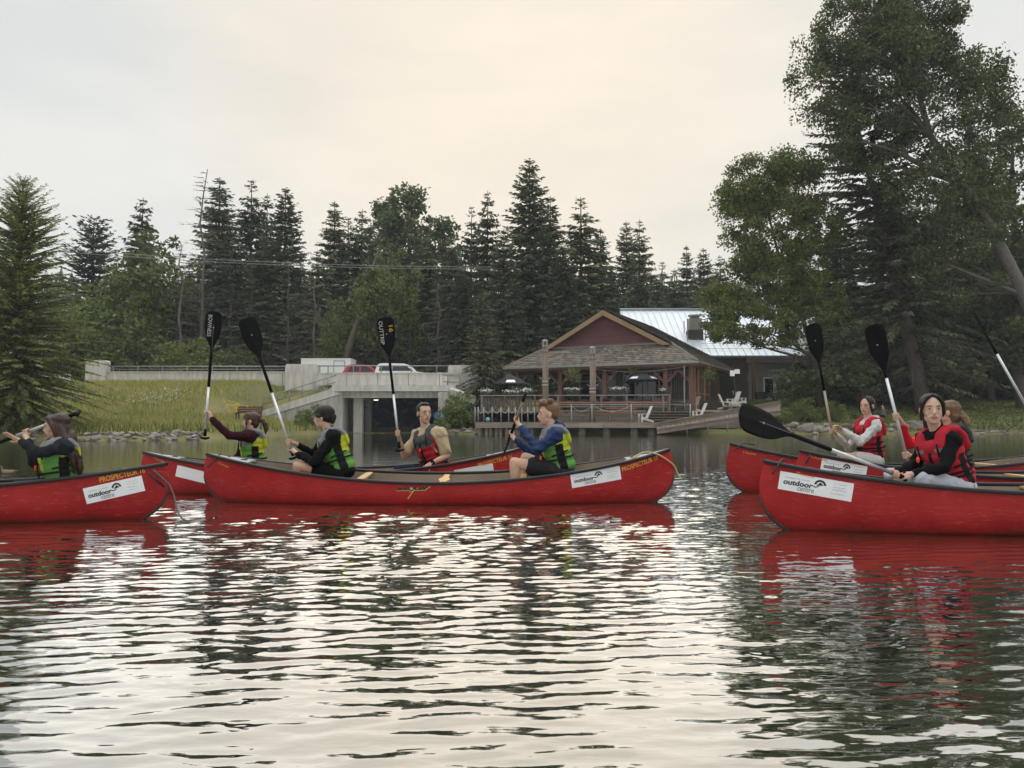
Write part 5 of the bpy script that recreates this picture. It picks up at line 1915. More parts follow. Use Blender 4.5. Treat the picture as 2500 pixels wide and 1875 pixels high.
MB().bar(Vector((HX0, 69.12, zeave - 0.05)) - offh, Vector((HX1 + 0.6, 69.12, zeave - 0.05)) - offh, 0.14, 0.16).build("gutter", mat("green gutter", (0.16, 0.24, 0.22), 0.5), RFH)
# snow guard rails near the eave
for f in (0.12, 0.22):
    p = Vector((0, 69.2, zeave)) + dv * f + nn * 0.12
    MB().bar(Vector((PX(1720, 70), p.y, p.z)) - offh, Vector((HX1, p.y, p.z)) - offh, 0.03, 0.03).build("snow_rail", m_steel, RFH)
hb("canopy_beam", m_wallp, ((PX(1828, 68.6) + HX1) / 2, 69.3, zeave - 0.4), (HX1 - PX(1828, 68.6), 0.5, 0.45))
for u in (1841, 1938):
    hb("post", m_timber, (PX(u, 69.0), 69.0, 4.6), (0.28, 0.28, 4.0))
# double doors with panes, sign above
zd = P(1890, 976, 69.8).z
for u0, u1 in ((1865, 1891), (1893, 1921)):
    x0, x1 = PX(u0, 69.8), PX(u1, 69.8)
    d_ = hb("door", m_white, ((x0 + x1) / 2, 69.82, zd + 1.02), (x1 - x0, 0.08, 2.04))
    hb("pane", m_glassd, ((x0 + x1) / 2, 69.77, zd + 1.02), (x1 - x0 - 0.2, 0.04, 1.78), d_)
hb("window_pane", m_glassd, (PX(1955, 69.8), 69.85, 5.9), (1.1, 0.05, 1.0))
sgn = MB().lathe((0, 0, 0), [(0.01, -0.02), (1.0, -0.02), (1.0, 0.02), (0.01, 0.02)], 24).build("door_sign", mat("pale sign board", (0.40, 0.42, 0.40), 0.7, var=0.1), None)
sgn.location = P(1897, 911, 69.6)
sgn.rotation_euler = (R(90), 0, 0)
sgn.scale = (1.0, 0.36, 1.0)
tag(sgn, "oval pale sign above the double doors", "sign")
vs, fs = text_mesh("OJAKEA", 0.62, 0.012)
lt_ = MB().add([(v.x * 0.9, v.y * 1.6, 0.03) for v in vs], fs).build("lettering", mat("sign ink", (0.05, 0.06, 0.06), 0.7), sgn)
# low plinth along the wall, dark step
hb("plinth", m_wallg, ((PX(1828, YW) + HX1) / 2, 69.3, zd - 0.2), (HX1 - PX(1828, YW), 1.6, 0.4))
# rooftop ventilation unit
hv = empty("roof_ventilator", P(1696, 838, 72.6))
tag(hv, "metal ventilation unit standing on the pale metal roof", "ventilator")
MB().box((0, 0, 0.5), (1.35, 1.2, 1.35)).build("base_box", mat("dark grille", (0.06, 0.055, 0.05), 0.8, var=0.3, scale=8), hv)
MB().box((0, 0, 1.75), (1.15, 1.0, 1.1)).build("housing", mat("dull zinc", (0.30, 0.29, 0.27), 0.5, metal=0.4, var=0.2, scale=4), hv)
MB().lathe((0.0, 0, 2.3), [(0.45, 0), (0.45, 0.18), (0.6, 0.2), (0.6, 0.36), (0.3, 0.42)], 14).build("cowl", mat("zinc", (0.36, 0.36, 0.35), 0.45, metal=0.5), hv, True)
for sx, sy in ((-1, -1), (1, -1), (-1, 1), (1, 1)):
    MB().box((sx * 0.82, sy * 0.7, 1.0), (0.07, 0.07, 2.4)).build("leg", m_steel, hv)
MB().box((0, -0.72, 1.2), (1.7, 0.05, 0.06)).build("rail", m_steel, hv)
# lamp post with small signs, barrel, leaning white umbrella
lp = empty("post_sign", (PX(1794, 58.2), 58.2, ZU + 0.3))
tag(lp, "slim black post carrying two small white signs beside the pavilion", "sign")
h = P(1794, 900, 58.2).z - lp.location.z
MB().cyl((0, 0, 0), (0, 0, h), 0.05, n=8).build("post", m_black, lp, True)
MB().box((-0.18, -0.06, h - 0.35), (0.34, 0.03, 0.42)).build("panel", m_white, lp)
MB().box((0.18, -0.08, h - 0.22), (0.38, 0.03, 0.34)).build("panel", m_white, lp)
MB().box((0, 0, h + 0.08), (0.2, 0.2, 0.16)).build("lamp_head", m_black, lp)
br_ = empty("barrel_planter", P(1857, 975, 64))
tag(br_, "dark square tub in front of the double doors", "planter")
MB().add([(-.32, -.32, 0), (.32, -.32, 0), (.32, .32, 0), (-.32, .32, 0), (-.4, -.4, .6), (.4, -.4, .6), (.4, .4, .6), (-.4, .4, .6)], [(0, 3, 2, 1), (4, 5, 6, 7), (0, 1, 5, 4), (1, 2, 6, 5), (2, 3, 7, 6), (3, 0, 4, 7)]).build("tub", m_pot, br_)
MB().box((0, 0, 0.58), (0.86, 0.86, 0.06)).build("rim", m_black, br_)
br_.location.z = P(1857, 975, 64).z
wu = empty("closed_umbrella", P(1926, 974, 68.4))
tag(wu, "closed pale umbrella standing right of the double doors", "umbrella")
MB().lathe((0, 0, 0), [(0.03, 0), (0.03, 0.4), (0.26, 0.5), (0.2, 1.2), (0.13, 1.8), (0.02, 2.05)], 10).build("canopy", m_plw, wu, True)
MB().lathe((0, 0, 0), [(0.3, 0), (0.28, 0.06), (0.05, 0.1)], 10).build("foot", m_pot, wu)
# ------------------------------------------------------------------ canoes
def red_hull(name, base, seed):
    """Scuffed red moulded hull: plain red with pale scratches, darker scum towards the keel line."""
    m = bpy.data.materials.new(name)
    m.use_nodes = True
    t = m.node_tree
    b = t.nodes["Principled BSDF"]
    b.inputs['Roughness'].default_value = 0.46
    b.inputs['Specular IOR Level'].default_value = 0.22
    tc = t.nodes.new("ShaderNodeTexCoord")
    mp1 = t.nodes.new("ShaderNodeMapping")
    mp1.inputs['Location'].default_value = (seed, seed * 2, 0)
    t.links.new(tc.outputs['Object'], mp1.inputs[0])
    n1 = t.nodes.new("ShaderNodeTexNoise")
    n1.inputs['Scale'].default_value = 2.2
    n1.inputs['Detail'].default_value = 6
    n1.inputs['Roughness'].default_value = 0.65
    t.links.new(mp1.outputs[0], n1.inputs['Vector'])
    mp2 = t.nodes.new("ShaderNodeMapping")
    mp2.inputs['Scale'].default_value = (3, 3, 26)
    mp2.inputs['Rotation'].default_value = (0, 0.12, 0)
    t.links.new(mp1.outputs[0], mp2.inputs[0])
    n2 = t.nodes.new("ShaderNodeTexNoise")
    n2.inputs['Scale'].default_value = 3.0
    n2.inputs['Detail'].default_value = 7
    n2.inputs['Roughness'].default_value = 0.72
    t.links.new(mp2.outputs[0], n2.inputs['Vector'])
    r1 = t.nodes.new("ShaderNodeValToRGB")
    r1.color_ramp.elements[0].position = 0.35
    r1.color_ramp.elements[0].color = (base[0] * 0.82, base[1] * 0.8, base[2] * 0.8, 1)
    r1.color_ramp.elements[1].position = 0.7
    r1.color_ramp.elements[1].color = (base[0] * 1.12, base[1] * 1.3 + 0.004, base[2] * 1.3 + 0.004, 1)
    t.links.new(n1.outputs[0], r1.inputs[0])
    r2 = t.nodes.new("ShaderNodeValToRGB")
    r2.color_ramp.elements[0].position = 0.55
    r2.color_ramp.elements[0].color = (0, 0, 0, 1)
    r2.color_ramp.elements[1].position = 0.76
    r2.color_ramp.elements[1].color = (0.6, 0.6, 0.6, 1)
    t.links.new(n2.outputs[0], r2.inputs[0])
    mx = t.nodes.new("ShaderNodeMixRGB")
    mx.inputs[2].default_value = (0.52, 0.17, 0.16, 1)
    t.links.new(r2.outputs[0], mx.inputs[0])
    t.links.new(r1.outputs[0], mx.inputs[1])
    # thin film of dried scum near the waterline
    sp = t.nodes.new("ShaderNodeSeparateXYZ")
    t.links.new(tc.outputs['Object'], sp.inputs[0])
    ad = t.nodes.new("ShaderNodeMath")
    ad.operation = 'MULTIPLY_ADD'
    ad.inputs[1].default_value = 0.10
    t.links.new(n1.outputs[0], ad.inputs[0])
    t.links.new(sp.outputs['Z'], ad.inputs[2])
    mrg = t.nodes.new("ShaderNodeMapRange")
    mrg.inputs['From Min'].default_value = 0.11
    mrg.inputs['From Max'].default_value = 0.045
    mrg.inputs['To Max'].default_value = 0.5
    t.links.new(ad.outputs[0], mrg.inputs['Value'])
    mx2 = t.nodes.new("ShaderNodeMixRGB")
    mx2.inputs[2].default_value = (0.06, 0.035, 0.02, 1)
    t.links.new(mrg.outputs[0], mx2.inputs[0])
    t.links.new(mx.outputs[0], mx2.inputs[1])
    t.links.new(mx2.outputs[0], b.inputs['Base Color'])
    bn = t.nodes.new("ShaderNodeBump")
    bn.inputs['Strength'].default_value = 0.18
    bn.inputs['Distance'].default_value = 0.02
    t.links.new(n1.outputs[0], bn.inputs['Height'])
    t.links.new(bn.outputs[0], b.inputs['Normal'])
    return m


m_liner = mat("tan hull liner", (0.30, 0.25, 0.185), 0.7, var=0.14, scale=3)
m_gun = mat("black vinyl gunwale", (0.012, 0.012, 0.013), 0.42, spec=0.4)
m_dplate = mat("grey deck plate", (0.30, 0.31, 0.31), 0.5, var=0.1, scale=5)
m_ash = mat("ash wood", (0.55, 0.34, 0.15), 0.55, var=0.18, scale=4, stretch=(8, 1, 8))
m_web = mat("black seat webbing", (0.025, 0.025, 0.025), 0.9)
m_stk = mat("white sticker", (0.70, 0.71, 0.72), 0.55, var=0.03, scale=3)
m_ink = mat("black ink", (0.012, 0.013, 0.015), 0.6)
m_inkg = mat("grey ink", (0.16, 0.17, 0.18), 0.6)
m_gold = mat("gold lettering", (0.62, 0.33, 0.035), 0.5)
m_orng = mat("orange lettering", (0.60, 0.22, 0.03), 0.5)
m_ropey = mat("straw rope", (0.42, 0.33, 0.16), 0.9)
m_ropeg = mat("grey-green rope", (0.10, 0.11, 0.09), 0.9)
m_skid = mat("dark abrasion strip", (0.035, 0.022, 0.018), 0.7, var=0.4, scale=9)
m_teal = mat("green logo dot", (0.25, 0.42, 0.30), 0.5)


def hull_grid(c, inset, ns, nt, zlo):
    vs = []
    ts = np.sin(np.linspace(-1, 1, nt) * np.pi / 2)
    for s in np.linspace(0, 1, ns):
        s_ = s ** 1.35
        for tt in ts:
            zt = float(hull_sheer(tt, c)) - (0.004 if inset else 0)
            z = zlo + s_ * (zt - zlo)
            xe = float(hull_xe(z, c)) - inset
            x = tt * xe
            y = max(0.0, float(hull_B(z) * (1 - abs(tt) ** 2.1) ** 0.92) - inset)
            vs.append((x, y, z))
    return vs


def build_canoe(key, name, label, red):
    c = CANOES[key]
    root = empty(name)
    root.matrix_world = canoe_matrix(c)
    tag(root, label, "canoe", "red canoes on the lake")
    ns, nt = 18, 72
    for nm, inset, m_, zlo in (("hull", 0.0, red, -DRAFT), ("hull_liner", 0.013, m_liner, -DRAFT + 0.014)):
        v = hull_grid(c, inset, ns, nt, zlo)
        n = len(v)
        V = v + [(x, -y, z) for x, y, z in v]
        F = []
        for i in range(ns - 1):
            for k in range(nt - 1):
                a, b_, d, e = i * nt + k, i * nt + k + 1, (i + 1) * nt + k + 1, (i + 1) * nt + k
                q1, q2 = (a, e, d, b_), (n + a, n + b_, n + d, n + e)
                if inset: q1, q2 = q1[::-1], q2[::-1]
                F += [q1, q2]
        o = MB().add(V, F).build(nm, m_, root, True)
        bm = bmesh.new()
        bm.from_mesh(o.data)
        bmesh.ops.remove_doubles(bm, verts=bm.verts, dist=0.0008)
        bm.to_mesh(o.data)
        bm.free()
    # gunwales
    for sy in (-1, 1):
        pts = []
        for tt in np.sin(np.linspace(-1, 1, 60) * np.pi / 2):
            z = float(hull_sheer(tt, c))
            x = tt * (float(hull_xe(z, c)) + 0.004)
            y = sy * (float(hull_B(z) * (1 - abs(tt) ** 2.1) ** 0.92) + 0.004)
            pts.append(Vector((x, y, z)))
        g = MB()
        n = len(pts)
        V, F = [], []
        for i, p in enumerate(pts):
            d = (pts[min(i + 1, n - 1)] - pts[max(i - 1, 0)]).normalized()
            sd = d.cross(Vector((0, 0, 1))).normalized()
            up = sd.cross(d)
            for (a, b_) in ((-0.017, -0.020), (0.017, -0.020), (0.019, 0.006), (0.010, 0.013), (-0.010, 0.013), (-0.019, 0.006)):
                V.append(p + sd * a + up * b_)
        for i in range(n - 1):
            for k in range(6):
                k2 = (k + 1) % 6
                F.append((i * 6 + k, i * 6 + k2, (i + 1) * 6 + k2, (i + 1) * 6 + k))
        F += [tuple(range(5, -1, -1)), tuple((n - 1) * 6 + k for k in range(6))]
        g.add(V, F).build("gunwale", m_gun, root, True)
    # deck plates with a grab hole, stem caps
    for sx in (-1, 1):
        V, F = [], []
        ts = np.linspace(0.80, 0.992, 10)
        for tt in ts:
            z = float(hull_sheer(sx * tt, c))
            x = sx * tt * float(hull_xe(z, c))
            y = float(hull_B(z) * (1 - tt ** 2.1) ** 0.92) - 0.006
            V += [(x, -y, z + 0.004), (x, 0, z + 0.012), (x, y, z + 0.004)]
        for i in range(len(ts) - 1):
            a = i * 3
            F += [(a, a + 3, a + 4, a + 1), (a + 1, a + 4, a + 5, a + 2)]
            F += []
        V2 = V + [(x, y, z - 0.02) for x, y, z in V]
        n0 = len(V)
        F2 = F + [tuple(n0 + q for q in f[::-1]) for f in F] + [(0, 1, n0 + 1, n0), (1, 2, n0 + 2, n0 + 1)]
        dp = MB().add(V2, F2).build("deck_plate", m_dplate, root)
        for tt, rr_ in ((0.835, 0.045), (0.90, 0.018)):
            z = float(hull_sheer(sx * tt, c))
            x = sx * tt * float(hull_xe(z, c))
            MB().lathe((x, 0, z + 0.011), [(rr_, 0), (rr_, 0.005)], 12).build("grab_hole", m_gun, dp)
    # abrasion strips on the stems
    for sx in (-1, 1):
        pts = []
        for z in np.linspace(0.30, -DRAFT + 0.005, 14):
            pts.append(Vector((sx * (float(hull_xe(z, c)) + 0.002), 0, float(z))))
        pts += [Vector((sx * (float(hull_xe(-DRAFT + 0.004, c)) - d_), 0, -DRAFT - 0.002)) for d_ in (0.15, 0.4)]
        MB().tube(pts, [0.004 + 0.012 * min(1, i / 6) for i in range(len(pts))], 8).build("skid_strip", m_skid, root, True)
    # seats, yoke, thwart
    for sx, tt in ((-1, 0.56), (1, 0.60)):
        x = sx * tt * c['L'] / 2
        zt = float(hull_sheer(sx * tt, c)) - 0.085
        w = 2 * (min(float(hull_y(x + 0.15, zt - 0.02, c)), float(hull_y(x - 0.15, zt - 0.02, c))) - 0.035)
        s = MB()
        for dx in (-0.13, 0.13): s.box((x + dx, 0, zt), (0.035, w, 0.022))
        for dy in (-0.2, 0.2): s.box((x, dy, zt), (0.225, 0.035, 0.022))
        st = s.build("seat", m_ash, root)
        for k in range(6): MB().box((x, -0.165 + k * 0.066, zt + 0.014), (0.26, 0.05, 0.004)).build("webbing", m_web, st)
    for x, nm in ((0.06, "yoke"), (-0.85, "thwart"), (0.95, "thwart")):
        tt = x / (c['L'] / 2)
        zt = float(hull_sheer(tt, c)) - 0.035
        w = float(hull_y(x, zt, c)) - 0.012
        pts = []
        for k in range(13):
            f = -1 + 2 * k / 12
            wd = 0.034 + (0.03 * max(0, math.cos(f * 4.2)) if nm == "yoke" else 0.008 * (1 - f * f))
            pts.append((f * w, wd))
        V, F = [], []
        for (y, wd) in pts: V += [(x - wd, y, zt), (x + wd, y, zt), (x + wd, y, zt + 0.02), (x - wd, y, zt + 0.02)]
        for i in range(12):
            for k in range(4):
                F.append((i * 4 + k, i * 4 + (k + 1) % 4, (i + 1) * 4 + (k + 1) % 4, (i + 1) * 4 + k))
        MB().add(V, F).build(nm, m_ash, root)
    c['root'] = root
    return root


def on_hull(c, pts, xc, zc, ang, lift):
    """Lay flat lettering (x right, y up) on the near side of the hull."""
    ca, sa = math.cos(ang), math.sin(ang)
    out = []
    for p in pts:
        x = xc + p[0] * ca - p[1] * sa
        z = zc + p[0] * sa + p[1] * ca
        out.append((x, -(float(hull_y(x, z, c)) + lift), z))
    return out


def decal(c, name, vs, fs, m_, xc, zc, ang, lift, parent=None):
    return MB().add(on_hull(c, vs, xc, zc, ang, lift), fs).build(name, m_, parent or c['root'])


def lettering(c, body, m_, xc, zc, ang, width, height, bold=0.0, shear=0.0, parent=None, lift=0.005, name="lettering"):
    vs, fs = text_mesh(body, 1.0, bold, shear)
    x0, x1 = min(v.x for v in vs), max(v.x for v in vs)
    y0, y1 = min(v.y for v in vs), max(v.y for v in vs)
    P_ = [((v.x - (x0 + x1) / 2) / (x1 - x0) * width, (v.y - (y0 + y1) / 2) / (y1 - y0) * height) for v in vs]
    return decal(c, name, P_, fs, m_, xc, zc, ang, lift, parent)


def rotated(xc, zc, ang, dx, dz):
    return xc + dx * math.cos(ang) - dz * math.sin(ang), zc + dx * math.sin(ang) + dz * math.cos(ang)


def sticker(c, xc, zc, ang, w=0.56, h=0.152, lettered=True):
    n, k = 14, 5
    vs = [((i / n - 0.5) * w, (j / k - 0.5) * h) for j in range(k + 1) for i in range(n + 1)]
    fs = [(j * (n + 1) + i, j * (n + 1) + i + 1, (j + 1) * (n + 1) + i + 1, (j + 1) * (n + 1) + i) for j in range(k) for i in range(n)]
    s = decal(c, "sticker", vs, fs, m_stk, xc, zc, ang, 0.004)
    if not lettered: return s
    f = w / 0.56

    def T(body, m_, dx, dz, ww, hh, bold, sh=0.0, nm="lettering"):
        a, b_ = rotated(xc, zc, ang, dx * f, dz)
        lettering(c, body, m_, a, b_, ang, ww * f, hh, bold, sh, s, 0.0065, nm)
    T("outdoor", m_ink, -0.135, -0.002, 0.225, 0.044, 0.030, 0.12)
    T("centre", m_inkg, -0.072, -0.043, 0.125, 0.034, 0.004, 0.12)
    T("UNIVERSITY OF CALGARY", m_inkg, -0.14, 0.034, 0.19, 0.009, 0.0)
    # half-round emblem with a peak
    ex, ez = 0.03, 0.012
    R0, R1 = 0.046, 0.030
    V, F = [], []
    for q in range(15):
        a = math.pi * (0.04 + 0.92 * q / 14)
        V += [(ex * f + R0 * math.cos(a) * f, ez + R0 * math.sin(a)), (ex * f + R1 * math.cos(a) * f, ez + R1 * math.sin(a))]
    for q in range(14): F.append((2 * q, 2 * q + 2, 2 * q + 3, 2 * q + 1))
    decal(c, "emblem_arc", V, F, m_ink, xc, zc, ang, 0.0065, s)
    V = [(ex - 0.030, ez - 0.004), (ex + 0.002, ez + 0.025), (ex + 0.026, ez + 0.002), (ex + 0.008, ez + 0.008), (ex - 0.008, ez - 0.002)]
    decal(c, "emblem_peak", [(a * f, b_) for a, b_ in V], [(4, 3, 2), (4, 2, 1), (4, 1, 0)], m_ink, xc, zc, ang, 0.0065, s)
    V = [(-0.032, -0.006), (-0.002, -0.016), (0.024, -0.004), (0.024, -0.011), (-0.002, -0.024), (-0.032, -0.012)]
    decal(c, "emblem_swoosh", [(a * f + 0.0, b_ + 0.012) for a, b_ in V], [(5, 4, 1, 0), (4, 3, 2, 1)], m_ink, xc, zc, ang, 0.0065, s)
    # faint handwriting on the right half
    r = random.Random(int(xc * 1000))
    for ln in range(4):
        V, F = [], []
        x = 0.115 + r.uniform(0, 0.02)
        z = 0.045 - ln * 0.026 + r.uniform(-0.004, 0.004)
        while x < 0.115 + r.uniform(0.10, 0.14):
            a = r.uniform(-0.006, 0.006)
            b_ = r.uniform(-0.006, 0.006)
            o = len(V)
            V += [(x * f, z + a), (x * f, z + a + 0.0028), ((x + 0.009) * f, z + b_ + 0.0028), ((x + 0.009) * f, z + b_)]
            F.append((o, o + 3, o + 2, o + 1))
            x += 0.0095 if r.random() < 0.8 else 0.018
        if F: decal(c, "handwriting", V, F, m_inkg, xc, zc, ang, 0.0066, s)
    return s


def rope(c, pts, r, m_, name="painter_rope"):
    """Rope in canoe coordinates, smoothed through its points."""
    if len(pts) > 3:
        q = [Vector(p) for p in pts]
        out = []
        for i in range(len(q) - 1):
            p0, p1, p2, p3 = q[max(0, i - 1)], q[i], q[i + 1], q[min(len(q) - 1, i + 2)]
            for k in range(5):
                t_ = k / 5
                out.append(0.5 * ((2 * p1) + (p2 - p0) * t_ + (2 * p0 - 5 * p1 + 4 * p2 - p3) * t_ ** 2 + (3 * p1 - p0 - 3 * p2 + p3) * t_ ** 3))
        pts = out + [q[-1]]
    return MB().tube(pts, r, 6).build(name, m_, c['root'], True)


RED = (0.32, 0.010, 0.010)
build_canoe('main', "canoe", "red canoe in the middle carrying the black-jacketed and the navy-jacketed paddlers", red_hull("red hull paint", RED, 1.0))
build_canoe('left', "canoe", "red canoe cut off by the left edge, its right end nearest the rope", red_hull("dark red hull paint", (0.30, 0.009, 0.009), 4.0))
build_canoe('back', "canoe", "red canoe behind the middle one, carrying the maroon sweater and tan shirt", red_hull("faded red hull paint", (0.33, 0.011, 0.012), 7.0))
build_canoe('front', "canoe", "nearest red canoe at the right, below the woman looking at the camera", red_hull("scuffed red hull paint", (0.31, 0.009, 0.009), 11.0))
build_canoe('mid', "canoe", "red canoe mostly hidden behind the nearest right canoe, with the red-sleeved paddler", red_hull("crimson hull paint", (0.31, 0.010, 0.011), 15.0))
build_canoe('far', "canoe", "farthest red canoe at the right, under the paddler in the grey hoodie", red_hull("worn red hull paint", (0.30, 0.010, 0.010), 19.0))

c = CANOES['main']
sticker(c, 1.745, 0.315, R(8.5))
lettering(c, "PROSPECTEUR 17", m_gold, 2.25, 0.447, R(16), 0.44, 0.050, 0.012)
lettering(c, "esquif", m_ink, -0.235, 0.208, R(1.5), 0.36, 0.050, 0.055, 0.35)
lettering(c, "esquif", m_gold, -0.231, 0.2045, R(1.5), 0.375, 0.058, 0.075, 0.35, lift=0.0035, name="logo_outline")
decal(c, "logo_dot", [(0.016 * math.cos(a * 0.6283), 0.014 * math.sin(a * 0.6283)) for a in range(10)], [tuple(range(10))], m_teal, -0.255, 0.212, 0, 0.006)
decal(c, "logo_paddle", [(-0.045, -0.075), (-0.056, -0.085), (-0.062, -0.105), (-0.052, -0.110), (-0.040, -0.092), (-0.036, -0.080), (0.02, -0.005), (0.012, 0.0)], [(0, 1, 2, 3, 4, 5), (0, 5, 6, 7)], m_gold, -0.235, 0.205, 0, 0.0055)
lettering(c, "T-Formex", m_orng, -2.40, 0.428, R(-16), 0.15, 0.026, 0.02)
rope(c, [Vector((x, y, z)) for x, y, z in ((1.95, -0.22, 0.44), (2.15, -0.16, 0.50), (2.3, -0.08, 0.565), (2.45, -0.10, 0.545), (2.58, -0.07, 0.47), (2.66, -0.02, 0.40), (2.70, 0.02, 0.32), (2.73, 0.0, 0.27))], 0.010, m_ropey)
rope(c, [Vector((-2.58, -0.10, 0.40)), Vector((-2.50, -0.10, 0.47)), Vector((-2.46, -0.02, 0.545))], 0.008, m_gun, "grab_loop")

c = CANOES['left']
sticker(c, 2.02, 0.285, R(13), 0.47, 0.145)
lettering(c, "PROSPECTEUR 16", m_gold, 2.08, 0.418, R(13), 0.36, 0.050, 0.012)
rope(c, [Vector((2.33, -0.07, 0.46)), Vector((2.42, -0.03, 0.36)), Vector((2.46, 0, 0.30)), Vector((2.5, 0.0, 0.2)), Vector((2.55, -0.05, 0.08)), Vector((2.63, -0.15, 0.02)), Vector((2.74, -0.25, 0.004))], 0.008, m_ropeg)
rope(c, [Vector((2.30, -0.10, 0.43)), Vector((2.36, -0.06, 0.36)), Vector((2.41, -0.02, 0.30))], 0.009, m_gun, "grab_loop")

c = CANOES['back']
sticker(c, -1.72, 0.262, R(-12), 0.40, 0.14, False)
lettering(c, "PROSPECTEUR 16", m_gold, 2.02, 0.405, R(13), 0.46, 0.052, 0.012)
sticker(c, 1.75, 0.27, R(9), 0.5, 0.14, False)
lettering(c, "T-Formex", m_orng, -2.15, 0.43, R(-16), 0.15, 0.026, 0.02)

c = CANOES['front']
sticker(c, -2.03, 0.375, R(-9.5), 0.545, 0.150)
lettering(c, "T-", m_orng, -2.15, 0.476, R(-10), 0.038, 0.026, 0.02)
lettering(c, "Formex", m_orng, -2.085, 0.457, R(-10), 0.10, 0.020, 0.012)
rope(c, [Vector((-2.36, -0.075, 0.47)), Vector((-2.32, -0.09, 0.53)), Vector((-2.27, -0.05, 0.585)), Vector((-2.2, 0.0, 0.58))], 0.008, m_gun, "grab_loop")
c = CANOES['mid']
sticker(c, -2.0, 0.415, R(-11), 0.42, 0.145)
lettering(c, "T-Formex", m_orng, -2.22, 0.52, R(-12), 0.16, 0.028, 0.02)
rope(c, [Vector((-2.36, -0.07, 0.46)), Vector((-2.33, -0.09, 0.53)), Vector((-2.28, -0.04, 0.60))], 0.008, m_gun, "grab_loop")
c = CANOES['far']
lettering(c, "T-Formex", m_orng, -2.17, 0.50, R(-8), 0.16, 0.028, 0.02)
rope(c, [Vector((-2.36, -0.07, 0.53)), Vector((-2.30, -0.09, 0.585)), Vector((-2.22, -0.03, 0.625)), Vector((-2.05, 0.05, 0.60))], 0.008, m_gun, "grab_loop")
# ------------------------------------------------------------------ people
def shrink_wrap(name, mb, voxel, smooth, mats, parent, fold=0.0, fscale=0.06, decim=None, seed=0):
    """Fuse overlapping shapes into one continuous skin."""
    me = mb.mesh(name + "_raw")
    ob = bpy.data.objects.new(name, me)
    COL.objects.link(ob)
    m = ob.modifiers.new("fuse", 'REMESH')
    m.mode = 'VOXEL'
    m.voxel_size = voxel
    m.adaptivity = 0.0
    s = ob.modifiers.new("soft", 'SMOOTH')
    s.factor = 0.5
    s.iterations = smooth
    if decim:
        dc = ob.modifiers.new("thin", 'DECIMATE')
        dc.ratio = decim
    dg = bpy.context.evaluated_depsgraph_get()
    me2 = bpy.data.meshes.new_from_object(ob.evaluated_get(dg))
    bpy.data.objects.remove(ob)
    bpy.data.meshes.remove(me)
    me2.name = name
    me2.materials.clear()
    if fold > 0:
        n = len(me2.vertices)
        co = np.empty(n * 3, np.float32)
        no = np.empty(n * 3, np.float32)
        me2.vertices.foreach_get("co", co)
        me2.vertices.foreach_get("normal", no)
        co = co.reshape(-1, 3)
        no = no.reshape(-1, 3)
        r = np.random.RandomState(seed)
        d = np.zeros(n)
        for k in range(6):
            w = unit(r.normal(0, 1, 3) * np.array([1.0, 0.8, 1.3])) * (np.pi / (fscale * r.uniform(1.3, 2.4)))
            w2 = unit(r.normal(0, 1, 3)) * r.uniform(8, 16)
            w3 = unit(r.normal(0, 1, 3)) * r.uniform(7, 13)
            ridge = (1 - np.abs(np.sin(co @ w + 1.1 * np.sin(co @ w2 + k)))) ** 1.8
            d += ridge * np.clip(0.35 + np.sin(co @ w3 + 2.1 * k), 0, 1)
        d = (d - d.mean()) * 0.85
        co = co + no * (d * fold)[:, None]
        me2.vertices.foreach_set("co", co.ravel())
        me2.update()
    o = link(name, me2, mats, parent, True)
    return o


def split_mesh(o, classify, parts, parent):
    """Cut a fused garment into panels that are objects of their own."""
    me = o.data
    n = len(me.polygons)
    cen = np.empty(n * 3, np.float32)
    me.polygons.foreach_get("center", cen)
    cen = cen.reshape(-1, 3)
    cls = classify(cen)
    vco = np.empty(len(me.vertices) * 3, np.float32)
    me.vertices.foreach_get("co", vco)
    vco = vco.reshape(-1, 3)
    polys = [tuple(p.vertices) for p in me.polygons]
    made = []
    for k, (nm, m_) in enumerate(parts):
        sel = [polys[i] for i in np.nonzero(cls == k)[0]]
        if not sel: continue
        ids = sorted({i for f in sel for i in f})
        mp = {v: j for j, v in enumerate(ids)}
        me3 = bpy.data.meshes.new(nm)
        me3.from_pydata([tuple(vco[i]) for i in ids], [], [tuple(mp[i] for i in f) for f in sel])
        me3.update()
        made.append(link(nm, me3, m_, parent, True))
    bpy.data.objects.remove(o)
    return made


def limb(mb, a, b, r0, r1, bulge=0.0, n=12):
    a, b = Vector(a), Vector(b)
    pts, rs = [], []
    for i in range(7):
        f = i / 6
        pts.append(a.lerp(b, f))
        rs.append(r0 + (r1 - r0) * f + bulge * math.sin(math.pi * min(1, f * 1.25)) * (1 if f < 0.8 else 0.4))
    mb.tube(pts, rs, n)
    mb.ball(a, r0, n, 8)
    mb.ball(b, r1, n, 8)


def frame(fwd, up=(0, 0, 1)):
    """Rotation whose columns are left, forward-facing (-y of the local head) and up."""
    f = Vector(fwd).normalized()
    u = Vector(up)
    u = (u - f * u.dot(f)).normalized()
    l = u.cross(f)
    return l, f, u


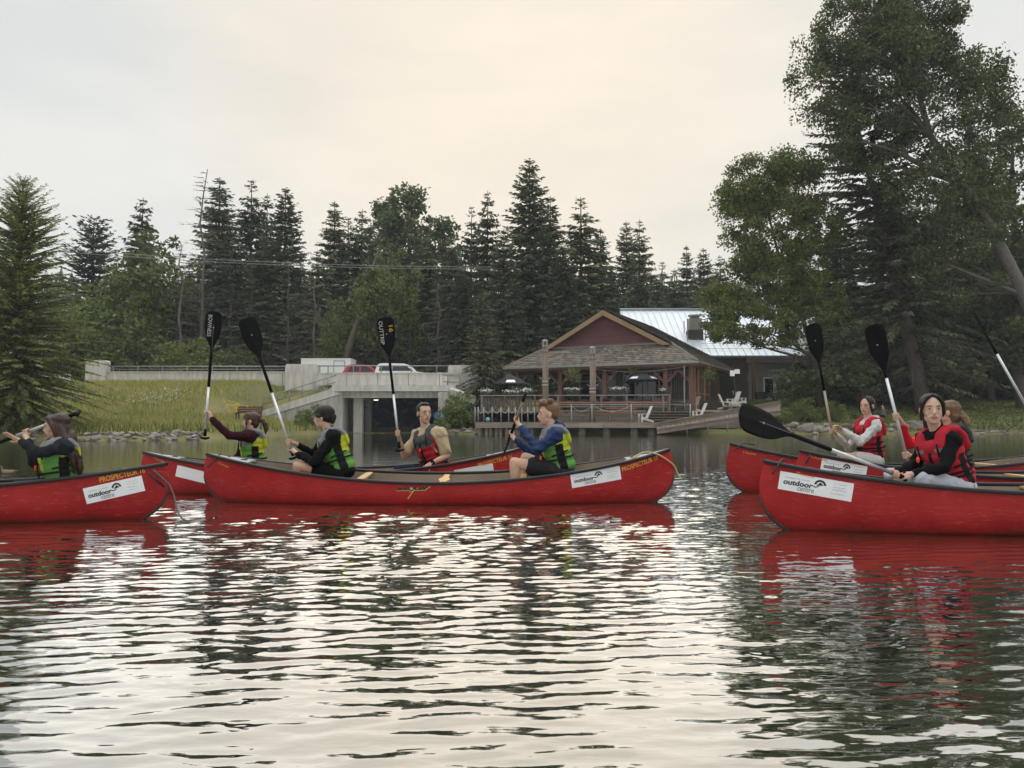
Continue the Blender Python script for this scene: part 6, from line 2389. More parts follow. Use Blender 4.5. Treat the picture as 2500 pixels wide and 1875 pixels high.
def head_shapes(mb, c, l, f, u, s, fem):
    """Skull, jaw, nose, brow, cheeks, ears; c is the centre of the head (between the ears, eye height)."""
    M = Matrix((l, f, u)).transposed()

    def p(x, y, z): return c + (l * x + f * y + u * z) * s
    mb.ball(p(0, -0.016, 0.036), (0.073 * s, 0.094 * s, 0.083 * s), 20, 14, M)
    mb.ball(p(0, 0.018, 0.010), (0.064 * s, 0.068 * s, 0.086 * s), 18, 12, M)
    mb.ball(p(0, 0.030, -0.050), (0.050 * s, 0.052 * s, 0.056 * s), 16, 10, M)
    mb.ball(p(0, 0.060, -0.086 if not fem else -0.082), (0.024 * s, 0.020 * s, 0.020 * s), 12, 8, M)
    for sx in (-1, 1):
        mb.ball(p(sx * 0.037, 0.046, -0.022), (0.022 * s, 0.022 * s, 0.026 * s), 12, 8, M)
        mb.ball(p(sx * 0.036, 0.014, -0.055), (0.020 * s, 0.036 * s, 0.028 * s), 12, 8, M)
        mb.ball(p(sx * 0.076, -0.012, -0.006), (0.010 * s, 0.019 * s, 0.031 * s), 10, 8, M)
        mb.ball(p(sx * 0.030, 0.073, 0.027), (0.022 * s, 0.013 * s, 0.009 * s), 10, 8, M)
    mb.tube([p(0, 0.080, 0.012), p(0, 0.092, -0.010), p(0, 0.101, -0.026)], [0.008 * s, 0.010 * s, 0.0125 * s], 10)
    mb.ball(p(0, 0.089, -0.029), (0.0165 * s, 0.013 * s, 0.010 * s), 12, 8, M)
    mb.ball(p(0, 0.077, -0.050), (0.028 * s, 0.013 * s, 0.019 * s), 12, 8, M)


def face_parts(root, c, l, f, u, s, skin, brow_m, lip_m, closed=False):
    M = Matrix((l, f, u)).transposed()

    def p(x, y, z): return c + (l * x + f * y + u * z) * s
    mo = root.matrix_world.inverted()
    for sx in (-1, 1):
        e = MB().ball(p(sx * 0.031, 0.0765, 0.008), (0.0130 * s, 0.0068 * s, 0.0044 * s), 12, 8, M).build("eye", m_eye, root, True)
        MB().ball(p(sx * 0.031, 0.0805, 0.008), (0.0056 * s, 0.0042 * s, 0.0044 * s), 10, 8, M).build("iris", m_iris, e, True)
        MB().tube([p(sx * 0.018, 0.0810, 0.0105), p(sx * 0.031, 0.0830, 0.0130), p(sx * 0.045, 0.0750, 0.0100)], [0.0014 * s, 0.0020 * s, 0.0014 * s], 6).build("eyelid", brow_m, e, True)
        MB().tube([p(sx * 0.013, 0.0875, 0.0290), p(sx * 0.031, 0.0865, 0.0345), p(sx * 0.052, 0.0720, 0.0275)], [0.0030 * s, 0.0036 * s, 0.0018 * s], 6).build("eyebrow", brow_m, root, True)
    MB().tube([p(-0.025, 0.0800, -0.0505), p(-0.010, 0.0895, -0.0475), p(0, 0.0900, -0.0490), p(0.010, 0.0895, -0.0475), p(0.025, 0.0800, -0.0505)], [0.0025 * s, 0.0052 * s, 0.005 * s, 0.0052 * s, 0.0025 * s], 8).build("lip", lip_m, root, True)
    MB().tube([p(-0.023, 0.0795, -0.0535), p(-0.008, 0.0880, -0.0580), p(0.008, 0.0880, -0.0580), p(0.023, 0.0795, -0.0535)], [0.0025 * s, 0.0062 * s, 0.0062 * s, 0.0025 * s], 8).build("lip", lip_m, root, True)


def grip_hand(mb, ctr, axis, wrist, s, up_thumb=1):
    """Closed hand round a shaft through ctr along axis; the arm comes from wrist."""
    ctr, axis, wrist = Vector(ctr), Vector(axis).normalized(), Vector(wrist)
    d = wrist - ctr
    d = (d - axis * d.dot(axis))
    if d.length < 1e-4: d = Vector((0, -1, 0.1))
    d.normalize()
    e = axis.cross(d)
    rr_ = 0.024 * s
    # palm behind the shaft
    M = Matrix((axis, d, e)).transposed()
    mb.ball(ctr + d * 0.034 * s + e * 0.004, (0.040 * s, 0.017 * s, 0.030 * s), 14, 10, M)
    for k in range(4):
        o = axis * ((1.5 - k) * 0.0195 * s * up_thumb)
        ln = (1.0, 1.08, 1.02, 0.86)[k]
        pts = []
        for j in range(6):
            a = R(25) + R(46) * j * ln
            pts.append(ctr + o + (d * math.cos(a) + e * math.sin(a)) * (rr_ + 0.003))
        mb.tube(pts, [0.0098 * s, 0.0096 * s, 0.0092 * s, 0.0088 * s, 0.0084 * s, 0.0076 * s], 8)
        for q, rq in ((pts[0], 0.0105), (pts[2], 0.0095), (pts[-1], 0.0076)): mb.ball(q, rq * s, 8, 6)
    o = axis * (0.030 * s * up_thumb)
    pts = []
    for j in range(5):
        a = R(-10) - R(38) * j
        pts.append(ctr + o * (0.6 + 0.13 * j) + (d * math.cos(a) + e * math.sin(a)) * (rr_ + 0.004))
    mb.tube(pts, [0.0125 * s, 0.0115 * s, 0.0108 * s, 0.0100 * s, 0.0085 * s], 8)
    mb.ball(pts[-1], 0.0085 * s, 8, 6)
    limb(mb, wrist, ctr + d * 0.040 * s, 0.026 * s, 0.024 * s)


def open_hand(mb, wrist, fdir, nrm, s, spread=0.22, curl=0.25, thumb=1):
    """Open hand: fdir along the fingers, nrm out of the back of the hand."""
    wrist = Vector(wrist)
    f = Vector(fdir).normalized()
    n = Vector(nrm)
    n = (n - f * n.dot(f)).normalized()
    sd = f.cross(n)
    M = Matrix((sd, n, f)).transposed()
    pc = wrist + f * 0.052 * s
    mb.ball(pc, (0.040 * s, 0.015 * s, 0.050 * s), 14, 10, M)
    limb(mb, wrist - f * 0.01, pc, 0.025 * s, 0.022 * s)
    for k in range(4):
        x = (1.5 - k) * 0.0205 * s
        L = (0.070, 0.080, 0.075, 0.058)[k] * s
        st = pc + f * 0.040 * s + sd * x
        dirv = (f + sd * x * spread * 10).normalized()
        pts = [st]
        for j in range(3):
            a = curl * (j + 0.6)
            pts.append(pts[-1] + (dirv * math.cos(a) - n * math.sin(a)) * L * (0.42, 0.32, 0.26)[j])
        mb.tube(pts, [0.0100 * s, 0.0094 * s, 0.0086 * s, 0.0072 * s], 8)
        mb.ball(pts[-1], 0.0074 * s, 8, 6)
        mb.ball(pts[0], 0.0105 * s, 8, 6)
    st = wrist + f * 0.022 * s + sd * 0.026 * s * thumb
    d1 = (f * 0.75 + sd * thumb * 0.75 - n * 0.25).normalized()
    d2 = (f * 0.95 + sd * thumb * 0.40 - n * 0.25).normalized()
    pts = [st, st + d1 * 0.040 * s, st + d1 * 0.040 * s + d2 * 0.030 * s, st + d1 * 0.040 * s + d2 * 0.052 * s]
    mb.tube(pts, [0.0135 * s, 0.0118 * s, 0.0104 * s, 0.0080 * s], 8)
    mb.ball(pts[-1], 0.0080 * s, 8, 6)
    mb.ball(pts[0], 0.0140 * s, 8, 6)


m_eye = mat("eye white", (0.55, 0.53, 0.50), 0.3)
m_iris = mat("dark iris", (0.012, 0.008, 0.006), 0.2)


def skin_m(name, col):
    m = mat(name, col, 0.55, var=0.10, scale=18, spec=0.35)
    b = m.node_tree.nodes["Principled BSDF"] if "Principled BSDF" in m.node_tree.nodes else None
    if b:
        b.inputs['Subsurface Weight'].default_value = 0.12
        b.inputs['Subsurface Radius'].default_value = (0.012, 0.005, 0.003)
    return m


def hair_m(name, col, col2):
    return mat(name, col, 0.36, col2=col2, scale=9, stretch=(1, 1, 0.16), bump=0.7, bscale=40, spec=0.24, detail=3)


m_foam_grey = mat("grey vest fabric", (0.17, 0.175, 0.185), 0.85, var=0.12, scale=30, sheen=0.1, spec=0.12)
m_foam_dk = mat("dark grey vest fabric", (0.055, 0.057, 0.062), 0.85, var=0.12, scale=30, spec=0.12)
m_lime = mat("lime vest fabric", (0.38, 0.42, 0.030), 0.8, var=0.10, scale=14, bump=0.15, spec=0.12)
m_green = mat("green vest fabric", (0.105, 0.265, 0.055), 0.8, var=0.10, scale=14, bump=0.15, spec=0.12)
m_redv = mat("red vest fabric", (0.36, 0.018, 0.030), 0.8, var=0.12, scale=14, bump=0.15, spec=0.12)
m_vblack = mat("black strap webbing", (0.010, 0.010, 0.011), 0.75, spec=0.12)
m_whistle = mat("red whistle", (0.65, 0.03, 0.02), 0.4)


class Person:
    """Body laid out from joints; every joint is a world point."""

    def __init__(s, label, J, face, size=1.0, fem=False, skin=None, group="people paddling canoes", chest_dir=None, name="person", vox=0.0065, hs=1.0):
        s.J = {k: Vector(v) for k, v in J.items()}
        s.size, s.fem, s.skin, s.vox = size, fem, skin, vox
        s.hk = size * hs * (0.97 if fem else 1.0)
        s.root = empty(name, s.J['pelvis'])
        bpy.context.view_layer.update()
        tag(s.root, label, "person", group)
        s.l, s.f, s.u = frame(face[0], face[1] if len(face) > 1 else (0, 0, 1))
        j = s.J
        s.axis = (j['neck'] - j['pelvis']).normalized()
        sh = (j['shL'] - j['shR'])
        sh = (sh - s.axis * sh.dot(s.axis)).normalized()      # towards the person's left
        s.left = sh
        s.front = sh.cross(s.axis).normalized()
        if chest_dir is not None and s.front.dot(Vector(chest_dir)) < 0: s.front = -s.front
        s.TM = Matrix((s.left, s.front, s.axis)).transposed()
        s.tl = (j['neck'] - j['pelvis']).length

    def tp(s, x, y, f):
        """point in the torso: x left, y front (metres), f fraction from pelvis (0) to neck (1)"""
        return s.J['pelvis'] + s.left * x + s.front * y + s.axis * (s.tl * f)

    def torso(s, mb, w=0.0, d=0.0, lo=0.0, hi=1.0, shoulders=True):
        k = s.size * (0.90 if s.fem else 1.0)
        prof = [(-0.02, 0.165, 0.115, 0.0), (0.12, 0.160, 0.112, 0.0), (0.28, 0.145, 0.105, 0.005), (0.45, 0.150, 0.110, 0.012), (0.60, 0.165, 0.118, 0.016), (0.74, 0.172, 0.115, 0.012), (0.86, 0.150, 0.095, 0.0)]
        for f, a, b_, y in prof:
            if lo - 0.01 <= f <= hi + 0.01:
                mb.ball(s.tp(0, y, f), (a * k + w, b_ * k + d, 0.075 * s.size + 0.5 * d), 22, 12, s.TM)
        if shoulders:
            for q in ('shL', 'shR'): limb(mb, s.tp(0, -0.005, 0.90), s.J[q], 0.070 * k + w, 0.062 * k + w)

    def body(s, hands):
        mb = MB()
        j, k = s.J, s.size
        head_shapes(mb, j['head'], s.l, s.f, s.u, s.hk, s.fem)
        nb = j['head'] - s.f * 0.018 * k - s.u * 0.05 * k
        limb(mb, j['neck'], nb, (0.052 if s.fem else 0.060) * k, (0.048 if s.fem else 0.055) * k)
        limb(mb, s.tp(0, -0.01, 0.90), j['neck'], 0.075 * k, 0.055 * k)
        s.torso(mb)
        for sd in 'LR':
            ka = k * (0.86 if s.fem else 1.0)
            limb(mb, j['sh' + sd], j['el' + sd], 0.048 * ka, 0.037 * ka, 0.003)
            limb(mb, j['el' + sd], j['wr' + sd], 0.038 * ka, 0.026 * k, 0.004)
            limb(mb, j['hip' + sd], j['kn' + sd], 0.083 * k, 0.056 * k, 0.004)
            limb(mb, j['kn' + sd], j['an' + sd], 0.056 * k, 0.036 * k, 0.010)
            ft = j.get('toe' + sd, j['an' + sd] + Vector((-0.16, 0, -0.03)))
            limb(mb, j['an' + sd], ft, 0.038 * k, 0.026 * k)
        for h in hands: h(mb)
        o = shrink_wrap("body", mb, s.vox, 5, s.skin, None, decim=0.30)
        s.adopt(o)
        return o

    def adopt(s, o, parent=None):
        """parent while keeping world position"""
        par = parent or s.root
        o.parent = par
        inv = par.matrix_world.inverted() if par is s.root else s.root.matrix_world.inverted()
        o.matrix_parent_inverse = Matrix.Translation(-s.root.location) if par is s.root else Matrix.Identity(4)
        return o

    def add(s, name, mb, m_, smooth=True, parent=None):
        o = mb.build(name, m_, None, smooth)
        return s.adopt(o, parent)

    def fuse(s, name, mb, m_, vox=0.009, sm=4, fold=0.0, fscale=0.07, seed=0, parent=None):
        o = shrink_wrap(name, mb, vox, sm, m_, None, fold, fscale, decim=0.5, seed=seed)
        return s.adopt(o, parent)

    def top(s, name, m_, sleeve=1.0, ease=0.016, fold=0.007, fscale=0.08, hood=False, collar=True, cuff=None, seed=1, lo=-0.1):
        """jacket / sweater / shirt: sleeve is how far it covers the arm (0.5 = to the elbow)"""
        mb = MB()
        s.torso(mb, ease, ease, lo=-0.1)
        j, k = s.J, s.size
        for sd in 'LR':
            k = s.size * (0.88 if s.fem else 1.0)
            e0 = 0.048 * k + ease * 0.65
            if sleeve >= 0.99:
                limb(mb, j['sh' + sd], j['el' + sd], e0 + 0.006, 0.040 * k + ease * 0.7)
                limb(mb, j['el' + sd], j['wr' + sd].lerp(j['el' + sd], 0.06), 0.041 * k + ease * 0.7, 0.029 * k + ease * 0.5)
            else:
                en = j['sh' + sd].lerp(j['el' + sd], sleeve)
                limb(mb, j['sh' + sd], en, e0 + 0.006, 0.044 * k + ease * 0.9 + 0.006)
        if collar:
            limb(mb, s.tp(0, -0.015, 0.93), j['neck'] - s.front * 0.012 + s.axis * 0.012, 0.085 * k, 0.066 * k)
        if hood:
            mb.ball(j['neck'] - s.front * 0.075 - s.axis * 0.01, (0.115 * k, 0.075 * k, 0.075 * k), 16, 10, s.TM)
            for sx in (-1, 1): limb(mb, j['neck'] + s.left * sx * 0.085 - s.front * 0.04, j['neck'] + s.left * sx * 0.05 + s.front * 0.055 - s.axis * 0.05, 0.038 * k, 0.028 * k)
        return s.fuse(name, mb, m_, 0.0085, 4, fold, fscale, seed)

    def trousers(s, name, m_, cover=1.0, ease=0.014, fold=0.006, seed=2):
        """cover: 0.6 = shorts above the knee, 1 = to the knee, 2 = to the ankle"""
        mb = MB()
        j, k = s.J, s.size
        s.torso(mb, ease * 0.8, ease * 0.8, lo=-0.1, hi=0.13, shoulders=False)
        for sd in 'LR':
            a, b_, c_ = j['hip' + sd], j['kn' + sd], j['an' + sd]
            mb.ball(a, 0.09 * k + ease, 14, 10)
            if cover <= 1:
                limb(mb, a, a.lerp(b_, cover), 0.083 * k + ease, 0.068 * k + ease + 0.010)
            else:
                limb(mb, a, b_, 0.083 * k + ease, 0.058 * k + ease)
                limb(mb, b_, b_.lerp(c_, min(1, cover - 1)), 0.058 * k + ease, 0.046 * k + ease)
        return s.fuse(name, mb, m_, 0.010, 4, fold, 0.08, seed)

    def vest(s, kind, ease=0.032):
        """Buoyancy vest: foam body over the torso with shoulder straps, cut into panels."""
        mb = MB()
        k = s.size
        s.torso(mb, ease * 0.75, ease * 1.2, lo=0.10, hi=0.75, shoulders=False)
        for sx in (-1, 1):
            pts = [s.tp(sx * 0.098 * k, 0.128 * k, 0.66), s.tp(sx * 0.100 * k, 0.125 * k, 0.80), s.tp(sx * 0.102 * k, 0.075 * k, 0.945), s.tp(sx * 0.104 * k, 0.0, 1.0),
                   s.tp(sx * 0.104 * k, -0.085 * k, 0.95), s.tp(sx * 0.102 * k, -0.132 * k, 0.80), s.tp(sx * 0.098 * k, -0.135 * k, 0.64)]
            for a, b_ in zip(pts[:-1], pts[1:]):
                for i in range(4):
                    c_ = a.lerp(b_, i / 4)
                    mb.ball(c_, (0.054 * k, 0.030, 0.040), 12, 8, s.TM)
            mb.ball(pts[-1], (0.054 * k, 0.030, 0.040), 12, 8, s.TM)
        # back yoke behind the neck
        mb.ball(s.tp(0, -0.118 * k, 0.80), (0.125 * k, 0.040, 0.09), 16, 10, s.TM)
        raw = shrink_wrap("vest", mb, 0.0085, 5, None, None, 0.0025, 0.12, seed=3)
        inv = s.TM.transposed()
        piv = np.array(s.J['pelvis'])
        A = np.array(inv)
        tl = s.tl

        def loc(c):
            q = (c - piv) @ A.T
            return q[:, 0] / k, q[:, 1] / k, q[:, 2] / tl
        if kind == 'green':
            def cl(c):
                x, y, z = loc(c)
                out = np.full(len(c), 1)
                out[z < 0.42 + 0.10 * np.cos(x * 8) - 0.05] = 2
                fr_ = y > 0.02
                out[fr_ & (z < 0.68)] = 2
                out[fr_ & (np.abs(x) < 0.05) & (z > 0.36)] = 1
                out[z > 0.72 + 0.7 * np.abs(x) - 0.02] = 0
                out[(z > 0.80)] = 0
                out[fr_ & (z > 0.66)] = 0
                side = (np.abs(y - 0.0) < 0.045) & (z < 0.62)
                out[side] = 3
                return out
            parts = [("shoulder_panel", m_foam_grey), ("upper_panel", m_lime), ("lower_panel", m_green), ("side_panel", m_vblack)]
        else:
            def cl(c):
                x, y, z = loc(c)
                out = np.full(len(c), 1)
                out[(y > 0) & (z > 0.60 + 0.0 * x) & (np.abs(x) < 0.16)] = 0
                out[(z > 0.86)] = 0 if kind == 'red' else 1
                if kind in ('red2', 'red3'): out[(y > 0) & (z > 0.60)] = 1
                out[(np.abs(y) < 0.035) & (z < 0.58)] = 2
                out[(y > 0.05) & (np.abs(x) < 0.018) & (z < 0.7)] = 2
                if kind == 'red2':
                    out[(y > 0.05) & (np.abs(np.abs(x) - 0.10) < 0.045) & (np.abs(z - 0.73) < 0.03)] = 3
                return out
            parts = [("shoulder_panel", m_foam_dk), ("front_panel", m_foam_dk if kind == 'dark' else m_redv), ("side_panel", m_vblack), ("reflective_strip", m_foam_grey)]
        V = empty("vest")
        V.parent = s.root
        made = split_mesh(raw, cl, parts, None)
        for o in made:
            o.parent = V
            o.matrix_parent_inverse = Matrix.Translation(-s.root.location)
        # waist strap and buckle
        st = MB()
        ring = []
        for i in range(29):
            a = 2 * math.pi * i / 28
            ring.append(s.tp((0.150 * k * (0.93 if s.fem else 1) + ease + 0.004) * math.cos(a), (0.110 * k + ease * 1.25 + 0.006) * math.sin(a) + 0.005, 0.30))
        Vv, F = [], []
        for p in ring: Vv += [p - s.axis * 0.010, p + s.axis * 0.010]
        for i in range(28): F.append((2 * i, 2 * i + 2, 2 * i + 3, 2 * i + 1))
        st.add(Vv, F)
        o = st.build("waist_strap", m_vblack, V, True)
        o.matrix_parent_inverse = Matrix.Translation(-s.root.location)
        kw = 0.148 * k * (0.90 if s.fem else 1) + ease * 0.8 + 0.004
        kd = 0.110 * k + ease * 1.2 + 0.002
        for sx in (-1, 1):                                   # adjuster straps across the open sides
            for zf, sl in (((0.44, -0.05),) if kind == 'green' else ((0.20, 0.03), (0.44, -0.05))):
                pts = []
                for i in range(9):
                    a_ = -0.62 + 1.24 * i / 8
                    pts.append(s.tp(sx * kw * math.cos(a_) * (0.98 if zf < 0.4 else 1.0), kd * math.sin(a_) + 0.006, zf + sl * i / 8))
                Vs, Fs = [], []
                for p in pts: Vs += [p - s.axis * 0.009, p + s.axis * 0.009]
                for i in range(8): Fs.append((2 * i, 2 * i + 2, 2 * i + 3, 2 * i + 1))
                o = MB().add(Vs, Fs).build("side_strap", m_vblack, V, True)
                o.matrix_parent_inverse = Matrix.Translation(-s.root.location)
            pts = [s.tp(sx * 0.100 * k, 0.150 * k + 0.012, 0.62), s.tp(sx * 0.101 * k, 0.158 * k, 0.74), s.tp(sx * 0.103 * k, 0.150 * k, 0.84)]
            o = MB().tube(pts, 0.008, 6).build("shoulder_strap", m_vblack, V, True)
            o.matrix_parent_inverse = Matrix.Translation(-s.root.location)
        if kind != 'red2':
            zp = [s.tp(0, (0.112 + 0.018 * math.sin(math.pi * f_)) * k + ease * 1.2 + 0.004, f_) for f_ in (0.14, 0.28, 0.42, 0.56, 0.68)]
            o = MB().tube(zp, 0.006, 6).build("zip", m_vblack, V, True)
            o.matrix_parent_inverse = Matrix.Translation(-s.root.location)
        o = MB().box(s.tp(0, 0.115 * k + ease * 1.3 + 0.015, 0.30), (0.05, 0.015, 0.035), s.TM).build("buckle", m_vblack, V)
        o.matrix_parent_inverse = Matrix.Translation(-s.root.location)
        return V

    def whistle(s, p):
        mb = MB()
        mb.ball(p, (0.014, 0.012, 0.026), 10, 8)
        s.add("whistle", mb, m_whistle)

    def face(s, brow, lip):
        n0 = set(s.root.children)
        face_parts(s.root, s.J['head'], s.l, s.f, s.u, s.hk, s.skin, brow, lip)
        for o in s.root.children:
            if o not in n0: o.matrix_parent_inverse = Matrix.Translation(-s.root.location)

    def hp(s, x, y, z):
        """point in head coordinates (x left, y front, z up)"""
        return s.J['head'] + (s.l * x + s.f * y + s.u * z) * s.hk

    def hair(s, m_, balls, tubes, vox=0.0065, fold=0.004, fscale=0.035, seed=5):
        mb = MB()
        M = Matrix((s.l, s.f, s.u)).transposed()
        k = s.hk
        for c, r_ in balls: mb.ball(s.hp(*c), tuple(q * k for q in r_), 20, 14, M)
        for pts, rs in tubes:
            P_ = [s.hp(*p) for p in pts]
            rs = [q * k for q in rs]
            mb.tube(P_, rs, 10)
            for p, q in zip(P_, rs): mb.ball(p, q, 10, 8)
        return s.fuse("hair", mb, m_, vox, 2, fold, fscale, seed)


CAP = [((0, -0.034, 0.046), (0.083, 0.096, 0.086)), ((0, -0.055, 0.010), (0.076, 0.068, 0.085))]
FRINGE_L = [((0.02, 0.052, 0.10), (0.052, 0.066, 0.078), (0.070, 0.048, 0.035), (0.078, 0.020, -0.01))]


def joints(Y0, d):
    """d: name -> (u, v, depth offset)"""
    return {k: P(q[0], q[1], Y0 + q[2]) for k, q in d.items()}


# ------------------------------------------------------------------ paddles
m_blade = mat("black paddle plastic", (0.005, 0.005, 0.006), 0.6, spec=0.10)
m_alu = mat("brushed aluminium shaft", (0.52, 0.53, 0.54), 0.35, metal=0.75, var=0.06, scale=20)
m_tan = mat("weathered tan shaft", (0.30, 0.235, 0.17), 0.6)
m_chalk = mat("white marker lettering", (0.33, 0.33, 0.32), 0.8)


def paddle(label, tip, end, face_n, blade=0.52, width=0.205, sleeve=0.42, m_shaft=None, words=None, tgrip=True, mark=None, rib=0.0):
    """Paddle from blade tip to grip end; face_n is the way the blade faces."""
    tip, end = Vector(tip), Vector(end)
    ax = (end - tip).normalized()
    L = (end - tip).length
    n = Vector(face_n)
    n = (n - ax * n.dot(ax)).normalized()
    w = n.cross(ax)
    root = empty("paddle", tip)
    bpy.context.view_layer.update()
    tag(root, label, "paddle", "canoe paddles")
    mi = Matrix.Translation(-tip)

    def put(o, par=root):
        o.parent = par
        o.matrix_parent_inverse = mi if par is root else Matrix.Identity(4)
        return o
    prof = [(0.0, 0.30), (0.012, 0.52), (0.04, 0.78), (0.09, 0.93), (0.16, 0.99), (0.30, 1.0), (0.45, 0.97), (0.58, 0.88), (0.70, 0.70), (0.80, 0.48), (0.88, 0.30), (0.95, 0.19), (1.0, 0.15)]
    V, F = [], []
    ncs = 9
    for f, ww in prof:
        for i in range(ncs):
            t = -1 + 2 * i / (ncs - 1)
            thick = 0.0035 + 0.010 * math.exp(-(t / 0.16) ** 2) * min(1, 0.25 + f * 2.0) + 0.004 * (1 - abs(t))
            V.append(tip + ax * (f * blade) + w * (t * ww * width / 2) + n * thick)
        for i in range(ncs):
            t = -1 + 2 * i / (ncs - 1)
            thick = 0.0035 + 0.010 * math.exp(-(t / 0.16) ** 2) * min(1, 0.25 + f * 2.0) + 0.004 * (1 - abs(t))
            V.append(tip + ax * (f * blade) + w * (t * ww * width / 2) - n * thick)
    m2 = ncs * 2
    for q in range(len(prof) - 1):
        a, b_ = q * m2, (q + 1) * m2
        for i in range(ncs - 1):
            F.append((a + i, b_ + i, b_ + i + 1, a + i + 1))
            F.append((a + ncs + i, a + ncs + i + 1, b_ + ncs + i + 1, b_ + ncs + i))
        F.append((a, a + ncs, b_ + ncs, b_))
        F.append((a + ncs - 1, b_ + ncs - 1, b_ + m2 - 1, a + m2 - 1))
    F.append(tuple(list(range(ncs)) + list(range(m2 - 1, ncs - 1, -1))))
    bl_ = put(MB().add(V, F).build("blade", m_blade, None, True))
    p1 = tip + ax * (blade - 0.04)
    p2 = tip + ax * (blade + sleeve)
    put(MB().tube([p1, tip + ax * (blade + 0.05), p2], [0.014, 0.0175, 0.0175], 12).build("throat", m_blade, None, True))
    put(MB().tube([p2, end - ax * 0.03], 0.0155, 12).build("shaft", m_shaft or m_alu, None, True))
    if tgrip:
        put(MB().tube([end - ax * 0.10, end - ax * 0.015], [0.019, 0.019], 12).build("grip_sleeve", m_blade, None, True))
        put(MB().tube([end - w * 0.055, end - w * 0.03 + ax * 0.008, end + ax * 0.012, end + w * 0.03 + ax * 0.008, end + w * 0.055], [0.011, 0.015, 0.016, 0.015, 0.011], 10).build("grip", m_blade, None, True))
    # drain hole / rivet
    put(MB().ball(tip + ax * blade * 0.42 + n * 0.016, 0.0085, 8, 6).build("rivet", m_chalk, None, True), root)
    if rib: put(MB().tube([tip + ax * 0.03 + n * 0.007, tip + ax * blade * 0.5 + n * 0.0175, tip + ax * blade * 0.95 + n * 0.018], [0.002, 0.0035, 0.0035], 6).build("rib", mat("worn rib edge", (0.09, 0.09, 0.09), 0.5), None, True))
    for (body, ww, hh, off, m_) in (words or []):
        vs, fs = text_mesh(body, 1.0, 0.012)
        x0, x1 = min(v.x for v in vs), max(v.x for v in vs)
        y0, y1 = min(v.y for v in vs), max(v.y for v in vs)
        pts = []
        for v in vs:
            a = (v.x - (x0 + x1) / 2) / (x1 - x0) * ww
            b_ = (v.y - (y0 + y1) / 2) / (y1 - y0) * hh
            pts.append(tip + ax * (off[0] + a) + w * (off[1] + b_) * off[2] + n * 0.0135)
        put(MB().add(pts, fs).build("lettering", m_, None))
    return root, ax
# ------------------------------------------------------------------ the paddlers
sk1 = skin_m("warm skin", (0.45, 0.275, 0.195))
sk2 = skin_m("fair skin", (0.50, 0.315, 0.23))
sk3 = skin_m("light skin", (0.47, 0.295, 0.21))
h_black = hair_m("black hair", (0.006, 0.005, 0.005), (0.018, 0.014, 0.013))
h_dbrown = hair_m("dark brown hair", (0.018, 0.011, 0.008), (0.060, 0.034, 0.024))
h_brown = hair_m("brown hair", (0.030, 0.016, 0.011), (0.085, 0.045, 0.028))
h_light = hair_m("light brown hair", (0.075, 0.040, 0.020), (0.20, 0.115, 0.06))
h_blond = hair_m("tawny hair", (0.085, 0.050, 0.026), (0.24, 0.15, 0.08))
brow_b = mat("dark brow hair", (0.012, 0.009, 0.008), 0.7)
brow_l = mat("brown brow hair", (0.07, 0.04, 0.022), 0.7)
lip1 = mat("natural lips", (0.36, 0.13, 0.115), 0.5)
lip2 = mat("rosy lips", (0.42, 0.12, 0.12), 0.45)
cl_char = mat("charcoal fleece", (0.016, 0.018, 0.022), 0.9, var=0.25, scale=25, bump=0.3, bscale=60, spec=0.08)
cl_mar = mat("maroon knit", (0.030, 0.008, 0.013), 0.9, var=0.2, scale=30, bump=0.3, bscale=70, spec=0.08)
cl_blk = mat("black cotton", (0.007, 0.007, 0.008), 0.9, var=0.2, scale=20, spec=0.08)
cl_tan = mat("khaki tan cotton", (0.39, 0.31, 0.20), 0.9, var=0.08, scale=12, spec=0.08)
cl_navy = mat("navy rain jacket", (0.010, 0.026, 0.085), 0.6, var=0.25, scale=9, bump=0.35, bscale=16, spec=0.22)
cl_grey = mat("pale grey fleece", (0.46, 0.46, 0.445), 0.9, var=0.07, scale=14, bump=0.2, bscale=50, spec=0.08)
cl_red = mat("red rain jacket", (0.55, 0.022, 0.030), 0.6, var=0.12, scale=10, spec=0.08)
cl_pant = mat("light grey trousers", (0.36, 0.375, 0.42), 0.85, var=0.08, scale=14, bump=0.25, bscale=30, spec=0.08)
cl_short = mat("dark grey shorts", (0.022, 0.022, 0.026), 0.85, var=0.3, scale=12, spec=0.08)
cl_navyp = mat("navy trousers", (0.012, 0.014, 0.035), 0.85, var=0.2, scale=12, spec=0.08)
cl_shoe = mat("dark shoe", (0.02, 0.02, 0.022), 0.7, spec=0.08)


def seated(Y0, d, hip=0.095, boat=None):
    """Fill in hips and hidden limbs of a person facing left."""
    J = joints(Y0, d)
    pel = J['pelvis']
    for sd, sg in (('L', -1), ('R', 1)):
        J.setdefault('hip' + sd, pel + Vector((-0.03, sg * hip, -0.02)))
        if 'an' + sd not in J:
            k = J['kn' + sd]
            J['an' + sd] = Vector((k.x + 0.02, k.y * 1.0, max(0.03, k.z - 0.40)))
        J['toe' + sd] = J['an' + sd] + Vector((-0.15, 0, -0.02))
        if boat:
            c = CANOES[boat]
            for q in ('an' + sd, 'toe' + sd):
                p = J[q]
                p.z = max(p.z, 0.0)
                lx = p.x - c['cx']
                cyl = c['cy'] + lx * math.sin(R(c['yaw']))
                mx = max(0.03, float(hull_y(lx, p.z, c)) - 0.075)
                p.y = cyl + max(-mx, min(mx, p.y - cyl))
    return J


def along(pr, u):
    """point on a paddle (tip, end) at fraction u"""
    return Vector(pr[0]).lerp(Vector(pr[1]), u)


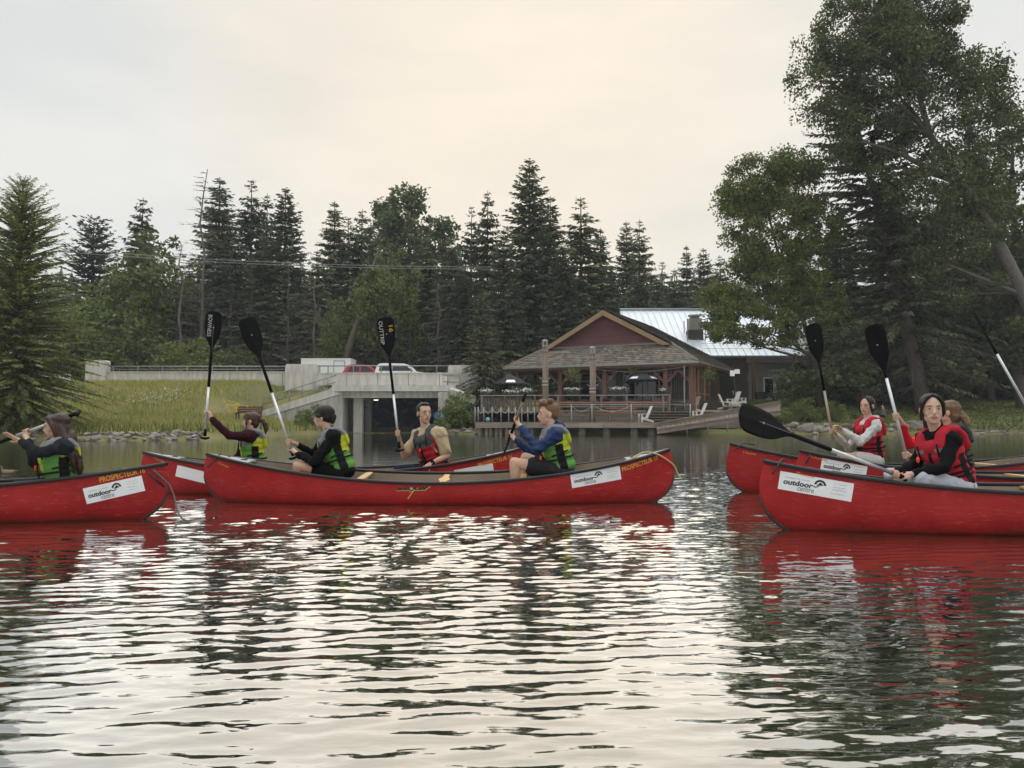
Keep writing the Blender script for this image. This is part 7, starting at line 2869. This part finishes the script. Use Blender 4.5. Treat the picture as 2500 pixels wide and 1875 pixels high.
# ---- A: woman with long dark hair, left canoe
pa = (P(-190, 1151, 7.38), P(190, 1008, 7.38))
paddle("paddle held slantwise by the long-haired woman, its grip showing behind her hair", pa[0], pa[1], (0.25, -0.45, 0.85), rib=1)
gA = pa[1].lerp(pa[0], (190 - 63) / 380.0)
J = seated(7.2, dict(head=(136, 1043, 0), neck=(139, 1077, 0), pelvis=(150, 1185, 0), shL=(158, 1092, -0.17), shR=(124, 1090, 0.16),
                     elL=(94, 1106, -0.27), wrL=(50, 1078, -0.20), elR=(84, 1128, 0.13), wrR=(68, 1076, 0.10), knL=(45, 1190, -0.16), knR=(42, 1190, 0.16)), boat='left')
a = Person("woman with long dark hair reaching out an open hand at the left edge", J, ((-0.94, -0.32, -0.10), (-0.08, 0, 1)), 0.98, True, sk1, hs=1.04)
a.body([lambda mb: open_hand(mb, J['wrL'], P(10, 1055, 6.98) - J['wrL'], (0.1, 0.55, 0.8), 0.95, 0.16, 0.10, 1),
        lambda mb: grip_hand(mb, gA, pa[1] - pa[0], J['wrR'], 0.95)])
a.top("jacket", cl_char, 1.0, 0.020, 0.009, 0.06, seed=3)
a.trousers("trousers", cl_short, 1.9, seed=4)
a.vest('green', 0.040)
a.face(brow_b, lip2)
a.hair(h_dbrown, CAP + [((0, -0.075, -0.04), (0.078, 0.056, 0.10)), ((0.01, -0.125, -0.15), (0.085, 0.050, 0.11)), ((0.02, -0.165, -0.27), (0.080, 0.040, 0.11)), ((0.03, -0.175, -0.38), (0.055, 0.030, 0.09))],
       [(((0.02, 0.045, 0.108), (0.060, 0.048, 0.080), (0.080, 0.015, 0.02), (0.084, -0.01, -0.06), (0.080, -0.03, -0.14)), (0.016, 0.02, 0.022, 0.022, 0.014)),
        (((-0.02, 0.045, 0.108), (-0.060, 0.045, 0.080), (-0.080, 0.01, 0.02), (-0.084, -0.02, -0.08)), (0.016, 0.02, 0.022, 0.016)),
        (((0.07, -0.05, 0.0), (0.095, -0.085, -0.12), (0.12, -0.12, -0.22), (0.12, -0.14, -0.34), (0.10, -0.15, -0.44)), (0.03, 0.034, 0.032, 0.024, 0.008)), (((0.075, -0.01, 0.02), (0.088, -0.03, -0.06), (0.095, -0.06, -0.14)), (0.022, 0.026, 0.026)),
        (((0.03, -0.17, -0.3), (0.045, -0.18, -0.42), (0.03, -0.18, -0.52)), (0.03, 0.022, 0.008))], fold=0.005)
a.whistle(P(87, 1143, 7.12))

# ---- B: woman in a maroon sweater, back canoe
pb = (P(523.5, 760, 9.62), P(500, 1068, 9.62))
paddle("upright paddle with BOWNESS written down its blade, held out by the maroon sweater's arm", pb[0], pb[1], (0.55, -0.83, 0.05), 0.49, 0.20, 0.45, rib=1,
       words=[("BOWNESS", 0.27, 0.048, (0.185, -0.045, 1), m_chalk)])
J = seated(9.85, dict(head=(611, 1029, 0), neck=(615, 1053, 0), pelvis=(622, 1150, 0), shL=(611, 1066, -0.17), shR=(600, 1064, 0.17),
                      elL=(561, 1064, -0.24), wrL=(516, 1022, -0.23), elR=(585, 1110, 0.22), wrR=(560, 1132, 0.12), knL=(550, 1150, -0.14), knR=(548, 1150, 0.15)), boat='back')
b2 = Person("woman in a maroon sweater with a ponytail holding her paddle straight up", J, ((-0.98, -0.18, 0.02), (0.02, 0, 1)), 0.97, True, sk2, hs=1.0)
gB = along(pb, (1010 - 760) / 308.0)
b2.body([lambda mb: grip_hand(mb, gB, pb[0] - pb[1], J['wrL'], 0.95), lambda mb: open_hand(mb, J['wrR'], (-1, 0, -0.3), (0, 0, 1), 0.95)])
b2.top("sweater", cl_mar, 1.0, 0.024, 0.008, 0.06, seed=7)
b2.trousers("trousers", cl_short, 1.9, seed=8)
b2.vest('green', 0.042)
b2.face(brow_b, lip2)
b2.hair(h_brown, CAP + [((0, -0.07, -0.02), (0.07, 0.05, 0.07)), ((0, 0.035, 0.085), (0.064, 0.048, 0.040))],
        [(((0.0, 0.070, 0.085), (0.03, 0.078, 0.060), (0.052, 0.066, 0.035)), (0.016, 0.013, 0.008)),
         (((0.0, 0.070, 0.085), (-0.03, 0.078, 0.060), (-0.052, 0.066, 0.035)), (0.016, 0.013, 0.008)),
         (((0.058, 0.05, 0.07), (0.075, 0.040, 0.02), (0.076, 0.036, -0.04), (0.072, 0.034, -0.09)), (0.016, 0.014, 0.011, 0.005)),
         (((0, -0.115, 0.02), (0, -0.16, 0.015), (0.0, -0.195, -0.03), (0.0, -0.205, -0.10), (0.0, -0.20, -0.16)), (0.022, 0.034, 0.036, 0.030, 0.010))])

# ---- C: man in black, main canoe
pc = (P(601, 776, 8.80), P(717, 1116, 8.80))
paddle("black paddle tilted left above the man in the black jacket", pc[0], pc[1], (0.10, -1.0, 0.05), 0.50, 0.215, 0.40)
J = seated(8.85, dict(head=(789, 1020, 0), neck=(803, 1053, 0), pelvis=(838, 1152, 0), shL=(815, 1068, -0.19), shR=(800, 1066, 0.19),
                      elL=(768, 1128, -0.24), wrL=(727, 1108, -0.12), elR=(766, 1110, 0.20), wrR=(727, 1086, 0.06), knL=(727, 1137, -0.15), knR=(742, 1133, 0.16)), boat='main')
J['anL'] = P(733, 1206, 8.76)
J['anR'] = P(748, 1206, 8.96)
for q in 'LR': J['toe' + q] = J['an' + q] + Vector((-0.13, 0, 0.0))
c3 = Person("man with black bowl-cut hair, black jacket and bare knees gripping his tilted paddle", J, ((-0.97, 0.16, -0.10), (-0.05, 0, 1)), 1.04, False, sk3, hs=1.05)
gC1, gC2 = along(pc, (1103 - 776) / 340.0), along(pc, (1081 - 776) / 340.0)
c3.body([lambda mb: grip_hand(mb, gC1, pc[0] - pc[1], J['wrL'], 1.0), lambda mb: grip_hand(mb, gC2, pc[0] - pc[1], J['wrR'], 1.0)])
c3.top("jacket", cl_blk, 1.0, 0.020, 0.010, 0.055, seed=11)
c3.trousers("shorts", cl_blk, 0.50, 0.022, seed=12)
c3.vest('green', 0.040)
c3.face(brow_b, lip1)
c3.hair(h_black, [((0, -0.022, 0.050), (0.092, 0.108, 0.088)), ((0, -0.055, 0.012), (0.078, 0.072, 0.075)), ((0, 0.030, 0.058), (0.076, 0.062, 0.046))],
        [(((0.05, 0.07, 0.055), (0.078, 0.035, 0.03), (0.085, 0.0, 0.02)), (0.014, 0.016, 0.014)), (((-0.05, 0.07, 0.055), (-0.078, 0.035, 0.03), (-0.085, 0.0, 0.02)), (0.014, 0.016, 0.014)),
         (((0, -0.11, 0.0), (0, -0.10, -0.05)), (0.035, 0.025))], fold=0.003)

# ---- D: man in a tan shirt, back canoe
pd = (P(939.5, 774, 9.9), P(975.5, 1098, 9.9))
paddle("upright paddle with white marker writing, held by the man in the tan shirt", pd[0], pd[1], (0.05, -1.0, 0.0), 0.53, 0.222, 0.46,
       words=[("OUTTRIP", 0.30, 0.050, (0.20, -0.062, 1), m_chalk), ("16", 0.085, 0.055, (0.16, 0.062, 1), mat("faded yellow marker", (0.34, 0.26, 0.04), 0.8))])
J = seated(10.08, dict(head=(1036, 1010, 0), neck=(1040, 1047, 0.02), pelvis=(1068, 1150, 0.03), shL=(1073, 1061, -0.12), shR=(1020, 1063, 0.12),
                       elL=(1092, 1113, -0.16), wrL=(1052, 1131, -0.30), elR=(987, 1115, 0.05), wrR=(975, 1071, -0.08), knL=(976, 1150, -0.20), knR=(972, 1150, 0.12)), boat='back')
d4 = Person("man in a tan T-shirt and red vest looking back over his shoulder", J, ((0.52, -0.85, 0.0),), 1.02, False, sk3, chest_dir=(-0.5, -0.85, 0), hs=1.13)
gD = along(pd, (1058 - 774) / 324.0)
d4.body([lambda mb: grip_hand(mb, gD, pd[0] - pd[1], J['wrR'], 1.0), lambda mb: open_hand(mb, J['wrL'], P(1030, 1147, 9.72) - J['wrL'], (-0.2, -0.6, 0.75), 1.0, 0.30, 0.35, -1)])
d4.top("shirt", cl_tan, 0.76, 0.030, 0.013, 0.06, seed=15)
d4.trousers("trousers", cl_navyp, 1.9, seed=16)
d4.vest('red', 0.050)
d4.face(brow_b, lip1)
d4.hair(h_black, [((0, -0.034, 0.046), (0.0785, 0.092, 0.083)), ((0, -0.058, 0.008), (0.073, 0.058, 0.068)), ((0, 0.022, 0.102), (0.052, 0.044, 0.026))], [(((0.070, 0.016, 0.05), (0.074, 0.010, 0.015)), (0.010, 0.006)), (((-0.070, 0.016, 0.05), (-0.074, 0.010, 0.015)), (0.010, 0.006))], fold=0.002)
wt = MB()
w0 = J['wrL'].lerp(J['elL'], 0.10)
wt.tube([w0 - (J['elL'] - J['wrL']).normalized() * 0.012, w0 + (J['elL'] - J['wrL']).normalized() * 0.012], 0.034, 14)
wt.ball(w0 + Vector((-0.012, -0.030, 0.014)), (0.019, 0.010, 0.019), 10, 8)
d4.add("watch", wt, m_vblack)
d4.whistle(P(1025, 1100, 9.86))

# ---- E: man in navy jacket, main canoe
pe = (P(1231, 1106, 9.72), P(1281, 968, 8.46))
paddle("paddle held nearly end-on by the man in the navy jacket", pe[0], pe[1], (pe[1] - pe[0]).cross(Vector((0, 1, 0))), 0.46, 0.19, 0.38, m_shaft=m_tan)
J = seated(8.88, dict(head=(1337, 1012, 0), neck=(1347, 1044, 0), pelvis=(1374, 1150, 0), shL=(1356, 1064, -0.19), shR=(1344, 1062, 0.19),
                      elL=(1312, 1096, -0.24), wrL=(1272, 1041, -0.06), elR=(1298, 1110, 0.26), wrR=(1259, 1073, 0.22), knL=(1256, 1129, -0.13), knR=(1283, 1117, 0.17)), boat='main')
J['anL'] = P(1262, 1208, 8.76)
J['anR'] = P(1270, 1208, 9.0)
for q in 'LR': J['toe' + q] = J['an' + q] + Vector((-0.13, 0, 0.0))
e5 = Person("man with curly brown hair in a navy hooded jacket, knees bare", J, ((-0.995, -0.10, -0.02),), 1.05, False, sk2, hs=1.08)
gE1, gE2 = along(pe, 1 - 0.38), along(pe, 1 - 0.62)
e5.body([lambda mb: grip_hand(mb, gE1, pe[1] - pe[0], J['wrL'], 1.0), lambda mb: grip_hand(mb, gE2, pe[1] - pe[0], J['wrR'], 1.0)])
e5.top("jacket", cl_navy, 1.0, 0.024, 0.013, 0.06, hood=True, seed=19)
e5.trousers("shorts", cl_short, 0.60, 0.024, seed=20)
e5.vest('green', 0.042)
e5.face(brow_l, lip1)
r = random.Random(6)
curl = [((r.uniform(-0.055, 0.055), r.uniform(-0.05, 0.075), r.uniform(0.10, 0.135)), (r.uniform(0.018, 0.03),) * 3) for _ in range(26)]
e5.hair(h_light, [((0, -0.032, 0.050), (0.080, 0.096, 0.080)), ((0, -0.060, 0.012), (0.074, 0.060, 0.072)), ((0, 0.030, 0.108), (0.055, 0.05, 0.030))] + curl, [], fold=0.004)
e5.whistle(P(1320, 1118, 8.62))

# ---- F: woman in grey hoodie, far canoe
pf = (P(1983, 790, 10.05), P(2035, 1080, 10.05))
paddle("upright paddle with a tan shaft held by the woman in the grey hoodie", pf[0], pf[1], (-0.35, -0.93, 0.0), 0.54, 0.20, 0.34, m_shaft=m_tan, tgrip=False)
J = seated(10.15, dict(head=(2116, 992, 0), neck=(2119, 1024, 0), pelvis=(2130, 1122, 0), shL=(2137, 1040, -0.13), shR=(2104, 1038, 0.13),
                       elL=(2102, 1080, -0.22), wrL=(2056, 1048, -0.12), elR=(2072, 1094, 0.14), wrR=(2042, 1060, 0.04), knL=(2056, 1114, -0.16), knR=(2054, 1114, 0.14)), boat='far')
f6 = Person("woman with a centre parting in a pale grey hoodie and red vest", J, ((-0.78, -0.62, -0.05),), 0.98, True, sk2, chest_dir=(-0.9, -0.4, 0), hs=1.1)
gF = along(pf, (1052 - 790) / 290.0)
f6.body([lambda mb: open_hand(mb, J['wrL'], P(2036, 1034, 9.98) - J['wrL'], (0.3, 0.2, 0.9), 0.92, 0.18, 0.35, 1), lambda mb: grip_hand(mb, gF, pf[0] - pf[1], J['wrR'], 0.92)])
f6.top("hoodie", cl_grey, 1.0, 0.022, 0.012, 0.06, hood=True, seed=23, collar=False)
f6.trousers("shorts", cl_grey, 0.42, 0.026, seed=24)
f6.vest('red3', 0.046)
f6.face(brow_b, lip2)
PART = [(((0.0, 0.030, 0.122), (0.038, 0.046, 0.102), (0.066, 0.046, 0.050), (0.074, 0.034, -0.02), (0.070, 0.024, -0.085)), (0.010, 0.013, 0.014, 0.011, 0.006)),
        (((0.0, 0.030, 0.122), (-0.038, 0.046, 0.102), (-0.066, 0.046, 0.050), (-0.074, 0.034, -0.02), (-0.070, 0.024, -0.085)), (0.010, 0.013, 0.014, 0.011, 0.006))]
f6.hair(h_black, CAP + [((0, -0.075, -0.02), (0.068, 0.048, 0.07))], PART + [(((0, -0.10, -0.03), (0.0, -0.115, -0.09), (0.0, -0.105, -0.16)), (0.032, 0.028, 0.012))], fold=0.002)

# ---- G: woman looking at the camera, front canoe
pg = (P(1805, 1013, 5.55), P(2208, 1166, 6.35))
paddle("big black paddle blade pointing left in front of the nearest woman", pg[0], pg[1], (0.10, -0.95, 0.30), 0.53, 0.222, 0.42, rib=1, tgrip=True)
J = seated(6.5, dict(head=(2275, 1002, 0), neck=(2286, 1051, 0.03), pelvis=(2338, 1190, 0.02), shL=(2326, 1075, -0.12), shR=(2259, 1072, 0.14),
                     elL=(2306, 1141, -0.22), wrL=(2228, 1157, -0.18), elR=(2238, 1130, 0.20), wrR=(2190, 1155, 0.02), knL=(2250, 1167, -0.17), knR=(2182, 1166, 0.14)), boat='front')
g7 = Person("woman in black jacket and red vest looking at the camera in the nearest canoe", J, ((-0.30, -0.95, 0.0),), 1.0, True, sk2, chest_dir=(-0.8, -0.6, 0), vox=0.0055, hs=1.15)
gG = along(pg, 0.975)
g7.body([lambda mb: open_hand(mb, J['wrL'], P(2192, 1168, 6.36) - J['wrL'], (-0.1, -0.5, 0.8), 0.95, 0.1, 0.30, 1), lambda mb: grip_hand(mb, along(pg, 0.93), pg[1] - pg[0], J['wrR'], 0.95)])
g7.top("jacket", cl_blk, 1.0, 0.020, 0.011, 0.055, seed=27)
g7.trousers("trousers", cl_pant, 1.9, 0.022, 0.012, seed=28)
g7.vest('red2', 0.036)
g7.face(brow_b, lip1)
g7.hair(h_black, CAP + [((0, -0.078, -0.02), (0.068, 0.046, 0.07))],
        [(((0.0, 0.040, 0.117), (0.038, 0.055, 0.096), (0.068, 0.046, 0.052), (0.077, 0.022, -0.01), (0.074, 0.0, -0.05)), (0.010, 0.013, 0.014, 0.012, 0.006)),
         (((0.0, 0.040, 0.117), (-0.038, 0.055, 0.096), (-0.070, 0.047, 0.052), (-0.080, 0.032, -0.02), (-0.078, 0.022, -0.075)), (0.010, 0.013, 0.014, 0.012, 0.006)),
         (((0, -0.11, -0.02), (0.0, -0.13, -0.08), (0.0, -0.125, -0.16), (0.01, -0.11, -0.24)), (0.040, 0.040, 0.034, 0.012)), (((0.05, -0.08, -0.04), (0.07, -0.095, -0.12), (0.07, -0.09, -0.20)), (0.026, 0.026, 0.010))], fold=0.003)
g7.whistle(P(2241, 1123, 6.28))

# ---- H: red-sleeved paddler behind, middle right canoe
ph = (P(2131, 792, 8.05), P(2224, 1160, 8.05))
paddle("paddle with a long white shaft raised by the red-sleeved paddler", ph[0], ph[1], (-0.75, -0.66, 0.0), 0.52, 0.21, 0.02, tgrip=False)
J = seated(8.3, dict(head=(2312, 1008, 0.05), neck=(2316, 1042, 0.05), pelvis=(2345, 1150, 0.0), shL=(2318, 1062, -0.14), shR=(2276, 1060, 0.20),
                     elL=(2290, 1112, -0.22), wrL=(2236, 1120, -0.14), elR=(2216, 1086, 0.04), wrR=(2204, 1035, -0.14), knL=(2250, 1150, -0.15), knR=(2250, 1150, 0.15)), boat='mid')
h8 = Person("paddler in a red jacket mostly hidden behind the woman looking at the camera", J, ((-0.85, 0.5, 0.0),), 1.0, True, sk2, hs=1.1)
h8.body([lambda mb: grip_hand(mb, along(ph, (1018 - 792) / 368.0), ph[0] - ph[1], J['wrR'], 1.0), lambda mb: grip_hand(mb, along(ph, (1112 - 792) / 368.0), ph[0] - ph[1], J['wrL'], 1.0)])
h8.top("jacket", cl_red, 1.0, 0.024, 0.012, 0.06, seed=31)
h8.trousers("trousers", cl_short, 1.9, seed=32)
h8.vest('dark', 0.034)
h8.face(brow_l, lip1)
h8.hair(h_blond, CAP + [((0, -0.07, -0.03), (0.075, 0.055, 0.085))], [(((0, -0.11, 0.0), (0.02, -0.15, -0.05), (0.03, -0.17, -0.11), (0.03, -0.16, -0.16)), (0.035, 0.04, 0.034, 0.012))], fold=0.005)

# ---- I: paddler beyond the right edge who holds the last paddle
pi_ = (P(2374, 758, 9.75), P(2534, 1042, 9.75))
paddle("paddle with a grey shaft slanting in at the far right edge", pi_[0], pi_[1], (pi_[1] - pi_[0]).cross(Vector((0.45, 1, 0))), 0.50, 0.20, 0.12, tgrip=False)
J = seated(10.1, dict(head=(2596, 1000, 0), neck=(2604, 1034, 0), pelvis=(2625, 1132, 0), shL=(2612, 1052, -0.17), shR=(2596, 1050, 0.17),
                      elL=(2570, 1092, -0.28), wrL=(2538, 1036, -0.28), elR=(2566, 1092, 0.1), wrR=(2544, 1052, -0.12), knL=(2545, 1128, -0.16), knR=(2545, 1128, 0.15)), boat='far')
i9 = Person("paddler in dark clothes just beyond the right edge holding the slanting paddle", J, ((-1, 0.05, 0),), 1.0, False, sk3)
i9.body([lambda mb: grip_hand(mb, along(pi_, 0.93), pi_[0] - pi_[1], J['wrL'], 1.0), lambda mb: grip_hand(mb, along(pi_, 0.985), pi_[0] - pi_[1], J['wrR'], 1.0)])
i9.top("jacket", cl_char, 1.0, 0.022, 0.006, seed=35)
i9.trousers("trousers", cl_short, 1.9, seed=36)
i9.vest('red', 0.032)
i9.hair(h_dbrown, CAP, [], fold=0.003)

# ---- small figure on the far rocks
YF = 55.0
x = PX(2157, YF)
gz_ = float(ground_z(x, YF)) + 0.25
c0 = Vector((x, YF, gz_))
V3 = lambda a, b_, c_: c0 + Vector((a, b_, c_))
J = dict(pelvis=V3(0, 0, 0.30), neck=V3(-0.05, 0, 0.78), head=V3(-0.06, -0.02, 0.95), shL=V3(-0.02, -0.18, 0.70), shR=V3(-0.02, 0.18, 0.70), elL=V3(-0.12, -0.2, 0.45), elR=V3(-0.12, 0.2, 0.45),
         wrL=V3(-0.33, -0.12, 0.42), wrR=V3(-0.33, 0.12, 0.42), hipL=V3(-0.02, -0.09, 0.28), hipR=V3(-0.02, 0.09, 0.28), knL=V3(-0.40, -0.13, 0.42), knR=V3(-0.40, 0.13, 0.42), anL=V3(-0.44, -0.13, 0.05), anR=V3(-0.44, 0.13, 0.05))
f0 = Person("small distant figure in grey sitting on the shore rocks behind the hoodie", J, ((-1, -0.2, 0),), 1.0, False, sk3, "people on the shore", vox=0.016)
f0.body([lambda mb: open_hand(mb, J['wrL'], (-1, 0.3, 0), (0, 0, 1), 1.0), lambda mb: open_hand(mb, J['wrR'], (-1, -0.3, 0), (0, 0, 1), 1.0)])
f0.top("jacket", mat("slate jacket", (0.10, 0.105, 0.11), 0.9), 1.0, 0.02, 0.0)
f0.trousers("trousers", cl_short, 1.9)
f0.hair(h_black, CAP, [], vox=0.014, fold=0.0)

# ---- duck on the water at the far left
yd = 13.5
dk0 = Vector((PX(26, yd), yd, 0.0))
du = empty("duck", dk0)
du.scale = (0.72, 0.72, 0.72)
tag(du, "small brown duck resting on the water at the left edge", "duck")
mb = MB()
mb.ball((0, 0, 0.03), (0.16, 0.085, 0.065), 16, 10)
mb.ball((-0.10, 0, 0.05), (0.07, 0.06, 0.06), 12, 8)
mb.tube([(-0.13, 0, 0.06), (-0.16, 0, 0.12), (-0.165, 0, 0.16)], [0.035, 0.026, 0.024], 10)
mb.ball((-0.175, 0, 0.168), (0.036, 0.027, 0.027), 12, 8)
mb.tube([(0.12, 0, 0.05), (0.19, 0, 0.075), (0.22, 0, 0.08)], [0.04, 0.02, 0.006], 8)
o = shrink_wrap("body", mb, 0.008, 4, mat("mottled brown feathers", (0.07, 0.045, 0.028), 0.85, col2=(0.16, 0.11, 0.07), scale=30, detail=2), du)
MB().add([(-0.20, -0.012, 0.165), (-0.20, 0.012, 0.165), (-0.245, 0.012, 0.155), (-0.245, -0.012, 0.155), (-0.20, -0.012, 0.155), (-0.20, 0.012, 0.155)], [(0, 1, 2, 3), (5, 4, 3, 2), (0, 3, 4), (1, 5, 2)]).build("bill", mat("dull orange bill", (0.3, 0.15, 0.04), 0.6), du)
for sy in (-1, 1):
    MB().ball((0.03, sy * 0.075, 0.055), (0.12, 0.02, 0.04), 12, 8).build("wing", mat("pale wing feathers", (0.20, 0.15, 0.10), 0.85, var=0.3, scale=40), du, True)
    MB().ball((-0.19, sy * 0.022, 0.175), 0.005, 6, 5).build("eye", m_iris, du)
# ------------------------------------------------------------------ smoky air: one closed box round the whole place
hz = MB().box((0, 330, 44.0), (1700, 1500, 92)).build("haze", None)
mh = bpy.data.materials.new("smoke haze")
mh.use_nodes = True
t = mh.node_tree
t.nodes.clear()
ho = t.nodes.new("ShaderNodeOutputMaterial")
hv_ = t.nodes.new("ShaderNodeVolumePrincipled")
hv_.inputs['Color'].default_value = (0.86, 0.92, 1.0, 1)
hv_.inputs['Density'].default_value = 0.00034
t.links.new(hv_.outputs[0], ho.inputs['Volume'])
hz.data.materials.append(mh)
tag(hz, "thin smoky haze hanging over lake and wood", "haze", None, "stuff")
SC.cycles.volume_bounces = 1
